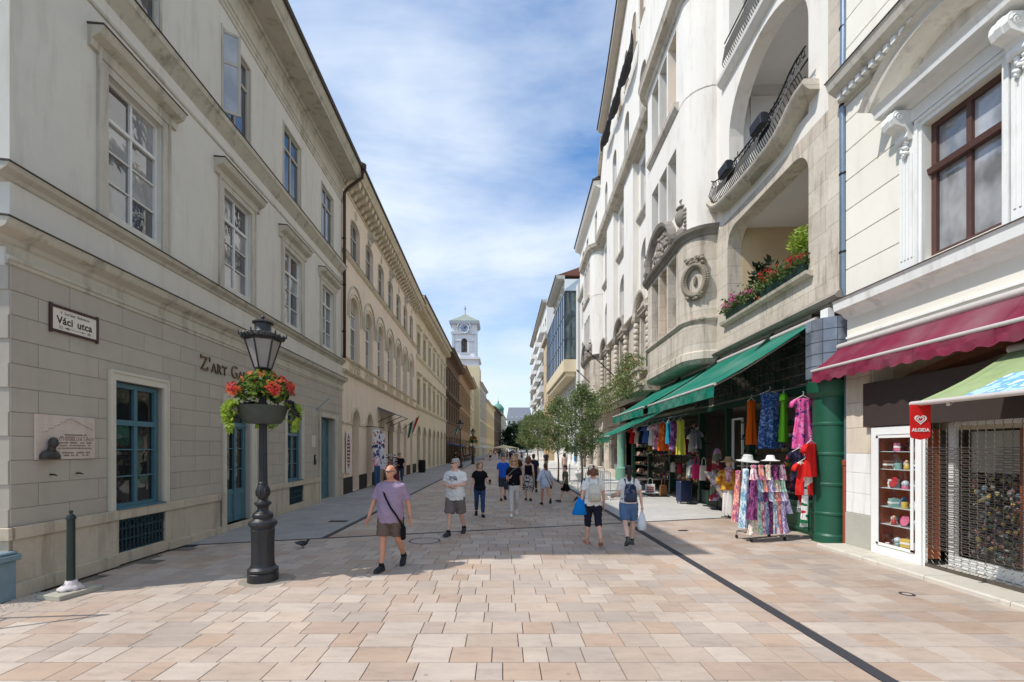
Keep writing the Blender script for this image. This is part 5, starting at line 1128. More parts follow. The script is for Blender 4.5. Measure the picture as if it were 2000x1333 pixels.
# ------------------------------------------------------------------ right side: tall white loggia house
m_r2 = M('loggia_stucco', srgb(236,231,221), 0.9, 0.03, 0.5, 0.1, 40, srgb(190,180,164), 0.5)
m_r2s = M('loggia_stone', srgb(212,202,186), 0.9, 0.15, 1.2, 0.4, 25, srgb(124,108,90), 0.9)
def add_joints(m, bw, bh, k):       # faint ashlar joints in the stone facing
    nt = m.node_tree; b = nt.nodes['Principled BSDF']; old = b.inputs['Base Color'].links[0].from_socket
    sp = nt.nodes.new('ShaderNodeSeparateXYZ'); nt.links.new(wpos(nt), sp.inputs[0]); cb = nt.nodes.new('ShaderNodeCombineXYZ'); ax = nt.nodes.new('ShaderNodeMath'); ax.operation = 'SUBTRACT'; nt.links.new(sp.outputs['Y'], ax.inputs[0]); nt.links.new(sp.outputs['X'], ax.inputs[1]); nt.links.new(ax.outputs[0], cb.inputs[0]); nt.links.new(sp.outputs['Z'], cb.inputs[1])
    br = nt.nodes.new('ShaderNodeTexBrick'); br.inputs['Scale'].default_value = 1.0; br.inputs['Brick Width'].default_value = bw; br.inputs['Row Height'].default_value = bh; br.inputs['Mortar Size'].default_value = 0.008; br.inputs['Color1'].default_value = (1, 1, 1, 1); br.inputs['Color2'].default_value = (0.86, 0.84, 0.82, 1); br.inputs['Mortar'].default_value = (k, k, k, 1); nt.links.new(cb.outputs[0], br.inputs['Vector'])
    nt.links.new(mixc(nt, 1.0, old, br.outputs['Color'], 'MULTIPLY'), b.inputs['Base Color'])
add_joints(m_r2s, 1.15, 0.56, 0.6)
m_r2d = M('weathered_stone', srgb(150,142,132), 0.9, 0.18, 2.0, 0.4, 25, srgb(84,78,72), 0.8)
m_log = M('loggia_ochre', srgb(206,186,150), 0.9, 0.06, 0.8, 0.1)
m_logw = M('loggia_white', srgb(222,220,216), 0.9, 0.04, 0.8, 0.1)
TR = -0.0371; B0 = 9.31
r2 = thing('loggia_house', 'tall white house with open loggias, rounded bays and a curved gable', 'building', (6.65+0.0371*B0, B0, 0), TR)
f = F(r2, -1, B0)
def mo(name, pts, a, b, mat=None): mb = MB(); f.prof(mb, pts, a, b); return mb.build(name, mat or m_r2, r2)
def corner(mb, u, z, r, su, w0, w1):        # rounded upper corner of an opening
    pts = [(u, z)]+[(u+su*(r-r*math.sin(a*math.pi/16)), z-r+r*math.cos(a*math.pi/16)) for a in range(9)]
    f.shape(mb, pts, w0, w1)
lo1, lo2, lo3 = (10.48, 14.57, 6.02, 8.95), (10.48, 14.45, 9.72, 13.5), (10.48, 14.45, 14.3, 17.6)
mb = MB(); f.wall(mb, B0, 15.4, 5.1, 9.3, [lo1, lo2], -0.45, 0.0); corner(mb, 10.48, 8.95, 0.55, 1, -0.45, 0); corner(mb, 14.57, 8.95, 0.55, -1, -0.45, 0); mb.build('loggia_front_lower', m_r2s, r2)
mb = MB(); f.wall(mb, B0, 15.4, 9.301, 22.5, [lo2, lo3], -0.45, 0.0); f.arch_fill(mb, 10.48, 14.45, 11.9, 13.5, -0.45, 0, 20); f.arch_fill(mb, 10.48, 14.45, 16.9, 17.6, -0.45, 0, 16); mb.build('loggia_front_upper', m_r2, r2)
mb = MB(); f.box(mb, B0, 10.2, -12, -0.45, 5.1, 22.5); f.box(mb, 14.7, 50, -12, -0.45, 5.1, 18.6); f.box(mb, 10.2, 14.7, -12, -2.6, 5.1, 22.5); f.box(mb, B0, 50, -12, -3.6, 0, 5.1); f.box(mb, 10.2, 14.7, -2.6, -0.45, 17.7, 22.5); mb.build('house_body', m_r2, r2)
for z0_, z1_ in ((5.6, 6.0), (9.05, 9.7), (13.6, 14.25)): mb = MB(); f.box(mb, 10.2, 14.7, -2.6, -0.45, z0_, z1_); mb.build('loggia_floor', m_logw, r2)
mb = MB(); f.box(mb, 10.21, 14.69, -2.59, -2.56, 6.0, 9.05); f.box(mb, 14.55, 14.69, -2.56, -0.46, 6.0, 9.05); f.box(mb, 10.21, 10.36, -2.56, -0.46, 6.0, 9.05); mb.build('loggia_lining', m_log, r2)
mb = MB()
for z0 in (9.7, 14.25):
    f.box(mb, 14.56, 14.69, -2.56, -0.46, z0, z0+3.9)
    for k in range(3): f.wall(mb, 14.50, 14.56, z0+0.2+1.15*k, z0+1.2+1.15*k, [], -2.2, -0.7)
mb.build('loggia_side_panels', m_logw, r2)
for z0 in (6.0, 9.7):
    for k in range(2): mb = MB(); f.box(mb, 11.2+1.6*k, 12.2+1.6*k, -2.56, -2.5, z0+0.05, z0+2.3); mb.build('loggia_door', m_fr, r2)
mo('loggia_sill', [(-0.1,5.92),(0.06,5.92),(0.16,5.97),(0.18,6.04),(-0.1,6.06)], 10.3, 14.75, m_r2s)
mo('loggia_base', [(0,5.1),(0.16,5.1),(0.20,5.16),(0.12,5.24),(0.04,5.3),(0,5.3)], B0, 15.36, m_r2d)
mo('loggia_head', [(0,13.72),(0.08,13.75),(0.2,13.88),(0.22,13.98),(0,14.0)], 10.2, 14.9)
path = [(15.25,10.30),(15.05,10.12),(14.85,9.98),(14.55,9.89),(14.0,9.83),(13.2,9.78),(12.4,9.76),(11.7,9.78),(11.25,9.85),(10.95,9.98),(10.7,10.12),(10.45,10.2),(10.1,10.22)]
mb = MB(); f.sweep(mb, path, [(-0.3,0.0),(0.34,0.0),(0.38,0.06),(0.36,0.14),(0.24,0.24),(-0.3,0.26)]); mb.build('wave_ledge', m_r2s, r2, True, angle=40)
mb = MB()
for i in range(len(path)-2):
    (a, z), (b, y) = path[i+1], path[i+2]
    mb.tube([f.p(a, 0.30, z+0.72), f.p(b, 0.30, y+0.72)], 0.022, 6); mb.tube([f.p(a, 0.30, z+0.04), f.p(b, 0.30, y+0.04)], 0.016, 6); mb.tube([f.p(a, 0.30, z+0.52), f.p(b, 0.30, y+0.52)], 0.012, 6)
    n = max(2, int(abs(b-a)/0.085))
    for k in range(n):
        u = lerp(a, b, k/n); zz_ = lerp(z, y, k/n); bow = 0.30+0.09
        mb.tube([f.p(u, 0.30, zz_+0.03), f.p(u, bow, zz_+0.22), f.p(u, 0.30, zz_+0.53)], 0.014, 4)
        if k % 2: mb.tube([f.p(u+0.07*math.cos(t), 0.30, zz_+0.62+0.07*math.sin(t)) for t in (0,1,2,3,4,5,6)], 0.013, 4)
mb.build('iron_railing', m_wrought, r2)
mb = MB()
for k in range(44): u = 10.5+3.95*k/43; mb.tube([f.p(u, 0.12, 14.02), f.p(u, 0.22, 14.2), f.p(u, 0.12, 14.75)], 0.014, 4)
mb.tube([f.p(10.45, 0.12, 14.9), f.p(14.5, 0.12, 14.9)], 0.02, 6); mb.tube([f.p(10.45, 0.12, 14.75), f.p(14.5, 0.12, 14.75)], 0.012, 6); mb.build('upper_railing', m_wrought, r2)
# edge pier strip by the rain pipe
mb = MB(); f.box(mb, B0+0.01, 9.72, 0.0, 0.06, 5.1, 22.4); mb.build('edge_strip', m_r2s, r2)
# bays
def plan(u0, u1, off, wmin=-0.2, n=8, R_=0.9, w=0.87):
    R2_ = R_+off; pts = [(u0-off, wmin)]
    for i in range(n+1): a = math.pi/2*i/n; pts.append((u0+R_-R2_*math.cos(a), (w-R_)+R2_*math.sin(a)))
    for i in range(n+1): a = math.pi/2*i/n; pts.append((u1-R_+R2_*math.sin(a), (w-R_)+R2_*math.cos(a)))
    pts.append((u1+off, wmin)); return pts
def ring(mb, u0, u1, lst):                   # (off, z) moulding around a bay
    mb.rings([[f.p(u, w, z) for u, w in plan(u0, u1, o)] for o, z in lst]); return mb
def bay(u0, u1, near):
    fl = [(6.5, 9.12), (10.6, 13.1), (14.75, 17.5)]
    a, b = u0+1.35, u1-1.35
    lights = [(a+(b-a)*k/3+0.07, a+(b-a)*(k+1)/3-0.07) for k in range(3)]
    hs = [(x, y, z0, z1) for x, y in lights for z0, z1 in fl]
    for nm, mt, z0, z1 in (('bay_wall_lower', m_r2s, 5.1, 9.4), ('bay_wall_upper', m_r2, 9.401, 18.0)):
        mb = MB(); f.wall(mb, u0+0.9, u1-0.9, z0, z1, hs, 0.35, 0.87)
        p = plan(u0, u1, 0); h = len(p)//2
        mb.prism([q for q in p[:h] if True]+[(u0+0.9, -0.2)], lambda u, w, z: f.p(u, w, z), z0, z1); mb.prism([(u1-0.9, -0.2)]+p[h:], lambda u, w, z: f.p(u, w, z), z0, z1)
        f.box(mb, u0+0.9, u1-0.9, -0.2, 0.349, z0, z1); mb.build(nm, mt, r2)
    mb = MB(); ring(mb, u0, u1, [(-0.06,4.92),(0.0,4.98),(0.06,5.06),(0.06,5.3),(0.02,5.34)]); mb.build('bay_corbel', m_r2s, r2)
    mb = MB(); ring(mb, u0, u1, [(0.0,6.3),(0.05,6.33),(0.10,6.4),(0.10,6.46),(0.0,6.48)]); mb.build('bay_sill', m_r2s, r2)
    mb = MB(); ring(mb, u0, u1, [(0.0,9.22),(0.06,9.26),(0.08,9.34),(0.20,9.42),(0.24,9.52),(0.0,9.58)]); mb.build('bay_cornice', m_r2d, r2)
    mb = MB(); ring(mb, u0, u1, [(0.0,14.25),(0.0,14.3)]); f.prof(mb, [(0.85,14.25),(0.92,14.3),(1.02,14.45),(1.04,14.6),(0.85,14.62)], a-0.2, b+0.2); mb.build('bay_upper_sill', m_r2s, r2)
    mb = MB(); ring(mb, u0, u1, [(0.0,17.75),(0.08,17.8),(0.12,17.95),(0.34,18.05),(0.38,18.2),(0.42,18.3),(0.0,18.35)]); mb.build('bay_crown', m_r2s, r2)
    for fi, (z0, z1) in enumerate(fl):
        for k, (x, y) in enumerate(lights):
            o = window(f, x, y, z0, z1, 0.50, m_wf, g_dark if fi else g_curtain, 0.05, 1, (0.3, 0.7), 0.02, (1, 1), 0.05)
            if (fi == 0 and k == 1) or (fi == 2 and k == 0): q = MB(); f.box(q, x+0.05, y-0.05, 0.502, 0.507, z0+0.1, z1-0.1); q.build('ochre_blind', M('ochre_blind', srgb(196,150,84), 0.8, 0.1, 10), o)
    # curved pediment over the first floor window
    c = (u0+u1)/2; mb = MB(); pts = [(c-1.75, 9.5)]+[(c-1.45*math.cos(math.pi*i/14), 9.62+1.15*math.sin(math.pi*i/14)) for i in range(15)]+[(c+1.75, 9.5)]
    f.sweep(mb, pts, [(0.86,-0.12),(1.02,-0.1),(1.14,0.02),(1.18,0.14),(0.86,0.18)]); mb.build('bay_pediment', m_r2d, r2)
    mb = MB(); f.shape(mb, [(c-1.45*math.cos(math.pi*i/14), 9.62+1.15*math.sin(math.pi*i/14)) for i in range(15)], 0.86, 0.93); mb.build('tympanum', m_r2s, r2)
    rg = random.Random(int(u0)); mb = MB()
    for k in range(70):
        an = rg.uniform(0, math.pi); rr = rg.uniform(0.1, 1.0); mb.ell(f.p(c-1.1*rr*math.cos(an), 0.95, 9.62+0.95*rr*math.sin(an)), 0.09*rg.uniform(.6,1.2), 0.09*rg.uniform(.6,1.3), 0.10, 6, 4)
    mb.build('tympanum_relief', m_r2d, r2, True)
    # pair of urns beside the pediment
    for cu in ((c-2.05, c+2.05) if near else (c-2.05,)):
        mb = MB(); mb.lathe([(0.26,0),(0.26,0.2),(0.16,0.26),(0.13,0.36),(0.24,0.5),(0.30,0.68),(0.28,0.84),(0.20,0.95),(0.26,1.02),(0.24,1.08),(0.12,1.14),(0.10,1.22),(0.15,1.30),(0.05,1.42)], f.p(cu, 0.78, 9.56), 14)
        for s_ in (-1, 1):
            for k in range(6): mb.ell(f.p(cu+s_*0.30, 0.82, 10.4-0.14*k), 0.075, 0.075, 0.08, 7, 5)
        mb.build('stone_urn', m_r2d, r2, True, angle=50)
bay(15.36, 21.3, True)
bay(36.2, 42.1, False)
# wreath on the near rounded corner
ca = f.p(15.36+0.9-0.93*math.cos(R(45)), -0.03+0.93*math.sin(R(45)), 7.75); un = Vector((-math.sin(R(45)), -math.cos(R(45)), 0)); ut = Vector((math.cos(R(45)), -math.sin(R(45)), 0))*-1
mb = MB(); rg = random.Random(6)
for k in range(46):
    a = 2*math.pi*k/46
    for e in range(3):
        p = Vector(ca)+ut*((0.38+0.05*(e-1))*math.sin(a))+Vector((0,0,0.52*math.cos(a)*(1+0.10*(e-1))))+un*(0.03+0.05*(e == 1)); mb.ell(p, 0.075, 0.075, 0.075, 6, 4)
for k in range(34): p = Vector(ca)+ut*rg.uniform(-.33,.33)+Vector((0,0,0.60+rg.uniform(-.1,.2)))+un*rg.uniform(0.02,0.09); mb.ell(p, 0.07*rg.uniform(.6,1.3), 0.07*rg.uniform(.6,1.3), 0.06, 7, 5)
mb.ell(Vector(ca)+un*0.0, 0.07, 0.07, 0.2, 8, 6)
for k in range(18): p = Vector(ca)+ut*rg.uniform(-.3,.3)+Vector((0,0,-0.55+rg.uniform(-.08,.1)))+un*rg.uniform(0.03,0.08); mb.ell(p, 0.07, 0.07, 0.06, 7, 5)
mb.build('stone_wreath', M('wreath_stone', srgb(150,140,124), 0.9, 0.15, 3, 0.3, 30, srgb(100,90,78), 0.7), r2, True)
# centre between the bays
C0, C1 = 21.3, 36.2
cw = [(23.3, 25.0), (28.2, 30.3), (33.6, 35.5)]
hs = [(a, b, 6.2, 9.2) for a, b in cw]+[(a, b, 10.4, 13.2) for a, b in cw]+[(a, b, 14.7, 17.5) for a, b in cw]
mb = MB(); f.wall(mb, C0, C1, 5.1, 9.4, hs, -0.45, 0); mb.build('centre_wall_lower', m_r2s, r2)
mb = MB(); f.wall(mb, C0, C1, 9.401, 18.0, hs, -0.45, 0)
for a, b in cw: f.arch_fill(mb, a, b, 12.4, 13.2, -0.45, 0)
mb.build('centre_wall_upper', m_r2, r2)
for a, b in ((21.3, 22.9), (25.5, 27.7), (30.8, 33.1)): mb = MB(); f.box(mb, a, b, 0, 0.32, 9.5, 17.98); mb.build('pilaster', m_r2, r2, bevel=0.02)
mo('centre_string', [(0,9.3),(0.08,9.34),(0.2,9.5),(0.2,9.58),(0,9.6)], C0, C1, m_r2s)
mo('centre_cornice', [(0,17.95),(0.34,18.0),(0.36,18.12),(0.62,18.2),(0.68,18.36),(0.72,18.5),(0,18.55)], C0+0.2, C1-0.3, m_r2s); mo('centre_cornice', [(0,17.95),(0.12,18.0),(0.3,18.2),(0.34,18.5),(0,18.55)], 42.3, 50, m_r2s)
for i, (a, b) in enumerate(cw):
    for z0, z1 in ((6.2,9.2),(10.4,13.15),(14.7,17.5)):
        o = window(f, a, b, z0, z1, -0.22, m_wf, g_dark, 0.06, 2, (0.3, 0.7), 0.02, (1, 1), 0.06)
        q = MB(); f.prof(q, [(0,z0-0.4),(0.08,z0-0.34),(0.22,z0-0.16),(0.24,z0-0.04),(0,z0-0.02)], a-0.2, b+0.2); q.build('sill', m_r2s, o)
    c = (a+b)/2; h = (b-a)/2+0.3; mb = MB(); pts = [(c-h-0.25, 9.0), (c-h, 9.1)]+[(c-(h-0.1)*math.cos(math.pi*k/12), 9.3+0.9*math.sin(math.pi*k/12)) for k in range(13)]+[(c+h, 9.1), (c+h+0.25, 9.0)]
    f.sweep(mb, pts, [(0.0,-0.1),(0.28,-0.08),(0.36,0.04),(0.38,0.16),(0,0.2)]); mb.build('window_gablet', m_r2d if i else m_r2s, r2)
    mb = MB(); f.shape(mb, [(c-(h-0.1)*math.cos(math.pi*k/12), 9.3+0.9*math.sin(math.pi*k/12)) for k in range(13)], 0.0, 0.1); mb.build('gablet_field', m_r2s, r2)
    for s_ in (-1, 1):
        mb = MB(); u = c+s_*(h+0.05)
        for k in range(7): mb.ell(f.p(u, 0.16, 8.8-0.32*k), 0.16, 0.16-0.01*k, 0.2, 8, 5)
        mb.build('herm_figure', m_r2s, r2, True)
hs = [(44.0, 45.6, z0, z1) for z0, z1 in ((6.2,9.2),(10.4,13.2),(14.7,17.5))]+[(47.2, 48.8, z0, z1) for z0, z1 in ((6.2,9.2),(10.4,13.2),(14.7,17.5))]
mb = MB(); f.wall(mb, 42.1, 50, 5.1, 18.0, hs, -0.45, 0); f.box(mb, 42.1, 50, -0.44, -0.3, 5.1, 18); mb.build('far_wall', m_r2, r2)
for a, b, z0, z1 in hs: window(f, a, b, z0, z1, -0.15, m_wf, g_dark, 0.06, 2, (0.3, 0.7), 0.02, (1, 1), 0.06, one=True)
# attic and gable
aw = [(23.9, 25.2, 20.0, 22.8), (27.6, 28.9, 20.0, 22.8), (31.2, 32.5, 20.0, 22.8), (34.4, 35.4, 20.0, 22.4)]
mb = MB(); f.wall(mb, 14.9, 37.2, 18.56, 23.9, aw, -0.4, 0.02)
for a, b, z0, z1 in aw: f.arch_fill(mb, a, b, z1-0.65, z1, -0.4, 0.02)
f.wall(mb, 37.2, 50, 18.56, 23.6, [(39, 40.2, 20, 22.5), (44, 45.2, 20, 22.5), (47, 48.2, 20, 22.5)], -0.4, 0.02)
f.box(mb, 14.9, 50, -12, -0.4, 18.6, 23.6)
gp = [(14.9, 23.901), (37.6, 23.901), (36.9, 24.6), (36.2, 25.6), (35.6, 26.6), (34.2, 27.0), (32.5, 27.6), (30.5, 28.5), (28.5, 29.5), (26.5, 30.6), (24.5, 31.6), (20, 32.6), (14.9, 32.6)]
f.shape(mb, gp, -0.8, 0.02); mb.build('attic_wall', m_r2, r2)
for a, b, z0, z1 in aw+[(39, 40.2, 20, 22.5), (44, 45.2, 20, 22.5), (47, 48.2, 20, 22.5)]: window(f, a, b, z0, z1, -0.2, m_wf, g_dark, 0.06, 1, (1.0,), 0.02, (1,), 0.06)
mb = MB(); f.sweep(mb, gp[4:][::-1], [(-0.8,0.02),(0.3,0.02),(0.42,0.12),(0.52,0.2),(0.56,0.38),(-0.8,0.42)]); mb.build('gable_coping', M('gable_soffit', srgb(196,182,164), 0.8, 0.1, 3), r2)
mb = MB(); f.sweep(mb, gp[4:][::-1], [(0.5,0.40),(0.62,0.38),(0.62,0.5),(-0.8,0.52),(-0.8,0.43)]); mb.build('gable_flashing', m_leadtop, r2)
mb = MB(); f.sweep(mb, [(35.7, 26.5), (36.3, 25.5), (37.0, 24.6), (37.7, 23.95)], [(-0.6,0.0),(0.3,0.0),(0.3,0.15),(-0.6,0.16)]); mb.build('gable_scroll', m_r2s, r2)
mo('flank_eaves', [(0,23.3),(0.1,23.4),(0.5,23.6),(0.6,23.8),(0.62,23.95),(0,24.0)], 37.3, 50.1); mo('flank_gutter', [(0.6,23.96),(0.7,23.96),(0.7,24.08),(0,24.1),(0,24.01)], 37.2, 50.1, m_leadtop)
mb = MB(); f.prof(mb, [(0.6,24.1),(-5,28),(-12,24.1)], 37.3, 50); mb.build('roof', MATS['dark_roof'], r2)
for c in (24.6, 26.2, 28.2, 30.0):         # upper row of arched gable openings
    zt = 27.4-(c-24)*0.22; q = MB(); f.shape(q, [(c-0.45, zt-2.0), (c+0.45, zt-2.0)]+[(c+0.45*math.cos(math.pi*k/10), zt-0.45+0.45*math.sin(math.pi*k/10)) for k in range(11)], 0.021, 0.03); q.build('gable_window', M('loft_shutter', srgb(150,132,112), 0.85, 0.1), r2)
    q = MB(); f.sweep(q, [(c-0.5, zt-2.0)]+[(c-0.5*math.cos(math.pi*k/10), zt-0.45+0.5*math.sin(math.pi*k/10)) for k in range(11)]+[(c+0.5, zt-2.0)], [(0.02,0),(0.09,0),(0.09,0.1),(0.02,0.1)]); q.build('gable_window_rim', m_r2, r2)
# rolled net across the gable
t = on_wall('rolled_net', 'dark rolled safety net sagging across the white gable', 'net', 25.2, 24.3, 0.0, f); mb = MB(); rg = random.Random(9)
pts = [(-0.45, 0.0, 0.9), (-0.4, 0.15, 0.35)]; rad = [0.03, 0.10]
for k in range(40): y = 0.3+8.8*k/39; s_ = (y % 3.1)/3.1; pts.append((-0.45, y, -0.35*math.sin(math.pi*s_)+0.07*y+rg.uniform(-.03,.03))); rad.append(0.12+0.15*math.sin(math.pi*s_)+rg.uniform(-.03,.03))
pts.append((-0.45, 9.3, 0.2)); rad.append(0.04); mb.tube(pts, rad, 9); mb.build('net_roll', M('net_dark', srgb(66,64,64), 0.9, 0.3, 12, 0.5), t)
# balustraded balcony with a hanging garden
mb = MB(); f.box(mb, 21.4, 36.1, 0, 1.05, 4.75, 5.0); f.box(mb, 21.35, 36.15, 0.9, 1.1, 5.0, 5.1); f.box(mb, 21.35, 36.15, 0.88, 1.1, 5.72, 5.86); mb.build('balcony_slab', m_r2s, r2)
q = MB(); q.lathe([(0.06,5.1),(0.05,5.15),(0.09,5.3),(0.05,5.5),(0.05,5.6),(0.08,5.72)], n=8); me = q.mesh('baluster'); me.materials.append(m_r2s)
for k in range(58): obj('baluster', me, r2, f.p(21.6+14.3*k/57, 1.0, 0))
# creepers and blossoms over the balcony
rg = random.Random(31)
for ci, (u0_, u1_, lb, n) in enumerate(((21.5, 25.5, 'bushy creeper with orange blossom hanging over the near end of the stone balcony', 2600), (26.5, 31.0, 'looser green creeper in the middle of the stone balcony', 1500), (32.0, 36.0, 'climbing greenery at the far end of the stone balcony', 1300))):
    t = on_wall('balcony_creeper', lb, 'plant', (u0_+u1_)/2, 5.0, 0.9, f)
    def pt(g):
        u = g.gauss(0, (u1_-u0_)/3.4); z = g.uniform(-0.4, 2.0-0.35*abs(u)) if ci == 0 else g.uniform(-0.7, 0.9)
        return (-g.uniform(-0.3, 0.55)-0.25*(z < 0.8), u, z)
    mb = MB(); leaf_cloud(mb, pt, 0.075, rg, n); mb.build('leaves', leafmat('leaf_olive', (0.09,0.12,0.035), (0.15,0.19,0.06), (0.23,0.26,0.10)), t, fix=False)['kind'] = 'stuff'
    mb = MB()
    for k in range(14): a = pt(rg); mb.tube([(0.1, a[1]*0.3, 0.0), (a[0]*0.6, a[1]*0.7, a[2]*0.6), a], [0.015, 0.01, 0.004], 4)
    mb.build('stems', M('stem_brown', srgb(92,76,54), 0.9), t)
    mb = MB(); leaf_cloud(mb, pt, 0.05, rg, 90 if ci == 0 else 30); mb.build('blossoms', fl_orange, t, fix=False)['kind'] = 'stuff'
# window boxes on the lower loggia sill
def flowerbox(u0_, u1_, fm, label):
    t = on_wall('window_box', label, 'window box', u0_, 6.065, 0.0, f); L_ = u1_-u0_
    mb = MB(); mb.prism([(-0.12,0),(0.12,0),(0.15,0.2),(-0.15,0.2)], lambda x, z, y: (x, y, z), 0, L_); mb.build('trough', M('trough_green', srgb(34,56,48), 0.6, 0.1), t)
    mb = MB(); leaf_cloud(mb, lambda g: (g.gauss(-0.05,.13), g.uniform(-0.1, L_+0.1), 0.22+abs(g.gauss(0,.17))-0.1*(g.random() < .25)), 0.055, rg, int(520*L_)); mb.build('leaves', lf_mid, t, fix=False)['kind'] = 'stuff'
    mb = MB()
    for k in range(int(20*L_)):
        c = Vector((rg.gauss(-0.08,.12), rg.uniform(-0.05, L_+0.05), 0.33+abs(rg.gauss(0,.17)))); leaf_cloud(mb, lambda g: c+Vector((g.gauss(0,.035), g.gauss(0,.035), g.gauss(0,.03))), 0.03, rg, 26)
    mb.build('blossoms', fm, t, fix=False)['kind'] = 'stuff'
flowerbox(10.5, 12.35, fl_red, 'long window box of red geraniums on the lower loggia sill')
flowerbox(13.0, 14.4, fl_pink, 'window box of pink blossoms at the far end of the lower loggia sill')
t = on_wall('potted_shrub', 'round headed green shrub in a pot on the lower loggia', 'plant', 11.0, 6.0, -0.25, f)
mb = MB(); mb.lathe([(0.16,0),(0.2,0.3),(0.22,0.32),(0.18,0.32)], n=14); mb.build('pot', M('terracotta', srgb(150,86,60), 0.8), t); mb = MB(); mb.tube([(0,0,0.3),(0.02,0,0.8)], 0.02, 6); mb.build('stem', MATS['stem_brown'], t)
mb = MB(); leaf_cloud(mb, lambda g: Vector((0,0,1.0))+Vector((g.gauss(0,1), g.gauss(0,1), g.gauss(0,1))).normalized()*0.38*g.random()**0.4, 0.06, rg, 700); mb.build('leaves', lf_lime, t, fix=False)['kind'] = 'stuff'
t = on_wall('dark_houseplant', 'dark leaved houseplant in a pot on the lower loggia', 'plant', 13.0, 6.0, -0.3, f)
mb = MB(); mb.lathe([(0.16,0),(0.2,0.3),(0.22,0.32),(0.18,0.32)], n=14); mb.build('pot', MATS['terracotta'], t)
mb = MB(); leaf_cloud(mb, lambda g: Vector((g.gauss(0,.12), g.gauss(0,.14), 0.3+1.0*g.random())), 0.13, rg, 160); mb.build('leaves', leafmat('leaf_dark', (0.008,0.015,0.008), (0.015,0.03,0.012), (0.03,0.05,0.02)), t, fix=False)['kind'] = 'stuff'
for u, z, lb in ((11.65, 10.15, 'black covered planter on the upper loggia railing nearer the rain pipe'), (13.55, 10.15, 'black covered planter on the upper loggia railing nearer the bay')):
    t = on_wall('railing_planter', lb, 'planter', u, z, 0.52, f); mb = MB(); mb.prism([(-0.13,0),(0.13,0),(0.17,0.34),(0.1,0.42),(-0.1,0.42),(-0.17,0.34)], lambda x, z_, y: (x*0.75, y*0.6, z_*0.75), -0.45, 0.45); mb.build('box', M('planter_black', srgb(44,46,54), 0.6, 0.1), t, bevel=0.03); mb = MB()
    for y in (-0.3, 0.3): mb.tube([(0.12,y,0.3),(0.22,y,0.36),(0.22,y,0.5)], 0.012, 5)
    mb.build('hooks', m_black, t)
t = on_wall('awning_rod', 'thin dark rod slanting across the upper loggia opening', 'rod', 14.3, 10.95, -0.2, f); mb = MB(); mb.tube([(0,0,0),(0,-3.9,0.35)], 0.02, 6); mb.build('rod', m_wrought, t); mb = MB(); mb.ell((0,0.05,0), 0.05, 0.12, 0.06, 8, 5); mb.build('crank', m_zinc, t)
for u, z, L_, lb in ((30.6, 6.6, 2.6, 'slanting iron flagpole with spear tip above the balcony'), (37.2, 6.5, 2.4, 'second slanting iron flagpole by the far bay')):
    t = on_wall('flagpole', lb, 'flagpole', u, z, 0.0, f); mb = MB(); mb.tube([(0,0,0),(-0.72*L_,0.25*L_,0.78*L_)], 0.035, 6); mb.build('pole', m_wrought, t); mb = MB(); e = Vector((-0.72*L_,0.25*L_,0.78*L_)); mb.tube([e, e*1.04, e*1.12], [0.03,0.09,0.005], 6); mb.build('spear_tip', m_wrought, t)
# ------------------------------------------------------------------ souvenir shop under the loggia house
m_dg = M('dark_green_paint', srgb(24,58,46), 0.4, 0.12, 5, 0.06, spec=0.5)
m_kg = M('kiosk_green', srgb(24,84,62), 0.45, 0.14, 3, 0.12, 30, srgb(20,58,46), 0.6, spec=0.5)
m_lg = M('light_green_paint', srgb(124,170,150), 0.5, 0.08, 4, 0.05)
sh = thing('souvenir_shop', 'dark green souvenir shop front with black glass tiles under the loggia house', 'shop front', tuple(r2.location), TR)
f = F(sh, -1, B0)
tile_a = MG('tile_glass_dark', (0.04, 0.034, 0.032), 0.10, 1.8, 0.15); tile_b = MG('tile_glass_reflect', (0.13, 0.15, 0.18), 0.10, 1.8, 0.15)  # tile_b carries the bluish reflection at the near end in its colour
q = MB(); q.box(-0.02, 0.0, 0.014, 0.246, 0.014, 0.236); me_a = q.mesh('glass_tile'); me_a.materials.append(tile_a); me_b = q.mesh('glass_tile'); me_b.materials.append(tile_b)
rg = random.Random(17)
for i in range(26):
    for j in range(6): o = obj('glass_tile', me_a, sh, (rg.uniform(-.006,.002), 10.5-B0+0.26*i, 3.5+0.25*j)); o.rotation_euler = (rg.uniform(-.02,.02), rg.uniform(-.02,.02), rg.uniform(-.02,.02))
KU, KW, KR = 9.80, -0.06, 0.43
for i in range(7):
    a = R(-10+32*i*0.96); 
    for j in range(5):
        c = f.p(KU+0.44*math.cos(a), KW+0.44*math.sin(a), 3.5+0.25*j)
        q = MB(); n_ = Vector((-math.sin(a), math.cos(a), 0)); tg = Vector((-math.cos(a), -math.sin(a), 0)); q.obox(Vector(c)+Vector((0,0,0.12)), tg*0.0 + Vector((n_.y*0, 0, 0)) + Vector((-math.cos(a), -math.sin(a), 0))*0.118, Vector((-math.sin(a), math.cos(a), 0))*0.01, (0,0,0.117)); o = q.build('glass_tile', tile_b, sh)
m_tf = M('tile_frame', srgb(168,162,156), 0.6, 0.1)
mb = MB(); f.box(mb, 10.45, 17.3, -0.06, -0.025, 3.45, 5.08); mb.build('tile_backing', m_tf, sh)
mb = MB(); mb.lathe([(0.42,3.5),(0.42,4.72)], f.p(KU, KW, 0), 28); mb.build('tile_drum', M('drum_pale', srgb(176,182,190), 0.6, 0.1, 4), sh)
mb = MB(); f.box(mb, 10.3, 30, -0.14, 0.04, 3.28, 3.45); mb.build('lintel', m_dg, sh)
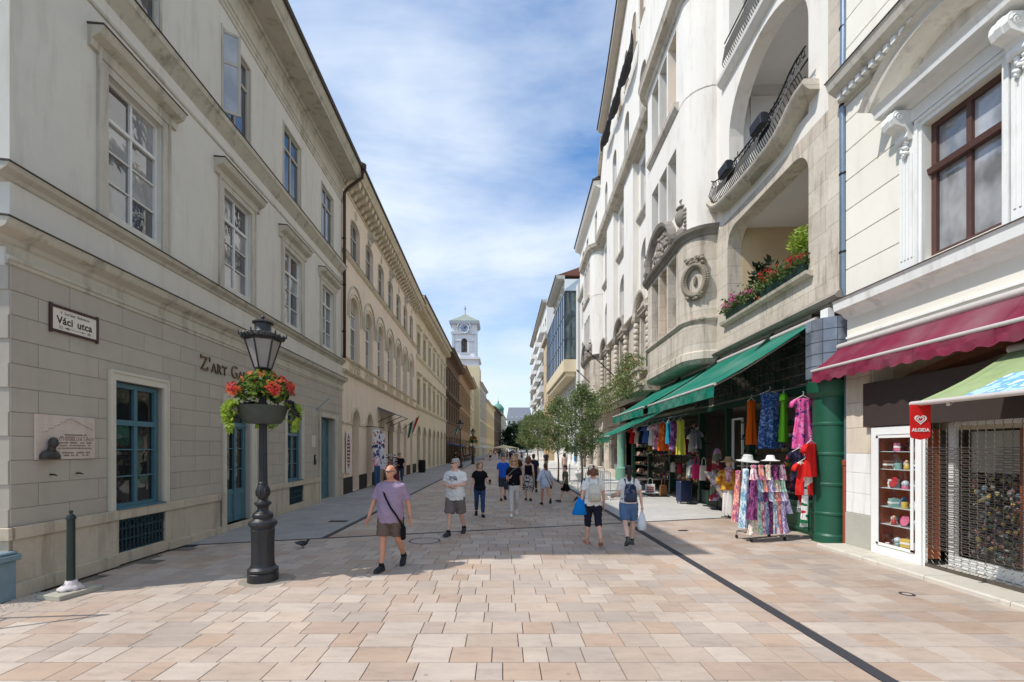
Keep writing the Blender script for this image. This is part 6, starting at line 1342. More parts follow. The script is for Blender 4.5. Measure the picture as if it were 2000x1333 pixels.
# kiosk column
mb = MB(); mb.lathe([(0.363,0),(0.363,0.16),(0.34,0.2),(0.34,0.58),(0.356,0.6),(0.356,0.64),(0.34,0.66),(0.34,1.2),(0.356,1.22),(0.356,1.26),(0.34,1.28),(0.34,1.84),(0.356,1.86),(0.356,1.9),(0.34,1.92),(0.34,2.48),(0.356,2.5),(0.356,2.54),(0.34,2.56),(0.34,3.08),(0.395,3.12),(0.442,3.2),(0.458,3.42),(0.395,3.46)], f.p(KU, KW, 0), 36); mb.build('kiosk_column', m_kg, sh, True, angle=25)
mb = MB(); f.box(mb, 9.33, 9.5, -3.6, -0.3, 0, 5.09); mb.build('end_wall', m_r2s, sh)
mb = MB(); f.box(mb, 9.5, 50, -2.6, -2.45, 0, 5.09); mb.build('back_wall', M('shop_dark_wall', srgb(120,112,100), 0.9, 0.15, 2), sh)
mb = MB(); f.box(mb, 9.5, 50, -2.45, -0.0, 3.46, 3.6); mb.build('shop_ceiling', M('shop_ceiling', srgb(170,164,152), 0.9), sh)
mb = MB(); f.box(mb, 10.0, 50, -2.45, -0.05, 0, 0.10); mb.build('shop_floor', M('shop_floor', srgb(96,90,84), 0.8, 0.1, 3), sh)
for u in (13.3, 14.7, 16.9, 20.2, 23.6, 27.0):
    mb = MB(); f.box(mb, u-0.07, u+0.07, -0.2, 0.0, 0.0, 3.28); f.box(mb, u-0.1, u+0.1, -0.22, 0.02, 0.0, 0.5); mb.build('post', m_dg, sh, bevel=0.008)
mb = MB(); f.box(mb, 10.42, 13.2, -0.55, -0.03, 0.0, 0.70); f.box(mb, 10.40, 13.22, -0.57, 0.02, 0.70, 0.76); f.wall(mb, 10.5, 13.1, 0.08, 0.62, [(10.58, 11.75, 0.16, 0.54), (11.85, 13.02, 0.16, 0.54)], -0.03, 0.0); mb.build('counter', m_kg, sh)
mb = MB(); f.box(mb, 14.8, 16.8, -0.5, -0.03, 0.0, 0.5); mb.build('counter', m_dg, sh)
for u0_, u1_, zs in ((10.4, 13.2, (1.1, 1.5, 1.9, 2.3, 2.7)), (13.4, 14.0, (0.8, 1.3, 1.8, 2.3, 2.8)), (17.0, 20.1, (0.7, 1.2, 1.7, 2.2, 2.7)), (20.3, 27, (0.6, 1.1, 1.6, 2.1, 2.6))):
    for z in zs: mb = MB(); f.box(mb, u0_, u1_, -1.05 if u0_ < 13 else -0.5, -0.62 if u0_ < 13 else -0.1, z-0.03, z); mb.build('shelf', m_dg, sh)
gc = [srgb(170,130,90), srgb(100,76,64), srgb(196,70,70), srgb(216,206,186), srgb(80,84,130), srgb(222,184,100), srgb(80,120,90), srgb(196,140,150), srgb(230,222,210), srgb(60,54,54)]
def goods(label, u0_, u1_, w, zs, n, s, cols, key):
    mb = MB(); g_ = random.Random(int(u0_*7))
    for z in zs:
        for k in range(n):
            u = g_.uniform(u0_, u1_); k_ = g_.random(); h = s*g_.uniform(0.5, 1.5)
            if k_ < 0.5: mb.ell(f.p(u, w+g_.uniform(-.12,.12), z+h*0.8), s*g_.uniform(.5,1), s*g_.uniform(.5,1), h*0.8, 6, 4)
            else: f.box(mb, u, u+s*g_.uniform(.8,1.8), w-0.06, w+g_.uniform(0,.1), z, z+h*2)
    o = mb.build('small_goods', MP('goods_'+key, cols, 9), sh, fix=False); o['kind'] = 'stuff'; o['label'] = label
goods('dolls and trinkets crowded on the shelves behind the scarf rack', 10.45, 13.1, -0.8, (0.76, 1.1, 1.5, 1.9, 2.3, 2.7), 40, 0.075, gc, 'a')
goods('small goods on the shelves by the shop door', 13.45, 13.95, -0.3, (0.8, 1.3, 1.8, 2.3), 10, 0.06, gc, 'a')
goods('caps bags and souvenirs packed on the middle shelves', 17.05, 20.0, -0.25, (0.7, 1.2, 1.7, 2.2, 2.7), 46, 0.09, gc[1:], 'b')
goods('goods on the far shelves', 20.4, 26.8, -0.25, (0.6, 1.1, 1.6, 2.1, 2.6), 60, 0.10, gc, 'a')
mb = MB(); f.box(mb, 13.4, 14.6, -0.16, -0.10, 0.1, 3.2); q = MB(); f.wall(q, 13.95, 14.63, 0.1, 2.95, [(14.0, 14.58, 0.2, 2.9)], -0.22, -0.16); q.build('door_frame', m_white, sh)
# green column and shop beyond
mb = MB(); mb.lathe([(0.42,0),(0.42,0.75),(0.28,0.8),(0.24,0.9),(0.24,3.0),(0.34,3.2),(0.34,3.3)], f.p(29.2, 0.1, 0), 18); mb.build('light_green_column', m_lg, sh, True, angle=35)
mb = MB(); f.wall(mb, 30.2, 49.5, 0, 4.7, [(31, 34, 0.5, 3.4), (36, 39, 0.5, 3.4), (41, 44, 0.5, 3.4), (45.5, 48.5, 0.1, 3.4)], -0.4, 0.0); mb.build('far_shop_wall', m_r2s, sh)
for a in (31, 36, 41, 45.5): mb = MB(); f.box(mb, a, a+3, -0.25, -0.2, 0.1, 3.4); mb.build('shop_pane', g_shop, sh)
for u in (12.0, 15.2, 18.6, 22.0):             # steel brackets that carry the soffit
    mb = MB(); mb.obox(f.p(u, 0.25, 4.7), (0.32, 0, 0.32), (0, 0.05, 0), (0.04, 0, -0.04)); mb.build('soffit_brace', m_dg, sh)
AW = 0.0371
awning('green_awning', 'large dark green awning nearest the maroon one over the souvenir shop', 7.0, 4.86, 4.72, 3.44, 10.15, 15.35, m_grn, 0.29, 0, 3, AW)
awning('green_awning', 'second green awning along the souvenir shop at the same height as the first', 7.2, 4.86, 4.87, 3.44, 15.75, 20.8, m_grn, 0.30, 0, 3, AW)
awning('green_awning', 'lower green awning farthest along the souvenir shop near the young tree', 7.42, 3.75, 4.92, 2.58, 21.0, 25.4, m_grn, 0.28, 0, 2, AW)
t = thing('alarm_box', 'small white alarm box under the corner of the loggia house', 'box', (6.86, 9.62, 4.62)); mb = MB(); mb.box(0, 0.16, 0, 0.22, 0, 0.36); mb.build('case', m_white, t, bevel=0.01); mb = MB(); mb.box(-0.004, 0.0, 0.03, 0.19, 0.04, 0.10); mb.build('orange_band', MC('alarm_orange', srgb(206,110,60)), t)
# ------------------------------------------------------------------ garments
def cloth(rows, mat, name, parent, fold=5, amp=0.02, n=44, ph=0.0, seedv=1):
    """rows: (z, half width, half depth, dx); closed wavy loft"""
    mb = MB(); rs = []; g_ = random.Random(seedv)
    k2 = fold+3
    for z, hw, hd, dx in rows:
        k = (rows[0][0]-z)/max(1e-6, rows[0][0]-rows[-1][0]); ring_ = []
        for j in range(n):
            a = 2*math.pi*j/n; m = 1+amp/max(hd, 0.02)*k*math.sin(fold*a+ph)+0.5*amp/max(hd, 0.02)*k*math.sin(k2*a+ph*2.3+2*k)+0.35*amp/max(hd, 0.02)*math.sin(11*a+ph+5*k)
            ring_.append((dx+hw*math.cos(a), hd*m*math.sin(a), z))
        rs.append(ring_)
    mb.rings(rs); return mb.build(name, mat, parent, True, angle=60)
def dress(label, loc, rz, L_, w, mat, sleeves=True, flare=1.25, hang=True, group=None, cat='dress', name='hanging_dress', sd=1):
    t = thing(name, label, cat, loc, rz, group)
    h = w/2
    cloth([(0,h*0.35,0.02,0),(-0.02,h*0.75,0.03,0),(-0.05,h*0.86,0.04,0),(-0.16,h*0.80,0.05,0),(-0.32,h*0.74,0.055,0),(-0.5*L_,h*0.84,0.06,0),(-0.75*L_,h*0.95*(1+flare)/2,0.07,0),(-L_,h*flare*0.92,0.075,0)], mat, 'gown', t, 6, 0.03, ph=sd*1.7)
    if sleeves:
        for s in (-1, 1): mb = MB(); mb.tube([(s*h*0.72,0,-0.04),(s*h*1.05,0,-0.10),(s*h*1.22,0,-0.20)], [0.05,0.06,0.065], 10, flat=0.6); mb.build('sleeve', mat, t, True)
    if hang:
        mb = MB(); mb.tube([(-h*0.8,0,-0.03),(-0.03,0,0.05),(0,0,0.06),(0.03,0,0.05),(h*0.8,0,-0.03)], 0.008, 6); mb.tube([(0,0,0.06),(0,0,0.10),(0.025,0,0.125),(0.0,0,0.15),(-0.02,0,0.135)], 0.004, 5); mb.build('hanger', m_white, t)
    return t
t = thing('clothes_rail', 'long dark rail slung under the shop lintel for hanging dresses', 'rail', (6.6, 9.9, 3.42)); mb = MB(); mb.tube([(0.2,0.1,0.0),(-0.15,2.2,0.02)], 0.014, 6); mb.build('bar', m_black, t); mb = MB()
for a in (0.0, 1.0): mb.tube([(0.2-0.35*a,0.1+2.1*a,0),(0.45-0.35*a,0.15+2.1*a,0.05)], 0.012, 6)
mb.build('bracket', m_black, t)
dress('plain orange dress hanging beside the blue patterned dress', (6.42, 11.75, 3.24), R(20), 1.14, 0.36, MC('cloth_orange', srgb(208,92,24)), False, 1.15, sd=1)
dress('blue dress with a small white pattern hanging between the orange and green ones', (6.60, 11.25, 3.38), R(5), 1.38, 0.60, MP('cloth_blue_print', [srgb(44,72,128), srgb(60,92,150), srgb(150,176,214), srgb(36,58,110), srgb(52,84,142)], 34), False, 1.12, sd=2)
dress('bright lime green tunic hanging turned edgewise by the blue dress', (6.70, 10.85, 3.32), R(52), 1.16, 0.50, MC('cloth_lime', srgb(112,196,44)), True, 1.2, sd=3)
dress('pink flowered short sleeved dress hanging beside the green kiosk column', (6.68, 10.12, 3.12), R(8), 1.12, 0.50, MP('cloth_pink_print', [srgb(228,92,158), srgb(232,110,170), srgb(226,86,150), srgb(70,60,120), srgb(236,130,180), srgb(228,92,158)], 16), True, 1.2, sd=4)
# red jerseys on the kiosk column
jr = MC('cloth_red', srgb(206,40,36)); cr3 = [srgb(206,40,36), srgb(230,228,222), srgb(30,110,70)]
def jersey(label, loc, rz, mat, L_=0.72, w=0.5, sd=1): return dress(label, loc, rz, L_, w, mat, True, 1.05, True, 'shirts on the kiosk column', 'shirt', 'hanging_shirt', sd)
jersey('upper red football shirt hanging on the kiosk column', (6.58, 9.72, 2.12), R(30), jr, sd=2)
jersey('lower red football shirt with white collar on the kiosk column', (6.55, 9.86, 1.72), R(12), MP('cloth_red_white', [srgb(206,40,36), srgb(206,40,36), srgb(226,210,200), srgb(196,34,34), srgb(210,50,40)], 7), sd=5)
jersey('dark navy shirt under the red football shirts', (6.52, 10.02, 1.95), R(5), MP('cloth_navy_mix', [srgb(40,42,60), srgb(60,60,90), srgb(150,50,60), srgb(30,30,44)], 10), 0.9, 0.44, sd=7)
for i, (x, y, z, L_, c, lb) in enumerate(((6.50, 9.80, 1.25, 0.85, cr3, 'red white and green fringed scarf hanging lowest on the kiosk column'), (6.53, 9.95, 1.3, 0.6, [srgb(206,40,36), srgb(226,222,216)], 'red and white scarf beside the fringed one on the kiosk column'))):
    t = thing('fan_scarf', lb, 'scarf', (x, y, z)); cloth([(0,0.04,0.02,0),(-0.3*L_,0.07,0.025,0.01),(-0.7*L_,0.075,0.025,0.0),(-L_,0.08,0.03,-0.02)], MP('fan_scarf_%d' % i, c, 1.6, kind='noise', stretch=(1,1,3)), 'band', t, 4, 0.01)
    mb = MB()
    for k in range(7): mb.tube([(-0.09+0.025*k,0,-L_),(-0.095+0.026*k,0.005,-L_-0.09)], 0.006, 4)
    mb.build('fringe', m_white, t)
# scarf rack
RK = (5.66, 10.0, 0)
t = thing('scarf_rack', 'chrome rack on castors carrying four tiers of patterned scarves', 'rack', RK, R(12))
mb = MB()
for x in (-0.42, 0.42): mb.tube([(x,-0.22,0.10),(x,-0.22,0.16),(x,0.0,0.18),(x,0.22,0.16),(x,0.22,0.10)], 0.013, 6); mb.tube([(x*0.8,0,0.18),(x*0.8,0,1.62)], 0.013, 6)
for z in (0.18, 0.9, 1.12, 1.36, 1.62):
    for y in (-0.2, 0.0, 0.2): mb.tube([(-0.42,y,z),(0.42,y,z)], 0.009, 6)
    for x in (-0.42, 0.42): mb.tube([(x,-0.2,z),(x,0.2,z)], 0.009, 6)
mb.build('frame', M('chrome', srgb(190,192,196), 0.2, 0.05, 3, 0, metal=0.9), t)
for x in (-0.42, 0.42):
    for y in (-0.22, 0.22): mb = MB(); mb.ell((x,y,0.045), 0.022, 0.045, 0.045, 10, 6); mb.build('castor', m_black, t, True)
pal = [('lilac', [srgb(176,160,208), srgb(222,212,230), srgb(140,120,180), srgb(230,226,232)]), ('rose', [srgb(206,130,150), srgb(236,206,210), srgb(180,90,120), srgb(232,222,220)]), ('aqua', [srgb(150,186,200), srgb(216,228,230), srgb(110,150,176), srgb(230,228,226)]), ('cream floral', [srgb(230,214,196), srgb(206,150,140), srgb(160,176,140), srgb(236,226,214)]), ('grey blue', [srgb(130,146,176), srgb(186,196,214), srgb(96,108,140)]), ('coral', [srgb(222,120,100), srgb(240,180,160), srgb(150,90,130)]), ('mint', [srgb(166,206,180), srgb(220,232,216), srgb(110,170,150)]), ('plum', [srgb(110,50,90), srgb(150,80,130), srgb(80,36,66)])]
mS = {c: MP('scarf_'+c.replace(' ', '_'), v, 30, kind='voronoi', stretch=(1,1,0.45)) for c, v in pal}
tiers = (('top', 1.62, 0.30, 5), ('second', 1.36, 0.30, 6), ('third', 1.12, 0.26, 6), ('bottom', 0.90, 0.74, 8))
ordn = ['leftmost', 'second', 'third', 'fourth', 'fifth', 'sixth', 'seventh', 'rightmost']
cR, sR = math.cos(R(12)), math.sin(R(12))
def rackpt(x, y, z): return (RK[0]+x*cR-y*sR, RK[1]+x*sR+y*cR, z)
ci = 0
for nm, z, L_, n in tiers:
    for i in range(n):
        c = pal[ci % 8][0] if not (nm == 'top') else ['rose', 'coral', 'cream floral', 'plum', 'rose'][i]; ci += 3
        o_ = ordn[i] if i < n-1 else 'rightmost'
        t = thing('rack_scarf', '%s scarf, %s in the %s tier of the scarf rack' % (c, o_, nm), 'scarf', rackpt(-0.36+0.72*i/(n-1), -0.215, z+0.01), R(12), 'scarves on the chrome rack')
        sp = 1.0 if nm != 'bottom' else 1.35
        cloth([(0.02,0.04,0.02,0),(0,0.07,0.035,0),(-0.06,0.05,0.035,0),(-0.3*L_,0.068,0.04,0),(-0.7*L_,0.076*sp,0.05,0.01*math.sin(i*2)),(-L_,0.088*sp*sp,0.075,0.02*math.sin(i*3))], mS[c], 'drape', t, 5, 0.012, ph=i*1.3, seedv=i)
for i, (x, y, z, L_, c, lb) in enumerate(((-0.46,-0.1,1.55,1.25,'aqua','long aqua shawl down the left side of the scarf rack'), (-0.47,0.1,1.5,1.1,'coral','long coral shawl at the rear left of the scarf rack'), (-0.40,-0.27,1.30,0.80,'plum','plum knitted scarf in front of the left tiers of the scarf rack'), (0.47,-0.08,1.33,0.75,'lilac','long lilac shawl down the right side of the scarf rack'), (0.48,0.12,1.0,0.72,'grey blue','grey blue shawl at the lower right end of the scarf rack'))):
    t = thing('rack_shawl', lb, 'shawl', rackpt(x, y, z), R(12 if i != 3 else -20)); cloth([(0.02,0.03,0.03,0),(0,0.07,0.05,0),(-0.1,0.06,0.05,0),(-0.5*L_,0.09,0.07,-0.02 if x < 0 else 0.04),(-L_,0.12,0.085,-0.05 if x < 0 else 0.10)], mS[c], 'drape', t, 6, 0.02, ph=i)
def hat(label, loc, mat, band=None, s=1.0, tilt=0.0):
    t = thing('sun_hat', label, 'hat', loc); t.rotation_euler = (tilt, 0, 0.3); t.scale = (s, s, s)
    mb = MB(); mb.lathe([(0.02,0.125),(0.07,0.12),(0.085,0.09),(0.095,0.02),(0.14,0.0),(0.19,-0.012),(0.20,0.0),(0.14,0.012),(0.098,0.03),(0.085,0.085),(0.02,0.112)], n=26); mb.build('crown_and_brim', mat, t, True, angle=60)
    if band: mb = MB(); mb.lathe([(0.097,0.022),(0.0925,0.055)], n=26); mb.build('band', band, t, True)
hat('white cotton sun hat on the right of the scarf rack top', rackpt(0.12, -0.15, 1.74), m_white, None, 0.95); hat('pale grey wide sun hat on the left of the scarf rack top', rackpt(-0.33, 0.0, 1.73), M('hat_grey', srgb(196,196,190), 0.9, 0.08, 10), None, 1.15, 0.12)
mb = MB(); t = thing('hat_stand', 'wire prongs that carry the two sun hats above the scarf rack', 'stand', rackpt(0, 0, 1.62)); mb.tube([(0.15,-0.1,0),(0.15,-0.12,0.16)], 0.008, 5); mb.tube([(-0.33,-0.07,0),(-0.33,-0.07,0.16)], 0.008, 5); mb.tube([(0.15,-0.1,0.0),(-0.33,-0.07,0.0)], 0.008, 5); mb.build('prong', MATS['chrome'], t)
# clothed dummy with straw hat
t = thing('shop_dummy', 'shop dummy in a straw hat, yellow patterned blouse and white trousers', 'mannequin', (6.45, 13.0, 0), R(-20))
cloth([(0.92,0.16,0.11,0),(0.75,0.15,0.11,0),(0.45,0.16,0.11,0),(0.2,0.17,0.12,0),(0.12,0.14,0.1,0)], MC('cloth_white', srgb(226,222,216)), 'trousers', t, 4, 0.03)
cloth([(1.42,0.07,0.06,0),(1.40,0.17,0.09,0),(1.34,0.20,0.11,0),(1.1,0.19,0.12,0),(0.82,0.23,0.14,0)], MP('blouse_yellow', [srgb(206,140,40), srgb(226,176,70), srgb(180,100,50), srgb(214,150,60)], 14), 'blouse', t, 5, 0.02)
for s in (-1, 1): mb = MB(); mb.tube([(s*0.17,0,1.36),(s*0.25,0,1.2),(s*0.28,-0.03,0.98)], [0.07,0.08,0.085], 10); mb.build('sleeve', MATS['blouse_yellow'], t, True)
mb = MB(); mb.tube([(0,0,1.38),(0,0,1.5)], 0.05, 10); mb.ell((0,0,1.58), 0.08, 0.095, 0.11, 12, 9); mb.build('head_form', M('dummy_skin', srgb(206,176,150), 0.6), t, True)
cloth([(1.46,0.09,0.08,0),(1.36,0.13,0.12,0),(1.05,0.10,0.13,-0.02)], mS['rose'], 'neck_scarf', t, 5, 0.02)
mb = MB(); mb.tube([(0,0,0.04),(0,0,1.3)], 0.018, 6)
for k in range(4): a = k*1.571+0.4; mb.tube([(0,0,0.06),(0.22*math.cos(a),0.22*math.sin(a),0.05)], 0.012, 5)
mb.build('stand', m_black, t)
hat('broad straw hat on the head of the shop dummy', (6.45, 13.0, 1.63), M('straw', srgb(204,170,124), 0.9, 0.12, 30, 0.4, 90), MC('hat_band', srgb(120,84,60)), 1.15)
t = thing('hanging_shawl', 'grey printed shawl spread slanting beside the shop dummy', 'shawl', (6.02, 13.05, 1.25)); mb = MB(); n = 8; rows = [[(lerp(0.38,-0.28,i/n)*(1-j/n*0.75)+0.36*j/n, 0.02*math.sin(i*1.5+j), -0.18*(1-i/n)*0-0.85*j/n+0.12*i/n) for i in range(n+1)] for j in range(n+1)]
for j in range(n): mb.strip(rows[j], rows[j+1])
mb.build('cloth', MP('shawl_grey', [srgb(150,150,156), srgb(180,176,170), srgb(120,116,120), srgb(196,180,160)], 10), t, True, fix=False)
# suitcase
t = thing('suitcase', 'dark blue hard shell suitcase standing at the shop door', 'suitcase', (6.62, 16.6, 0), R(10)); sc_ = M('suitcase_blue', srgb(44,54,84), 0.4, 0.1, 8, 0.05, spec=0.5)
mb = MB(); mb.box(-0.26, 0.26, -0.15, 0.15, 0.06, 0.82); mb.build('shell', sc_, t, bevel=0.035)
for k in range(7): mb = MB(); mb.box(-0.22+0.066*k, -0.19+0.066*k, -0.158, -0.148, 0.12, 0.78); mb.build('rib', sc_, t)
mb = MB(); mb.tube([(-0.1,0.1,0.8),(-0.1,0.1,0.98),(0.1,0.1,0.98),(0.1,0.1,0.8)], 0.012, 6); mb.build('handle', m_black, t)
for x in (-0.2, 0.2):
    for y in (-0.1, 0.1): mb = MB(); mb.ell((x,y,0.03), 0.015, 0.03, 0.03, 8, 6); mb.build('wheel', m_black, t)
t = thing('scarf_bust', 'dress stand with yellow and red scarves above the blue suitcase', 'dress stand', (6.80, 16.4, 0)); mb = MB(); mb.tube([(0,0,0),(0,0,1.5)], 0.02, 6); mb.lathe([(0.2,0),(0.2,0.02),(0.03,0.03)], n=14); mb.build('stand', m_black, t)
cloth([(1.62,0.07,0.06,0),(1.5,0.16,0.1,0),(1.25,0.18,0.12,0),(0.95,0.2,0.13,0)], MP('scarf_sun', [srgb(214,170,50), srgb(196,60,40), srgb(220,214,200), srgb(120,130,140)], 5), 'scarves', t, 6, 0.03)
t = thing('scarf_bust', 'dress stand hung with dark and lilac flowered scarves by the shop door', 'dress stand', (7.02, 14.9, 0)); mb = MB(); mb.tube([(0,0,0),(0,0,1.7)], 0.02, 6); mb.lathe([(0.2,0),(0.2,0.02),(0.03,0.03)], n=14); mb.build('stand', m_black, t)
cloth([(2.0,0.08,0.07,0),(1.85,0.13,0.1,0),(1.5,0.17,0.12,0),(1.0,0.2,0.14,0),(0.3,0.26,0.16,0)], MP('scarf_dusk', [srgb(90,60,70), srgb(170,140,170), srgb(196,170,150), srgb(110,120,100), srgb(140,50,60)], 7), 'scarves', t, 6, 0.03)
def tote(label, loc, rz, mat, w=0.34, h=0.38, name='tote_bag', printed=None):
    t = thing(name, label, 'bag', loc, rz); mb = MB(); mb.prism([(-w/2,-0.045),(w/2,-0.045),(w/2,0.045),(-w/2,0.045)], lambda x, y, z: (x*(1-0.06*z), y*(1-0.5*z), z*h), 0, 1); mb.build('pouch', mat, t, bevel=0.012)
    mb = MB(); mb.tube([(-w*0.25,0,h),(-w*0.2,0,h+0.2),(0,0,h+0.27),(w*0.2,0,h+0.2),(w*0.25,0,h)], 0.01, 5); mb.build('strap', mat, t)
    if printed:
        mb = MB()
        for r_, (n_, z0) in enumerate(((5, 0.62), (4, 0.4), (5, 0.18))):
            for k in range(n_): x = -w*0.34+w*0.68*k/n_; mb.box(x, x+w*0.68/n_*0.75, -0.052, -0.046, h*z0, h*(z0+0.14))
        mb.build('print', printed, t)
tote('pink tote bag hanging by the shop door', (6.72, 15.8, 0.95), R(10), MC('tote_pink', srgb(214,52,110)), 0.3, 0.5); tote('cream tote bag hanging beside the pink one', (6.78, 15.35, 0.93), R(10), MC('tote_cream', srgb(222,212,196)), 0.3, 0.5); tote('dark red tote bag hanging next to the cream one', (6.84, 15.0, 0.95), R(10), MC('tote_wine', srgb(128,32,40)), 0.28, 0.5)
tote('white shopping bag with red and grey print on the shop threshold', (6.35, 19.6, 0.05), R(-15), MC('cloth_white', srgb(226,222,216)), 0.42, 0.42, printed=MC('tote_print', srgb(176,60,60))); tote('brown leather bag leaning beside the printed shopping bag', (6.70, 19.0, 0.02), R(20), M('leather_tan', srgb(150,108,70), 0.6, 0.12, 8), 0.36, 0.46)
t = thing('bag_rack', 'low rack in front of the shop for printed bags', 'rack', (6.5, 19.3, 0)); mb = MB(); mb.box(-0.4, 0.4, -0.5, 0.5, 0.0, 0.05); mb.build('board', m_black, t)
# clothes on the rail under the second awning
RX = 5.75
t = thing('clothes_rail', 'steel rail of summer clothes under the second green awning', 'rail', (RX, 14.2, 3.08)); mb = MB(); mb.tube([(0,0,0),(0.2,7.2,0)], 0.016, 6); mb.build('bar', m_zinc, t); mb = MB()
for y in (0.3, 3.6, 6.9): mb.tube([(0.01,y,0),(0.15,y,0.75)], 0.006, 5)
mb.build('hanger_wire', m_black, t)
gl_ = [(14.75,1.12,0.34,MC('cloth_yellowgreen', srgb(196,196,80)),'yellow green dress'), (15.35,0.95,0.40,MP('cloth_violet', [srgb(150,90,150), srgb(190,140,190), srgb(110,60,120)], 10),'violet patterned dress'), (15.9,0.75,0.28,MC('cloth_cyan', srgb(40,150,180)),'narrow turquoise dress'), (16.5,1.0,0.42,MP('cloth_orange2', [srgb(224,100,36), srgb(224,100,36), srgb(236,140,60), srgb(200,80,30)], 10),'orange sun dress'), (17.15,0.95,0.42,MP('cloth_rosew', [srgb(196,120,140), srgb(226,190,196), srgb(150,80,100)], 9),'rose and white dress'), (17.8,0.8,0.42,MC('cloth_white', srgb(226,222,216)),'white cotton blouse'), (18.5,0.7,0.42,MC('cloth_blue', srgb(70,100,160)),'mid blue blouse'), (19.2,0.75,0.40,MC('cloth_navy', srgb(34,38,62)),'navy blouse'), (19.9,0.7,0.42,MC('cloth_beige', srgb(206,190,170)),'beige blouse'), (20.6,0.7,0.42,jr,'bright red blouse')]
for i, (y, L_, w, mt, nm) in enumerate(gl_): dress('%s hanging on the rail under the second green awning' % nm, (RX+0.028*(y-14.2), y, 2.92), R(14+9*(i % 3)), L_, w, mt, i > 3, 1.15, True, 'clothes on the rail', sd=i)
gl2 = [('grey checked shirt', srgb(130,130,136)), ('white T-shirt', srgb(220,218,212)), ('red T-shirt', srgb(170,40,44)), ('black T-shirt', srgb(30,30,34)), ('rose blouse', srgb(206,130,140)), ('sand coloured blouse', srgb(196,170,136)), ('navy T-shirt', srgb(40,46,76)), ('olive T-shirt', srgb(96,100,70)), ('plum blouse', srgb(110,50,90)), ('pale blue shirt', srgb(150,180,206)), ('mustard blouse', srgb(196,150,50)), ('green T-shirt', srgb(50,110,76))]
for i, (nm, c) in enumerate(gl2): dress('%s in the lower row of hanging clothes before the middle shelves' % nm, (6.95+0.04*i+0.05*(i % 2), 16.3+0.62*i, 2.62-0.06*(i % 3)), R(25+12*(i % 3)), 0.62+0.06*(i % 3), 0.46, MC('tee_%d' % i, c), True, 1.05, True, 'clothes in the lower row', 'shirt', 'hanging_shirt', i)
for i, (c, lb) in enumerate(((srgb(60,50,46), 'dark leather rucksack'), (srgb(150,40,60), 'crimson rucksack'), (srgb(196,190,180), 'pale canvas rucksack'), (srgb(50,60,50), 'green rucksack'))):
    t = thing('shop_rucksack', '%s hanging on the shop shelves behind the caps' % lb, 'rucksack', (7.1+0.06*i, 17.5+0.9*i, 1.0), R(-80)); mb = MB(); mb.rings([[(0.15*w_*math.cos(2*math.pi*j/16), 0.09*w_*math.sin(2*math.pi*j/16), z_) for j in range(16)] for z_, w_ in ((0,0.8),(0.03,1),(0.25,1),(0.38,0.8),(0.43,0.4))]); mb.build('pack', MC('rucksack_%d' % i, c), t, True, angle=60); mb = MB(); mb.tube([(-0.03,0,0.42),(0,0,0.5),(0.03,0,0.42)], 0.008, 5); mb.build('loop', m_black, t)
rg = random.Random(77)
capc = [('black', srgb(36,36,40)), ('white', srgb(216,214,208)), ('grey', srgb(130,130,134)), ('red', srgb(160,44,44)), ('khaki', srgb(150,140,104)), ('navy', srgb(40,46,80)), ('plum', srgb(100,44,80)), ('green', srgb(60,90,66))]
for r_ in range(2):
    for k in range(7):
        c = capc[(k+r_*3) % 8]; loc = (6.5+0.03*k, 17.2+0.55*k, 2.12-0.34*r_)
        t = thing('baseball_cap', '%s cap, %s from the suitcase in the %s row of hanging caps' % (c[0], ['first','second','third','fourth','fifth','sixth','last'][k], ['upper','lower'][r_]), 'cap', loc, R(-100), 'caps under the second awning')
        mb = MB(); mb.lathe([(0.02,0.10),(0.06,0.09),(0.095,0.05),(0.105,0.0),(0.095,0.0),(0.085,0.05),(0.02,0.09)], n=14); m_ = MC('cap_'+c[0], c[1]); mb.build('crown', m_, t, True); mb = MB(); mb.ell((0,-0.13,0.0), 0.08, 0.08, 0.012, 12, 5); mb.build('peak', m_, t, True)
t = thing('cap_rack', 'wire rack of caps before the middle shelves', 'rack', (6.62, 17.0, 0)); mb = MB()
for y in (0.0, 4.0): mb.tube([(0.05+0.03*y,y,0),(0.05+0.03*y,y,2.3)], 0.014, 6)
for z in (1.76, 2.1): mb.tube([(0.0,0,z),(0.12,4.0,z)], 0.012, 6)
mb.build('wires', m_black, t)
# ------------------------------------------------------------------ further right: glass bay house, balcony house
m_r3 = M('bay_house_cream', srgb(228,212,178), 0.85, 0.04, 0.5, 0.1); m_r3w = M('bay_house_white', srgb(228,226,220), 0.85, 0.04, 0.5, 0.1)
g_blue = MG('glass_blue', (0.06, 0.10, 0.16), 0.04, 1.9, 0.05); m_mul = M('mullion_grey', srgb(70,80,92), 0.4, 0.05, 4, 0.02, spec=0.5)
r3 = thing('glass_bay_house', 'modern house with a blue glass bay above a cream slab and white columns', 'building', (8.4, 51.0, 0)); f = F(r3, -1, 51.0)
mb = MB(); f.box(mb, 51, 61.9, -12, 0, 8.6, 20.5); f.box(mb, 61.9, 73, -0.05, 0, 8.6, 20.5); f.box(mb, 51, 61.9, -12, -2.0, 0, 8.6); mb.build('body', m_r3w, r3)
mb = MB(); f.box(mb, 52, 73, 0, 1.45, 10.8, 12.2); f.box(mb, 52.3, 73, 0.0, 1.2, 10.3, 10.8); mb.build('cream_slab', m_r3, r3)
mb = MB(); f.box(mb, 52.25, 72.5, 0.02, 1.28, 12.22, 20.0); mb.build('bay_core', M('bay_inner', srgb(60,72,82), 0.6), r3)
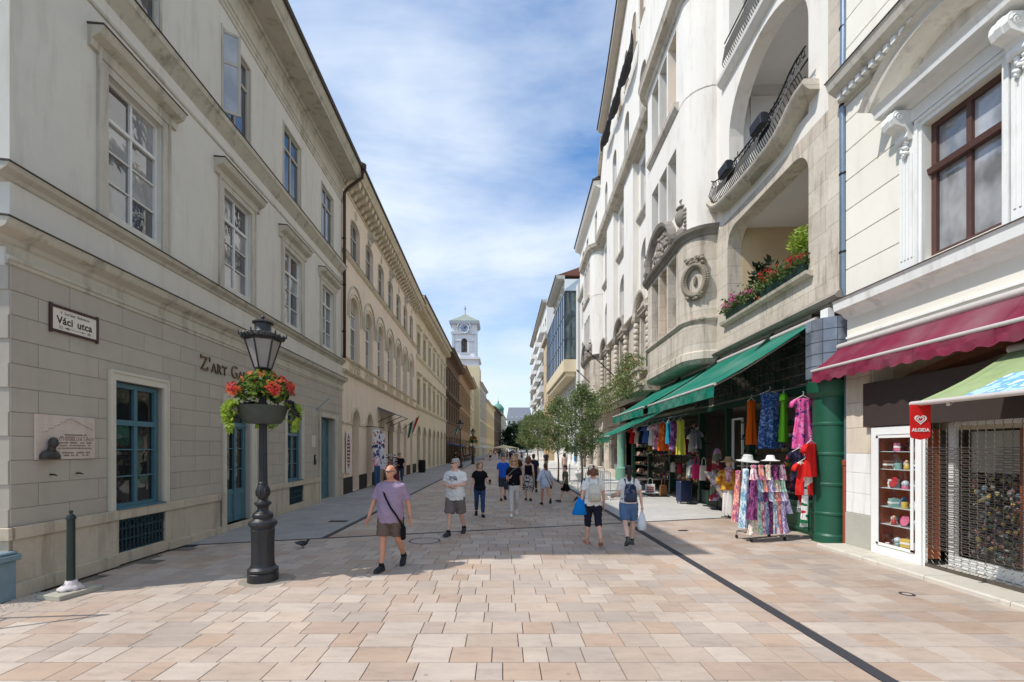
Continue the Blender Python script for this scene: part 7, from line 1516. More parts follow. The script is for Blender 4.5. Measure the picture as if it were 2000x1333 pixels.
for i in range(11):
    for j in range(3):
        q = MB(); z0, z1 = ((12.3, 14.6), (14.7, 17.3), (17.4, 19.9))[j]; a = 52.3+1.83*i; f.box(q, a+0.06, a+1.77, 1.30, 1.33, z0, z1); q.build('glass_panel', g_blue, r3)
for j in range(3):
    for i in range(2): z0, z1 = ((12.3, 14.6), (14.7, 17.3), (17.4, 19.9))[j]; q = MB(); q.box(-1.26+0.64*i+0.03, -1.26+0.64*i+0.6, 1.18, 1.22, z0, z1); q.build('glass_panel', MG('glass_green', (0.05,0.09,0.09), 0.04, 1.8, 0.05), r3)
mb = MB()
for i in range(12): a = 52.3+1.83*i; f.box(mb, a-0.05, a+0.05, 1.28, 1.40, 12.22, 20.0)
for z in (12.25, 14.65, 17.35, 19.98): f.box(mb, 52.2, 72.5, 1.281, 1.36, z-0.06, z+0.06)
for x in (-1.33, -0.64, -0.02): mb.box(x-0.05, x+0.05, 1.12, 1.25, 12.2, 20.0)
for z in (14.65, 17.35, 19.95): mb.box(-1.33, 0, 1.13, 1.24, z-0.06, z+0.06)
mb.build('mullions', m_mul, r3)
mb = MB(); f.prof(mb, [(1.3,20.05),(1.3,20.2),(-3,23.5),(-6,23.5),(-6,20.05)], 52, 73); mb.build('sloping_roof', M('roof_paleblue', srgb(176,192,206), 0.5, 0.05), r3)
for i in range(7): q = MB(); q.lathe([(0.4,0),(0.4,0.4),(0.32,0.45),(0.32,8.2),(0.42,8.4),(0.42,8.6)], f.p(52.5+3.3*i, -0.4, 0), 14); q.build('white_column', m_white, r3, True, angle=35)
for i in range(6):
    q = MB(); f.box(q, 53+3.3*i, 55.4+3.3*i, -1.98, -1.9, 0.2, 4.0); q.build('shop_pane', g_shop, r3); q = MB(); f.box(q, 53+3.3*i, 55.4+3.3*i, -1.98, -1.92, 4.6, 8.0); q.build('window', g_dark, r3)
q = MB(); f.box(q, 52.2, 53.0, 0.0, 0.1, 0.5, 3.0); q.build('blue_panel', MC('panel_blue', srgb(30,120,170)), r3)
r4, f4 = house('red_eaved_house', 'tall pale house with a red tiled overhanging roof behind the glass bay', 8.46, 62, 74.6, -1, 25.6, m_r3w, m_trim, [(21.2, 23.6)], 4, 1.6, m_dkf, g_dark, 1.2, roof_h=2.5, ground=False)
rt = thing('tan_side_house', 'narrow tan house wall standing forward between the glass bay and the balconies', 'building', (7.5, 76, 0)); mb = MB(); mb.box(0, 8, 0, 7.6, 0, 20.4); mb.build('wall', M('tan_render', srgb(206,180,140), 0.9, 0.06), rt); mb = MB(); mb.box(-0.5, 8, -0.3, 7.7, 20.41, 21.2); mb.build('eaves', m_trim, rt)
for z in (6.0, 9.5, 13.0, 16.5): mb = MB(); mb.box(-0.04, 0.02, 2.6, 4.6, z, z+2.2); mb.build('window', g_dark, rt)
r5, f5 = house('balcony_house', 'white apartment house with stacked balconies down the right side', 8.1, 84, 122, -1, 29.5, m_r3w, m_trim, [(5.5, 8), (9.2, 11.7), (12.9, 15.4), (16.6, 19.1), (20.3, 22.8), (24, 26.5)], 9, 1.8, m_dkf, g_dark, 0.8, hoods=False, gz=4.2, roof_h=0)
for z in (5.2, 8.9, 12.6, 16.3, 20.0, 23.7):
    for a in (85, 97, 110): mb = MB(); f5.box(mb, a, a+8, 0, 1.2, z, z+0.2); f5.box(mb, a, a+8, 1.1, 1.2, z+0.2, z+1.15); f5.box(mb, a, a+0.1, 0, 1.1, z+0.2, z+1.15); mb.build('balcony', m_white, r5)
r6, f6_ = house('far_right_house', 'distant cream house at the far end of the right side', 8.4, 122.4, 200, -1, 22, m_r3, m_yel_t, [(6, 9), (11, 14), (16, 19)], 12, 2.0, m_dkf, g_dark, 0.8, rot=-0.06)
# ------------------------------------------------------------------ trees
m_bark = M('bark', srgb(112,98,84), 0.95, 0.2, 10, 0.5, 40)
lf_t = leafmat('leaf_tree', (0.09,0.13,0.045), (0.16,0.21,0.075), (0.26,0.31,0.14)); lf_d = leafmat('leaf_tree_dark', (0.012,0.03,0.012), (0.022,0.05,0.02), (0.04,0.08,0.03))
def tree(label, loc, z0, z1, r, n, ls, mat, seed, tr=0.05, clumps=26, name='young_tree', group=None):
    t = thing(name, label, 'tree', loc, 0, group); g_ = random.Random(seed); top = z0+(z1-z0)*0.8
    mb = MB(); mb.tube([(0,0,0),(0.02*r,0.01,z0*0.6),(-0.02*r,0.02,z0),(0.03*r,0,top)], [tr*1.15,tr,tr*0.8,tr*0.2], 9)
    cs = []
    for k in range(clumps):
        z = lerp(z0, z1, (k+0.5)/clumps*0.92+0.04); s = (z-z0)/(z1-z0); rr = r*(math.sin(math.pi*min(1, 0.12+s*0.95))**0.7)*g_.uniform(0.35, 1.0); a = k*2.4+g_.uniform(-.5,.5)
        c = Vector((rr*math.cos(a), rr*math.sin(a), z)); cs.append((c, r*g_.uniform(0.22, 0.42)))
        mb.tube([(0,0,max(z0*0.9, z-0.5*r)), (c.x*0.5, c.y*0.5, z-0.2*r), tuple(c)], [tr*0.35, tr*0.2, tr*0.08], 5)
    mb.build('trunk', m_bark, t, True)
    mb = MB()
    def pt(g):
        c, q_ = cs[g.randrange(clumps)]; d = Vector((g.gauss(0,1), g.gauss(0,1), g.gauss(0,0.8))); return c+d*q_*0.55
    leaf_cloud(mb, pt, ls, g_, n); mb.build('crown', mat, t, fix=False)
    return t
tree('nearest young street tree with a slender trunk beside the steel barriers', (3.30, 19.0, 0), 1.7, 4.7, 1.0, 8500, 0.052, lf_t, 1)
tree('second young street tree behind the nearest one', (3.35, 27.5, 0), 1.8, 5.1, 1.2, 8500, 0.062, lf_t, 2)
tree('third young street tree farther down the right side', (3.4, 44, 0), 1.9, 5.6, 1.5, 4500, 0.1, lf_t, 3)
for i, (x, y, h, r, lb) in enumerate(((5.5, 225, 14, 6.5, 'dark full grown tree closing the street on the left'), (12.5, 245, 16, 7.5, 'dark full grown tree closing the street in the middle'), (14.5, 205, 13, 5.5, 'large green tree closing the street on the right'))): tree(lb, (x, y, 0), 2.2, h, r, 4200, 0.6, lf_d if i < 2 else lf_t, 10+i, 0.3, 40, 'grown_tree')
tree('mid green street tree in the distance before the balcony house', (4.2, 78, 0), 2.2, 7.6, 2.0, 2400, 0.18, lf_t, 15, 0.1)
# ------------------------------------------------------------------ barriers round the tree pits, parasols, far lamps
def barrier(label, x, y, rz, L_=1.6):
    t = thing('steel_barrier', label, 'barrier', (x, y, 0), rz, None); m_ = M('galvanised', srgb(206,208,208), 0.35, 0.08, 6, 0.02, metal=0.6, spec=0.5)
    mb = MB(); mb.tube([(0,0,0.12),(0,0,1.05),(0.05,0,1.1),(L_-0.05,0,1.1),(L_,0,1.05),(L_,0,0.12)], 0.019, 6); mb.tube([(0,0,0.2),(L_,0,0.2)], 0.015, 6); mb.build('frame', m_, t)
    for k in range(1, 13): mb = MB(); mb.tube([(L_*k/13,0,0.2),(L_*k/13,0,1.1)], 0.008, 5); mb.build('bar', m_, t)
    for x_ in (0.1, L_-0.1): mb = MB(); mb.tube([(x_,-0.25,0.015),(x_,-0.05,0.14),(x_,0.05,0.14),(x_,0.25,0.015)], 0.014, 5); mb.build('foot', m_, t)
barrier('steel crowd barrier on the near side of the first young tree', 3.2, 17.6, R(8), 1.0); barrier('steel crowd barrier running along the street past the first young tree', 3.95, 17.9, R(96)); barrier('steel crowd barrier turned towards the shops beyond the first young tree', 3.4, 20.6, R(30)); barrier('steel crowd barrier by the second young tree', 3.7, 25.4, R(80))
def bench(label, x, y, rz):
    t = thing('stone_bench', label, 'bench', (x, y, 0), rz); mb = MB(); mb.box(-0.9, 0.9, -0.25, 0.25, 0.36, 0.46); mb.build('seat', m_white, t, bevel=0.015)
    for x_ in (-0.65, 0.65): mb = MB(); mb.box(x_-0.1, x_+0.1, -0.2, 0.2, 0, 0.36); mb.build('leg', m_white, t)
bench('white stone bench on the sunlit sidewalk behind the women with backpacks', 5.3, 21.5, R(6)); bench('second white stone bench farther along the sunlit sidewalk', 5.0, 30.0, R(80))
def parasol(label, x, y, col, r=1.6):
    t = thing('cafe_parasol', label, 'parasol', (x, y, 0)); mb = MB(); mb.tube([(0,0,0),(0,0,2.6)], 0.025, 6); mb.build('pole', m_zinc, t); mb = MB(); mb.lathe([(r,2.05),(r*1.0,2.12),(0.05,2.7),(0.02,2.72),(r*0.98,2.04)], n=8); mb.build('canopy', MC('parasol_'+col[0], col[1]), t); mb = MB(); mb.lathe([(0.3,0),(0.3,0.08),(0.05,0.1)], n=12); mb.build('foot', m_black, t)
parasol('cream cafe parasol far down the middle of the street', 0.2, 88, ('cream', srgb(226,212,170)), 2.4); parasol('pale cafe parasol far down on the left', -3.6, 84, ('pale', srgb(214,206,190)), 2.0); parasol('buff cafe parasol behind the cream one', 1.8, 120, ('buff', srgb(206,190,150)), 2.4)
street_lamp('far street lamp with flower bowl standing before the tan building', (-3.8, 58, 0), True, 1.15, None, m_iron)
street_lamp('street lamp before the brown building without flowers', (-4.4, 47, 0), False, 1.25, None, m_iron)
# stalls and goods in front of the far left shops
rg = random.Random(41)
ls_ = [('white lace blouse hanging in the second arch of the cream building', -6.55, 23.75, 3.0, 1.0, 0.5, MP('lace_white', [srgb(226,222,224), srgb(206,190,200), srgb(150,60,90), srgb(226,222,224)], 8)), ('long white embroidered dress hanging in the second arch', -6.5, 24.5, 2.8, 1.9, 0.5, MP('lace_long', [srgb(214,214,228), srgb(226,222,230), srgb(90,80,140), srgb(214,214,228)], 7)), ('navy and white blouse below the lace blouse in the second arch', -6.5, 23.4, 2.2, 0.8, 0.45, MP('lace_navy', [srgb(60,60,100), srgb(226,222,224), srgb(110,100,150)], 9)), ('white pink patterned blouse lowest in the second arch', -6.45, 23.3, 1.55, 0.6, 0.5, MP('lace_pink', [srgb(226,210,216), srgb(214,150,170), srgb(226,222,224)], 10))]
for i, (lb, x, y, z, L_, w, mt) in enumerate(ls_): dress(lb, (x, y, z), R(60), L_, w, mt, i != 1, 1.1, True, sd=i)
t = thing('clothes_bar', 'bar across the second arch that carries the embroidered clothes', 'rail', (-6.85, 23.0, 3.12)); mb = MB(); mb.tube([(0.2,0,0),(0.35,2.0,0.02)], 0.02, 6); mb.tube([(0.2,0.1,0),(-0.2,0.1,0)], 0.02, 6); mb.build('bar', m_black, t)
t = thing('denim_trousers', 'blue jeans hanging below the embroidered blouses', 'trousers', (-6.4, 23.2, 1.12), R(60)); 
for s in (-1, 1): cloth([(0,0.09,0.06,s*0.09),(-0.3,0.09,0.06,s*0.1),(-1.05,0.07,0.05,s*0.1)], M('denim', srgb(62,88,126), 0.9, 0.12, 8), 'trouser_leg', t, 3, 0.01)
t = thing('postcard_stand', 'stand of lace and red boxes before the third arch of the cream building', 'stand', (-6.3, 26.0, 0)); mb = MB(); mb.box(-0.3, 0.3, -0.4, 0.4, 0.05, 0.95); mb.build('stand_body', M('stand_wine', srgb(110,40,52), 0.8, 0.2, 6), t, bevel=0.02); 
for k in range(5): mb = MB(); mb.box(-0.28, 0.26, -0.35, 0.35, 1.0+0.15*k, 1.06+0.15*k); mb.build('tray', MP('tray_mix', [srgb(206,200,196), srgb(150,60,80), srgb(90,80,110)], 8), t)
mb = MB(); mb.tube([(0,0,0.9),(0,0,1.75)], 0.02, 6); mb.build('post', m_black, t)
for i in range(8):
    y = 62+4.2*i; lb = ['clothes stall by the bare lamp', 'second clothes stall along the brown building', 'third stall of draped cloths along the brown building', 'stall with yellow cloths along the brown building', 'stall at the end of the brown building', 'first stall before the tan building', 'second stall before the tan building', 'last stall before the tan building'][i]
    t = thing('street_stall', lb, 'stall', (-6.6, y, 0)); mb = MB()
    for x_ in (-0.6, 0.9):
        for y_ in (-1.4, 1.4): mb.tube([(x_,y_,0),(x_,y_,2.5)], 0.03, 5)
    mb.build('poles', m_black, t); mb = MB(); mb.box(-0.6, 0.9, -1.4, 1.4, 0.75, 0.85); mb.build('table', M('stall_table', srgb(84,66,56), 0.8), t)
    mb = MB(); mb.rings([[(-0.8,y_,2.75),(1.2,y_,2.35),(1.2,y_,2.25),(-0.8,y_,2.65)] for y_ in (-1.6,1.6)]); mb.build('roof_cloth', MC('stall_roof_%d' % (i % 4), [srgb(60,96,150), srgb(120,110,96), srgb(176,170,160), srgb(74,66,60)][i % 4]), t)
    for k in range(6): cloth([(2.3,0.12,0.05,0.85),(1.6,0.16,0.06,0.85),(1.0,0.2,0.07,0.85)], MC('stall_cloth_%d' % ((i+k) % 6), [srgb(180,130,60), srgb(60,60,70), srgb(150,60,60), srgb(206,200,190), srgb(90,110,80), srgb(120,80,60)][(i+k) % 6]), 'hung_cloth', t, 4, 0.02).location = (0, -1.2+0.48*k, 0)
flag('violet white and green flag hanging over the far left stalls', f4 if False else F(b4, 1, 60.05), 66.0, 4.2, (('violet', srgb(90,60,110)), fw_, ('teal', srgb(50,120,110))), 2.6)
# ------------------------------------------------------------------ people
def remesh(mb, vox, sm=3, wr=0.0, sd=0.0):
    me = mb.mesh('tmp'); o = bpy.data.objects.new('tmp', me)
    md = o.modifiers.new('r', 'REMESH'); md.mode = 'VOXEL'; md.voxel_size = vox
    m2 = evaluated(o)
    bpy.data.objects.remove(o); bpy.data.meshes.remove(me)
    bm = bmesh.new(); bm.from_mesh(m2)
    for _ in range(sm): bmesh.ops.smooth_vert(bm, verts=bm.verts, factor=0.5, use_axis_x=True, use_axis_y=True, use_axis_z=True)
    if wr:
        bm.normal_update()
        for v in bm.verts:
            p = v.co; d = math.sin(p.z*38+p.x*21+sd)*math.sin(p.x*27-p.z*11+p.y*19+sd*2)+0.6*math.sin(p.z*71+p.y*33+p.x*40+sd)
            v.co = p+v.normal*(d*wr)
    bm.to_mesh(m2); bm.free()
    for p in m2.polygons: p.use_smooth = True
    return m2
def cap_(mb, p0, p1, r0, r1, n=10, flat=1.0):
    p0, p1 = Vector(p0), Vector(p1); d = (p1-p0).normalized()
    mb.tube([p0-d*r0*0.8, p0-d*r0*0.4, p0, p1, p1+d*r1*0.4, p1+d*r1*0.8], [r0*0.5, r0*0.88, r0, r1, r1*0.88, r1*0.5], n, flat=flat)
def mesh_part(name, me, mat, parent):
    me.materials.clear(); me.materials.append(mat); me.name = name; return obj(name, me, parent)
SKIN = {'fair': srgb(222,172,146), 'tan': srgb(206,146,116), 'pale': srgb(228,184,160)}
def person(label, x, y, head, H=1.72, fem=False, legs=((12, 5), (-14, 25)), arms=((-12, 8, 12, 0.0), (14, 8, 15, 0.0)), skin='fair', top=None, bottom=None, shoe=(30,30,32), hair=None, look=0.0, glasses=None, vox=0.013, wide=1.0, armpos=None, sock=None, z=0.0, neck=True, belly=0.0):
    """legs/arms: (left = +x, right = -x); leg (swing, knee bend), arm (swing, abduct, elbow, inward)"""
    k = H/1.75
    t = thing('person', label, 'person', (x, y, z), head)
    S = 0.165 if fem else 0.185; S *= wide*0.98; hipw = 0.088*wide
    J = {}
    for i, s in ((0, 1), (1, -1)):
        a, b = R(legs[i][0]), R(legs[i][1]); hip = Vector((s*hipw, 0, 0.91)); kn = hip+Vector((s*0.005, -math.sin(a), -math.cos(a)))*0.42; an = kn+Vector((0, -math.sin(a-b), -math.cos(a-b)))*0.405
        pit = (a-b)*0.75 if (a-b) < 0 else (a-b)*0.5
        fd = Vector((s*0.12, -math.cos(pit), math.sin(pit))).normalized(); J[i] = [hip, kn, an, fd, pit]
    low = min(min(J[i][2].z-0.075*math.cos(J[i][4]), (J[i][2]+J[i][3]*0.15).z-0.06, (J[i][2]-J[i][3]*0.05).z-0.07) for i in (0, 1))
    dz = -low
    for i in (0, 1): J[i][:3] = [p+Vector((0, 0, dz)) for p in J[i][:3]]
    A = {}
    for i, s in ((0, 1), (1, -1)):
        sh = Vector((s*S, 0.01, 1.395+dz))
        if armpos and armpos[i]: el, wr = Vector(armpos[i][0])+Vector((0,0,dz)), Vector(armpos[i][1])+Vector((0,0,dz))
        else:
            sw, ab, eb, inw = arms[i]; sw, ab, eb = R(sw), R(ab), R(eb)
            el = sh+Vector((s*math.sin(ab), -math.sin(sw)*math.cos(ab), -math.cos(sw)*math.cos(ab)))*0.285
            wr = el+Vector((s*(math.sin(ab)*0.6-inw), -math.sin(sw+eb), -math.cos(sw+eb))).normalized()*0.245
        A[i] = (sh, el, wr, s)
    def V(p): return Vector(p)*k
    # ---- body
    mb = MB(); n = 16
    tor = [(0.80,0.12,0.09),(0.86,0.15,0.105),(0.93,0.165,0.112),(1.0,0.152,0.104),(1.08,0.135 if fem else 0.148,0.096),(1.18,0.140 if fem else 0.155,0.103),(1.30,0.152 if fem else 0.168,0.118 if fem else 0.112),(1.40,0.150 if fem else 0.168,0.095),(1.455,0.10,0.07),(1.49,0.058,0.058)]
    def torso(infl, z0, z1, hem=1.0, dy=0.0, dep=0.0):
        rs = []
        zs = [q for q in tor if z0 < q[0] < z1]
        def at(zv):
            for a, b in zip(tor, tor[1:]):
                if a[0] <= zv <= b[0]: f_ = (zv-a[0])/(b[0]-a[0]); return (zv, lerp(a[1], b[1], f_), lerp(a[2], b[2], f_))
            return tor[0] if zv < tor[0][0] else tor[-1]
        L_ = [(z0,)+at(z0)[1:]]+zs+[(z1,)+at(z1)[1:]]
        for j, (zv, w_, d_) in enumerate(L_):
            h_ = hem if j == 0 else 1.0; bl = belly*math.exp(-((zv-1.05)/0.13)**2)
            rs.append([V(((w_*wide+infl)*h_*math.cos(2*math.pi*i/n), (d_*wide**0.6+infl+dep)*h_*math.sin(2*math.pi*i/n)-bl*(math.sin(2*math.pi*i/n) < 0)*abs(math.sin(2*math.pi*i/n))+dy, zv+dz)) for i in range(n)])
        return rs
    mb.rings(torso(0, 0.83, 1.49))
    for s in (-1, 1): cap_(mb, V((s*0.045, 0.01, 1.475+dz)), V((s*S*0.9, 0.01, 1.405+dz)), 0.045*k, 0.048*k)
    if fem:
        for s in (-1, 1): mb.ell(V((s*0.07, -0.085, 1.27+dz)), 0.062*k, 0.055*k, 0.06*k, 10, 8)
    cap_(mb, V((0, 0.005, 1.44+dz)), V((0, -0.008, 1.54+dz)), 0.056*k, 0.052*k)
    hc = Vector((0, -0.015, 1.635+dz)); hr = Matrix.Rotation(look, 3, 'Z')
    def HP(x_, y_, z_): return V(hc+hr @ Vector((x_, y_, z_)))
    mb.ell(HP(0, 0.012, 0.022), 0.074*k, 0.092*k, 0.094*k, 16, 12, hr); mb.ell(HP(0, -0.028, -0.045), 0.056*k, 0.062*k, 0.068*k, 14, 10, hr); mb.ell(HP(0, -0.06, -0.088), 0.028*k, 0.026*k, 0.022*k, 10, 8, hr)
    mb.tube([HP(0,-0.078,0.02), HP(0,-0.098,-0.012), HP(0,-0.106,-0.03), HP(0,-0.085,-0.04)], [0.008*k,0.012*k,0.016*k,0.012*k], 8)
    for s in (-1, 1): mb.ell(HP(s*0.076, 0.012, -0.005), 0.011*k, 0.02*k, 0.032*k, 8, 6, hr); mb.ell(HP(s*0.03, -0.075, 0.028), 0.026*k, 0.014*k, 0.011*k, 8, 6, hr)
    for i in (0, 1):
        hip, kn, an, fd, pit = J[i]; cap_(mb, V(hip), V(kn), 0.083*k*wide**0.7, 0.056*k); mid = kn.lerp(an, 0.32)+Vector((0, 0.018, 0)); cap_(mb, V(kn), V(mid), 0.053*k, 0.056*k); cap_(mb, V(mid), V(an), 0.054*k, 0.034*k); cap_(mb, V(an-Vector((0,0,0.02))-fd*0.02), V(an-Vector((0,0,0.035))+fd*0.11), 0.034*k, 0.028*k)
        sh, el, wr, s = A[i]; cap_(mb, V(sh), V(el), 0.05*k*wide**0.5, 0.038*k); cap_(mb, V(el), V(el.lerp(wr, 0.35)), 0.037*k, 0.038*k); cap_(mb, V(el.lerp(wr, 0.35)), V(wr), 0.037*k, 0.025*k)
        d = (wr-el).normalized(); mb.ell(V(wr+d*0.05), 0.022*k, 0.042*k, 0.045*k, 10, 8, d.to_track_quat('Z', 'Y').to_matrix())
    me = remesh(mb, vox, 3)
    # fingers, joined to the same skin mesh
    fb = MB()
    for i in (0, 1):
        sh, el, wr, s = A[i]; d = (wr-el).normalized(); sd = Vector((0, 1, 0)); sd = (sd-d*sd.dot(d)).normalized(); inn = d.cross(sd)*(-s if abs(d.z) > 0.3 else 1)
        for q in range(4):
            b0 = wr+d*0.085+sd*(-0.030+0.019*q); L_ = (0.068, 0.078, 0.072, 0.055)[3-q]; fb.tube([V(b0-d*0.02), V(b0+d*L_*0.45+inn*0.006), V(b0+d*L_*0.8+inn*0.02), V(b0+d*L_+inn*0.036)], [0.0095*k,0.009*k,0.008*k,0.006*k], 6)
        fb.tube([V(wr+d*0.03-sd*0.03), V(wr+d*0.06-sd*0.05+inn*0.01), V(wr+d*0.095-sd*0.052+inn*0.02)], [0.012*k,0.011*k,0.008*k], 6)
    bm = bmesh.new(); bm.from_mesh(me); m3 = fb.mesh('x'); bm.from_mesh(m3); bm.to_mesh(me); bm.free(); bpy.data.meshes.remove(m3)
    for p in me.polygons: p.use_smooth = True
    m_skin = M('skin_'+skin, SKIN[skin], 0.55, 0.07, 14, 0.05, 200, spec=0.35)
    mesh_part('body', me, m_skin, t)
    fc = MB()
    for s in (-1, 1): fc.ell(HP(s*0.031, -0.083, 0.012), 0.011*k, 0.006*k, 0.006*k, 8, 6, hr)
    fc.build('eyes', M('eye_dark', srgb(46,36,32), 0.3), t, True)
    fc = MB(); fc.ell(HP(0, -0.088, -0.062), 0.022*k, 0.008*k, 0.007*k, 10, 6, hr); fc.build('mouth', M('lip', srgb(168,96,86), 0.5), t, True)
    # ---- clothes
    v2 = vox*1.05
    if top:
        mb = MB(); zt = top.get('z1', 1.462); z0 = top.get('z0', 0.90); inf = top.get('inf', 0.02)
        mb.rings(torso(inf, z0, zt, top.get('hem', 1.0), 0, 0.006))
        if fem:
            for s in (-1, 1): mb.ell(V((s*0.07, -0.088, 1.27+dz)), 0.072*k, 0.065*k, 0.07*k, 10, 8)
        sl = top.get('sleeve', 0.6)
        for i in (0, 1):
            sh, el, wr, s = A[i]
            if sl > 0:
                e = sh.lerp(el, min(1, sl)); cap_(mb, V((s*0.06, 0.01, 1.455+dz)), V(sh), 0.052*k, 0.058*k); mb.tube([V(sh-Vector((0,0,0.0))), V(sh.lerp(e, 0.5)), V(e)], [0.058*k, 0.063*k, 0.066*k*top.get('loose', 1)], 12)
                if sl > 1: e2 = el.lerp(wr, sl-1); mb.tube([V(el-(wr-el)*0.1), V(el), V(e2)], [0.06*k, 0.062*k*top.get('loose', 1), 0.058*k*top.get('loose', 1)], 12)
            else: cap_(mb, V(sh*1.0+Vector((-s*0.07,0,0.01))), V(sh+Vector((-s*0.05,0,-0.06))), 0.05*k, 0.05*k)
        mesh_part(top.get('name', 'shirt'), remesh(mb, v2, 2, 0.0055 if vox < 0.016 else 0, H*10), top['mat'], t)
        if top.get('collar'):
            q = MB(); q.rings([[V((r_*math.cos(2*math.pi*j/18), r_*0.95*math.sin(2*math.pi*j/18)-0.012, zc+dz+0.022*math.sin(2*math.pi*j/18))) for j in range(18)] for r_, zc in ((0.075,1.455),(0.062,1.495),(0.066,1.50),(0.092,1.462))], False, False); q.build('collar', top['mat'], t, True)
            q = MB(); q.box(-0.012*k, 0.012*k, -0.15*k-belly, -0.137*k-belly*0.5, (0.98+dz)*k, (1.3+dz)*k)
    if bottom:
        mb = MB(); kd = bottom['kind']; f_ = bottom.get('len', 0.7); lo_ = bottom.get('loose', 1.0)
        if kd == 'skirt':
            zb = bottom['zb']; hw = bottom.get('hw', 0.24)
            mb.rings([[V(((w_)*(1+0.03*math.sin(7*a_+zv*9)*(zv < 0.85))*math.cos(a_), d_*(1+0.05*math.sin(6*a_)*(zv < 0.85))*math.sin(a_), zv+dz)) for a_ in [2*math.pi*j/30 for j in range(30)]] for zv, w_, d_ in ((zb,hw,0.2),(lerp(zb,0.9,0.5),hw*0.9,0.17),(0.90,0.195,0.15),(1.0,0.17,0.125),(1.04,0.155,0.11))])
        else:
            mb.rings(torso(0.016, 0.80, bottom.get('z1', 1.02), 1.0, 0, 0.006)); mb.ell(V((0, 0.0, 0.835+dz)), 0.12*k, 0.115*k, 0.075*k, 12, 8)
            for i in (0, 1):
                hip, kn, an, fd, pit = J[i]
                hip2 = hip+Vector((0, 0, -0.0))
                if f_ <= 1: e = hip.lerp(kn, f_); mb.tube([V(hip2+Vector((0,0,0.06))), V(hip2), V(hip.lerp(e, 0.5)), V(e)], [0.098*k*wide**0.6, 0.103*k*wide**0.6*lo_**0.3, 0.098*k*lo_, 0.094*k*lo_], 14)
                else: e = kn.lerp(an, f_-1); mb.tube([V(hip2+Vector((0,0,0.06))), V(hip2), V(hip.lerp(kn, 0.6)), V(kn), V(kn.lerp(e, 0.4)+Vector((0,0.012,0))), V(e)], [0.095*k*wide**0.6, 0.1*k*wide**0.6, 0.08*k*lo_, 0.067*k*lo_, 0.068*k*lo_, 0.05*k*lo_], 14)
        mesh_part(bottom.get('name', 'trousers'), remesh(mb, v2, 2, 0.0045 if vox < 0.016 and kd != 'skirt' else 0, H*7), bottom['mat'], t)
    for i in (0, 1):
        hip, kn, an, fd, pit = J[i]; mb = MB(); up = Vector((0, 0, 1)); up = (up-fd*up.dot(fd)).normalized(); sdv = fd.cross(up)
        b0 = an-up*0.072; rs = []
        for u_, w_, h_ in ((-0.075,0.028,0.075),(-0.06,0.040,0.10),(-0.01,0.043,0.11),(0.04,0.046,0.092),(0.10,0.052,0.072),(0.16,0.046,0.058),(0.195,0.026,0.036)):
            rs.append([V(b0+fd*u_+sdv*(w_*c_)+up*(h_*q_)) for c_, q_ in ((-1,0.02),(-1.02,0.3),(-0.8,0.8),(-0.3,1.0),(0.3,1.0),(0.8,0.8),(1.02,0.3),(1,0.02),(0.5,0.0),(-0.5,0.0))])
        mb.rings(rs); mb.build('shoe', M('shoe_%d_%d_%d' % shoe, srgb(*shoe), 0.6, 0.1, 20), t, True, angle=60)
        if sock: mb = MB(); mb.tube([V(an-Vector((0,0,0.02))), V(an+(kn-an)*0.14)], 0.042*k, 12); mb.build('sock', sock, t, True)
    # ---- hair
    if hair:
        kd, hm = hair[0], hair[1]; mb = MB()
        if kd in ('short', 'long', 'tail', 'bob'):
            mb.ell(HP(0, 0.026, 0.042), 0.083*k, 0.094*k, 0.088*k, 16, 10, hr); mb.ell(HP(0, 0.055, -0.01), 0.078*k, 0.062*k, 0.085*k, 14, 9, hr)
            if kd == 'short': mb.ell(HP(0, -0.045, 0.088), 0.062*k, 0.04*k, 0.028*k, 10, 7, hr)
        if kd == 'fringe_grey': mb.ell(HP(0, 0.05, 0.0), 0.082*k, 0.064*k, 0.07*k, 14, 9, hr)
        if kd in ('long', 'bob'):
            L_ = -0.20 if kd == 'long' else -0.10
            for s in (-1, 1): mb.tube([HP(s*0.03,-0.05,0.11), HP(s*0.072,-0.02,0.06), HP(s*0.088,0.01,-0.02), HP(s*0.092,0.01,L_*0.7), HP(s*0.085,-0.005,L_)], [0.03*k,0.034*k,0.036*k,0.038*k,0.018*k], 9)
            mb.tube([HP(0,0.07,0.06), HP(0,0.085,-0.06), HP(0,0.08,L_)], [0.06*k,0.085*k,0.06*k], 10)
        if kd == 'tail': mb.tube([HP(0,0.09,0.06), HP(0,0.135,0.03), HP(0.0,0.13,-0.10), HP(0.0,0.10,-0.24), HP(0,0.09,-0.31)], [0.03*k,0.04*k,0.045*k,0.035*k,0.012*k], 10)
        mesh_part('hair', remesh(mb, vox*0.8, 1, 0.007, 3), hm, t)
        if len(hair) > 2:                   # a cap over the hair
            q = MB(); q.ell(HP(0, 0.018, 0.058), 0.09*k, 0.105*k, 0.075*k, 16, 9, hr); mesh_part('cap', remesh(q, vox*0.9, 2), hair[2], t); q = MB(); q.ell(HP(0, -0.125, 0.05), 0.07*k, 0.06*k, 0.01*k, 12, 6, hr); q.build('peak', hair[2], t, True)
    if glasses:
        q = MB()
        for s in (-1, 1): q.ell(HP(s*0.033, -0.092, 0.012), 0.028*k, 0.009*k, 0.019*k, 12, 8, hr)
        q.build('lenses', glasses, t, True); q = MB(); q.tube([HP(-0.078,0.0,0.016), HP(-0.062,-0.075,0.018), HP(0,-0.1,0.02), HP(0.062,-0.075,0.018), HP(0.078,0.0,0.016)], 0.005*k, 5); q.build('glasses_frame', m_black, t)
    t['dz'] = dz
    return t, k, dz, A, J
def hair_m(n, c): return M('hair_'+n, c, 0.6, 0.25, 30, 0.5, 120, spec=0.4)
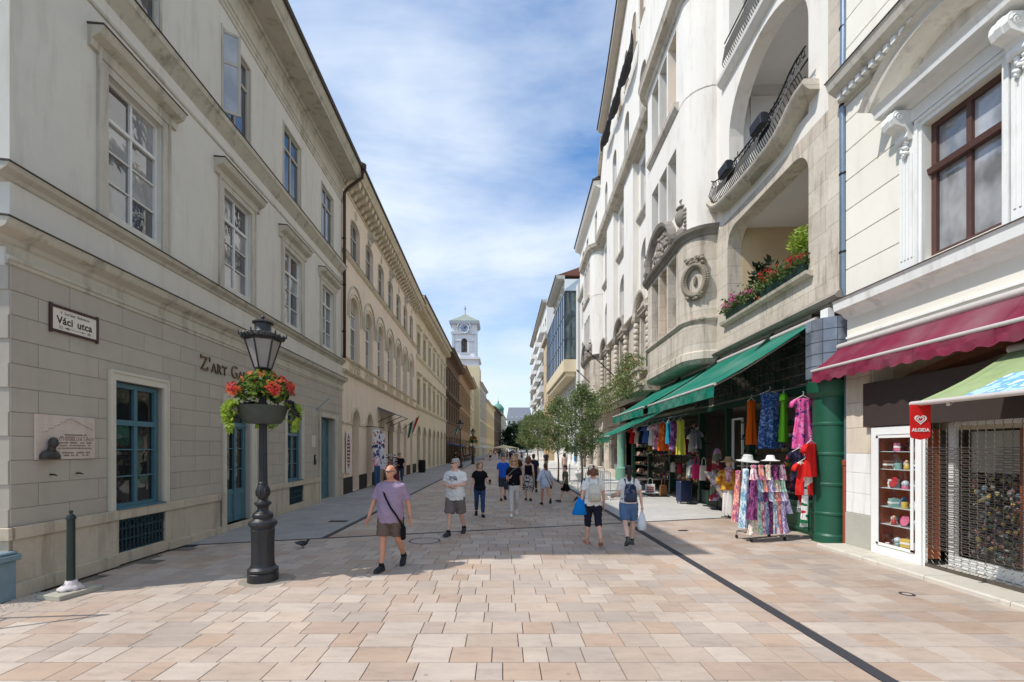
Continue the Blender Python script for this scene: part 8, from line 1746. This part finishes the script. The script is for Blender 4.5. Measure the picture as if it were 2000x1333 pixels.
def to_world(t, p): return tuple(Matrix.Translation(t.location) @ Matrix.Rotation(t.rotation_euler.z, 4, 'Z') @ Vector(p))
def carried(name, label, cat, t, p, rz=0.0):
    return thing(name, label, cat, to_world(t, p), t.rotation_euler.z+rz)
m_blk = MC('cloth_black', srgb(24,24,28)); m_jean = M('denim_dark', srgb(48,70,108), 0.9, 0.14, 9, 0.2, 200); m_jean2 = M('denim_light', srgb(84,112,146), 0.9, 0.16, 9, 0.2, 200)
m_mir = MG('lens_mirror', (0.04, 0.10, 0.06), 0.03, 2.2, 0); m_len = MG('lens_dark', (0.03, 0.018, 0.015), 0.05, 1.8, 0)
# 1 walking man in lilac shirt
t, k, dz, A, J = person('balding man in lilac shirt and brown shorts walking towards the viewer', -1.86, 7.55, R(-8), 1.75, False, ((-12, 26), (12, 3)), ((-14, 14, 14, 0.0), (10, 16, 14, 0.0)), 'tan', dict(mat=MP('shirt_lilac', [srgb(152,132,152), srgb(162,140,160), srgb(144,124,146)], 60, kind='noise'), sleeve=0.80, z0=0.80, hem=1.10, inf=0.045, collar=True, loose=1.15), dict(kind='shorts', mat=MC('cloth_umber', srgb(110,92,80)), len=0.80, loose=1.22, name='shorts'), (40,42,48), ('fringe_grey', hair_m('grey', srgb(140,130,120))), R(-18), m_mir, 0.011, 1.12, sock=MC('sock_black', srgb(34,34,38)), belly=0.05)
s = carried('shoulder_bag', 'slim black bag on a long strap carried by the man in lilac', 'bag', t, (0,0,0)); mb = MB()
mb.tube([(x_*k, y_*k, (z_+dz)*k) for x_, y_, z_ in ((-0.13,0.03,1.475),(-0.115,-0.085,1.44),(-0.02,-0.195,1.25),(0.08,-0.215,1.08),(0.165,-0.17,0.94),(0.215,-0.09,0.80),(0.225,-0.05,0.72))], 0.016, 6, flat=0.5); mb.tube([(x_*k, y_*k, (z_+dz)*k) for x_, y_, z_ in ((-0.13,0.03,1.475),(-0.10,0.12,1.40),(0.06,0.16,1.12),(0.20,0.08,0.86),(0.225,-0.03,0.72))], 0.016, 6, flat=0.5); mb.build('strap', m_blk, s)
mb = MB(); mb.rings([[((0.235+w_*math.cos(a_))*k, (-0.045+0.085*sc*math.sin(a_))*k, (zv+dz)*k) for a_ in [2*math.pi*j/14 for j in range(14)]] for zv, w_, sc in ((0.53,0.02,0.6),(0.55,0.035,0.95),(0.70,0.035,1.0),(0.74,0.02,0.9))]); mb.build('pouch', m_blk, s, True, angle=50)
q = MB(); q.tube([tuple(A[0][2]*k+Vector((0.0,0,0.0))+Vector((0.03*math.cos(j*0.7),0.03*math.sin(j*0.7),0.01))) for j in range(10)], 0.006, 5); q.build('wrist_watch', m_zinc, t)
# 2 white T-shirt, arms crossed
cross = (((0.235, -0.06, 1.17), (0.02, -0.215, 1.165)), ((-0.235, -0.06, 1.17), (0.0, -0.235, 1.12)))
t, k, dz, A, J = person('grey haired man with crossed arms in white printed T-shirt and cargo shorts', -1.10, 10.55, R(-14), 1.80, False, ((-14, 16), (14, 2)), armpos=cross, skin='fair', top=dict(mat=MC('cloth_white', srgb(226,222,216)), sleeve=0.72, z0=0.82, hem=1.10, inf=0.045), bottom=dict(kind='shorts', mat=MC('cloth_taupe', srgb(120,108,102)), len=0.95, loose=1.28, name='shorts'), shoe=(54,54,62), hair=('short', hair_m('white', srgb(176,166,156))), look=R(-32), glasses=m_len, vox=0.012, wide=1.12, sock=MC('sock_black', srgb(34,34,38)), belly=0.03)
mb = MB(); rg = random.Random(3)
for r_, (zv, wd) in enumerate(((1.345,0.085),(1.315,0.07),(1.285,0.085),(1.258,0.04))):
    u = -wd
    while u < wd: w_ = rg.uniform(0.012, 0.026); mb.box((u)*k, (u+w_)*k, (-0.170)*k, (-0.150)*k, (zv+dz-0.01)*k, (zv+dz+0.010)*k); u += w_+0.008
mb.build('shirt_print', MC('print_ink', srgb(70,74,96)), t)
# 3 woman in black with phone
t, k, dz, A, J = person('fair haired woman in black T-shirt and jeans holding a phone', -0.68, 13.4, R(6), 1.62, True, ((10, 4), (-12, 20)), ((8, 14, 75, -0.05), (-4, 14, 8, 0.0)), 'fair', dict(mat=m_blk, sleeve=0.55, z0=0.86, hem=1.05, inf=0.022), dict(kind='trousers', mat=m_jean, len=1.86, loose=1.05), (30,30,34), ('bob', hair_m('ash', srgb(150,120,88))), R(35), None, 0.013, 1.05)
s = carried('phone', 'dark phone in the hand of the woman in jeans', 'phone', t, tuple(A[0][2]*k+Vector((0.01,-0.08,0.045)))); mb = MB(); mb.box(-0.036, 0.036, -0.006, 0.006, -0.07, 0.07); mb.build('body', m_black, s, bevel=0.004)
s = carried('belt_bag', 'black belt bag worn by the woman with the phone', 'bag', t, (0.0, -0.16*k, (0.93+dz)*k)); mb = MB(); mb.ell((0,0,0), 0.14, 0.06, 0.075, 14, 9); mb.build('pouch', m_blk, s, True)
# 4 blonde woman in white trousers
t, k, dz, A, J = person('blonde woman in sunglasses with black top and white trousers', 0.33, 13.5, R(4), 1.76, True, ((-13, 24), (13, 2)), ((-10, 10, 10, 0.0), (10, 8, 95, 0.35)), 'fair', dict(mat=m_blk, sleeve=0.6, z0=0.93, hem=1.02, inf=0.024), dict(kind='trousers', mat=MC('cloth_cream', srgb(212,204,196)), len=1.82, loose=1.05), (226,224,220), ('long', hair_m('blonde', srgb(190,150,96))), R(-4), m_len, 0.013, 1.0)
s = carried('handbag', 'dark handbag hanging at the hip of the blonde woman', 'bag', t, (-0.24*k, -0.08*k, (0.82+dz)*k)); mb = MB(); mb.box(-0.06, 0.06, -0.13, 0.13, 0, 0.22); mb.build('pouch', MC('bag_charcoal', srgb(56,56,64)), s, bevel=0.02); mb = MB(); mb.tube([(0.02,0.02,0.2),(0.06,-0.02,0.42),(0.20,-0.10,0.58),(0.36,-0.06,0.66),(0.44,0.04,0.64)], 0.011, 5); mb.build('strap', M('strap_grey', srgb(130,122,112), 0.8), s)
# 5 woman in leopard skirt from behind
t, k, dz, A, J = person('long haired woman in black top and spotted skirt seen from behind', 0.98, 17.5, R(176), 1.72, True, ((8, 4), (-8, 10)), ((-4, 8, 10, 0.0), (4, 8, 10, 0.0)), 'pale', dict(mat=m_blk, sleeve=0.0, z0=0.98, z1=1.40, inf=0.014, name='vest'), dict(kind='skirt', mat=MP('skirt_spots', [srgb(206,198,190), srgb(40,36,38), srgb(70,62,60), srgb(190,180,172), srgb(46,42,42), srgb(214,206,200)], 26), zb=0.42, hw=0.25, name='skirt'), (80,60,52), ('long', hair_m('auburn', srgb(112,72,52))), 0.0, None, 0.015)
# 6 girl in pale shirt, shorts
t, k, dz, A, J = person('girl in loose pale blue shirt and shorts striding away', 1.50, 16.1, R(188), 1.50, True, ((14, 2), (-22, 38)), ((-20, 24, 14, 0.0), (12, 24, 20, 0.0)), 'tan', dict(mat=MC('cloth_paleblue', srgb(196,202,216)), sleeve=1.6, z0=0.84, hem=1.16, inf=0.05, loose=1.25), dict(kind='shorts', mat=MC('cloth_paleblue', srgb(196,202,216)), len=0.42, loose=1.1, name='shorts'), (52,40,38), ('tail', hair_m('brown', srgb(84,58,44))), R(20), None, 0.014, 1.05)
s = carried('cross_strap', 'thin dark bag strap across the back of the girl in pale blue', 'strap', t, (0,0,0)); mb = MB(); mb.tube([(x_*k, y_*k, (z_+dz)*k) for x_, y_, z_ in ((0.10,0.02,1.50),(0.07,0.15,1.40),(-0.04,0.185,1.15),(-0.16,0.15,0.92),(-0.22,0.05,0.84))], 0.010, 5); mb.build('band', MC('strap_rose', srgb(96,70,90)), s); mb = MB(); mb.ell((-0.24*k,0.02*k,(0.78+dz)*k), 0.04, 0.08, 0.07, 10, 7); mb.build('pouch', M('leather_brown', srgb(96,62,48), 0.6), s, True)
# 7 boy in green
t, k, dz, A, J = person('boy in olive T-shirt and black shorts walking to the left', 2.32, 16.9, R(-100), 1.42, False, ((-24, 30), (20, 2)), ((6, 6, 14, 0.0), (-6, 6, 10, 0.0)), 'fair', dict(mat=MC('cloth_olive', srgb(88,96,70)), sleeve=0.6, z0=0.84, inf=0.03, hem=1.05), dict(kind='shorts', mat=m_blk, len=0.85, loose=1.25, name='shorts'), (60,44,44), ('short', hair_m('darkbrown', srgb(58,40,34))), R(10), None, 0.014, 0.95)
# 8 woman in cap with cream backpack
t, k, dz, A, J = person('woman in cream cap and white T-shirt with cropped navy leggings, seen from behind', 1.87, 9.45, R(180), 1.66, True, ((10, 3), (-14, 26)), ((-6, 12, 10, 0.0), (6, 12, 12, 0.0)), 'fair', dict(mat=MC('cloth_white', srgb(226,222,216)), sleeve=0.62, z0=0.88, inf=0.025), dict(kind='trousers', mat=MC('cloth_ink', srgb(36,36,48)), len=1.22, loose=1.12, name='leggings', z1=1.06), (196,140,112), ('bob', hair_m('chestnut', srgb(110,70,46)), M('cap_cream', srgb(216,208,186), 0.9, 0.06)), 0.0, None, 0.012, 1.10)
def backpack(name, label, t, k, dz, mat, mat2, w, z0, z1, d):
    s = carried(name, label, 'backpack', t, (0, 0, 0)); y0 = 0.135*k
    mb = MB(); mb.rings([[((w*wf*math.copysign(abs(math.cos(a_))**0.6, math.cos(a_)))*k, y0+(d*0.5*df*(1+math.copysign(abs(math.sin(a_))**0.7, math.sin(a_))))*k, (zv+dz)*k) for a_ in [2*math.pi*j/20 for j in range(20)]] for zv, wf, df in ((z0,0.8,0.7),(z0+0.02,1.0,1.0),(z0+0.14,1.0,1.05),(lerp(z0,z1,0.6),0.96,0.9),(z1-0.05,0.86,0.7),(z1,0.55,0.4))]); mb.build('pack', mat, s, True, angle=70)
    mb = MB(); mb.rings([[((w*0.82*wf*math.cos(a_))*k, y0+(d*0.78+0.05*df*(1+math.sin(a_)))*k, (zv+dz)*k) for a_ in [2*math.pi*j/18 for j in range(18)]] for zv, wf, df in ((z0+0.02,0.9,0.6),(z0+0.05,1.0,1.0),(z0+0.15,1.0,0.9),(z0+0.19,0.9,0.4))]); mb.build('pocket', mat2, s, True, angle=70)
    for sg in (-1, 1): mb = MB(); mb.tube([(sg*0.07*k,y0+0.01,(z1+dz-0.03)*k),(sg*0.10*k,0.07*k,(1.475+dz)*k),(sg*0.115*k,-0.06*k,(1.465+dz)*k),(sg*0.125*k,-0.135*k,(1.33+dz)*k),(sg*0.14*k,-0.06*k,(1.08+dz)*k),(sg*0.15*k,0.08*k,(1.04+dz)*k)], 0.02*k, 6, flat=0.4); mb.build('strap', mat2, s)
    mb = MB(); mb.tube([(-0.03*k,y0,(z1+dz-0.01)*k),(0,y0-0.005,(z1+dz+0.035)*k),(0.03*k,y0,(z1+dz-0.01)*k)], 0.007, 5); mb.build('loop', mat2, s)
backpack('backpack', 'cream canvas backpack on the woman in the cap', t, k, dz, M('pack_cream', srgb(206,198,182), 0.8, 0.08, 8), M('pack_cream2', srgb(186,176,156), 0.8, 0.08, 8), 0.135, 0.98, 1.36, 0.13)
s = carried('shopping_bag', 'bright blue shopping bag hanging at the left of the woman in the cap', 'bag', t, (0.27*k, 0.02, 0)); mb = MB()
mb.rings([[((w_*math.cos(a_)+0.06*(1.1-zv))*k, (d_*math.sin(a_))*k, (zv+dz)*k) for a_ in [2*math.pi*j/18 for j in range(18)]] for zv, w_, d_ in ((0.68,0.15,0.05),(0.70,0.17,0.07),(0.85,0.13,0.065),(1.0,0.08,0.05),(1.06,0.045,0.035))]); mb.build('pouch', MC('bag_blue', srgb(20,120,196)), s, True, angle=70); mb = MB(); mb.tube([(0.0,0,(1.04+dz)*k),(-0.03,0.02,(1.25+dz)*k),(-0.09*k,0.02,(1.475+dz)*k),(-0.10*k,-0.08,(1.40+dz)*k),(-0.02,-0.06,(1.1+dz)*k)], 0.012, 5); mb.build('strap', MC('bag_blue_dark', srgb(44,70,120)), s)
# 9 woman with ponytail and blue backpack
t, k, dz, A, J = person('dark haired woman with ponytail in white T-shirt and denim shorts, seen from behind', 2.60, 9.40, R(176), 1.66, True, ((-16, 30), (9, 2)), ((6, 12, 70, 0.0), (-6, 14, 10, 0.0)), 'pale', dict(mat=MC('cloth_white', srgb(226,222,216)), sleeve=0.62, z0=0.94, inf=0.025), dict(kind='shorts', mat=m_jean2, len=0.82, loose=1.15, name='shorts', z1=1.04), (84,84,80), ('tail', hair_m('black', srgb(40,32,32))), R(-6), None, 0.012, 1.08, sock=MC('sock_black', srgb(34,34,38)))
backpack('backpack', 'navy patterned backpack on the woman with the ponytail', t, k, dz, MP('pack_navy', [srgb(52,56,76), srgb(84,90,112), srgb(40,42,60), srgb(120,126,144), srgb(60,64,86)], 13), M('pack_navy2', srgb(56,60,80), 0.8, 0.12, 10), 0.135, 0.98, 1.36, 0.12)
s = carried('carrier_bag', 'white plastic carrier bag in the right hand of the woman with the ponytail', 'bag', t, tuple(A[1][2]*k+Vector((0,0,-0.10)))); mb = MB(); rg = random.Random(12)
mb.rings([[(w_*math.cos(a_)*(1+rg.uniform(-.06,.06)), w_*0.6*math.sin(a_)*(1+rg.uniform(-.06,.06)), zv) for a_ in [2*math.pi*j/16 for j in range(16)]] for zv, w_ in ((-0.40,0.05),(-0.38,0.085),(-0.25,0.09),(-0.12,0.06),(0.0,0.02),(0.04,0.012))]); mb.build('sack', M('plastic_white', srgb(222,224,226), 0.35, 0.06, 12, 0.2, 30, spec=0.5), s, True)
# 10 man in black by the cream arcade
person('man in black T-shirt and jeans standing before the cream arcade', -5.95, 26.3, R(30), 1.74, False, ((6, 4), (-4, 4)), ((10, 10, 70, 0.3), (10, 10, 70, 0.3)), 'fair', dict(mat=m_blk, sleeve=0.7, z0=0.86, inf=0.03), dict(kind='trousers', mat=m_jean, len=1.86), (50,44,40), ('short', hair_m('greybrown', srgb(96,80,68))), 0.2, None, 0.02, 1.15, belly=0.03)
# people farther off
far = [('man in bright blue shirt half hidden behind the blonde woman', 0.02, 17.6, 5, 1.76, False, srgb(40,90,190), srgb(60,62,70)), ('person with navy backpack walking beside the spotted skirt', 1.42, 21.0, 184, 1.76, False, srgb(40,44,60), srgb(44,44,50)), ('man in dark shirt walking behind the blonde woman', 0.62, 20.5, 175, 1.80, False, srgb(70,52,48), srgb(60,60,66)), ('man in teal shirt walking down the middle of the street', -0.10, 62.0, 180, 1.78, False, srgb(50,120,156), srgb(60,66,80)), ('woman in black far down the street beside the man in teal', 1.0, 61.0, 180, 1.68, True, srgb(34,32,36), srgb(150,120,110)), ('person in white far down the street', 2.0, 66.0, 10, 1.72, True, srgb(214,210,204), srgb(90,96,120)), ('person in grey far down the street by the trees', 3.0, 72.0, 180, 1.75, False, srgb(120,120,126), srgb(50,52,60)), ('person in pink far down the street', 2.6, 84.0, 0, 1.68, True, srgb(196,140,150), srgb(120,116,120)), ('person in pale blue far down the street', 0.8, 92.0, 0, 1.74, False, srgb(150,170,196), srgb(70,72,80)), ('person in dark red beside the cafe parasols', -2.2, 86.0, 30, 1.70, True, srgb(120,40,50), srgb(44,42,46)), ('person in beige before the cafe parasols', 3.0, 100.0, 180, 1.74, False, srgb(196,180,156), srgb(80,76,70)), ('person in black shopping at the stalls by the brown building', -5.2, 50.0, 90, 1.72, False, srgb(36,36,42), srgb(60,56,60)), ('person in red shopping at the stalls by the brown building', -4.9, 54.0, 100, 1.66, True, srgb(130,50,50), srgb(50,48,52)), ('woman in a light dress on the sunlit sidewalk behind the second tree', 4.6, 34.0, 180, 1.68, True, srgb(206,180,170), srgb(196,176,168)), ('man in dark T-shirt on the sunlit sidewalk', 3.9, 41.0, 0, 1.78, False, srgb(48,50,58), srgb(120,112,100))]
for i, (lb, x, y, hd, H, fem, c1, c2) in enumerate(far):
    b = ((8, 3), (-12, 16)) if i % 2 else ((-12, 16), (8, 3))
    person(lb, x, y, R(hd), H, fem, b, skin='fair', top=dict(mat=MC('far_top_%d' % i, c1), sleeve=0.7, z0=0.88, inf=0.026), bottom=dict(kind='trousers', mat=MC('far_leg_%d' % i, c2), len=1.84 if i % 3 else 0.9, loose=1.05), shoe=(40,38,40), hair=('long' if fem else 'short', hair_m(['brown', 'darkbrown', 'blonde', 'black'][i % 4], [srgb(84,58,44), srgb(58,40,34), srgb(190,150,96), srgb(40,32,32)][i % 4])), vox=0.02 if y < 40 else 0.03)
rg = random.Random(55); cl = [('white', srgb(214,210,204)), ('black', srgb(36,36,40)), ('red', srgb(150,50,50)), ('blue', srgb(70,96,150)), ('green', srgb(80,100,76)), ('yellow', srgb(206,176,90)), ('grey', srgb(130,130,134)), ('pink', srgb(206,150,160))]
for i in range(16):
    y = 74+4.6*i; x = [-1.8, 2.4, 0.6, -0.6, 1.6, 2.9, -2.6, 0.1][i % 8]+rg.uniform(-.3, .3); c = cl[(i*3) % 8]
    person('distant walker in %s, the %s of two in that colour in the small crowd' % (c[0], 'nearer' if i < 8 else 'farther'), x, y, R(180 if i % 3 else 0), rg.uniform(1.6, 1.82), i % 2 == 0, skin='fair', top=dict(mat=MC('crowd_'+c[0], c[1]), sleeve=0.7, z0=0.88, inf=0.026), bottom=dict(kind='trousers', mat=MC('crowd_leg_%d' % (i % 3), [srgb(50,54,66), srgb(120,110,96), srgb(84,100,126)][i % 3]), len=1.84 if i % 2 else 0.9), hair=('short', hair_m('brown', srgb(84,58,44))), vox=0.04)[0]['group'] = 'walkers at the end of the street'
bpy.data.scenes.remove(WORK)
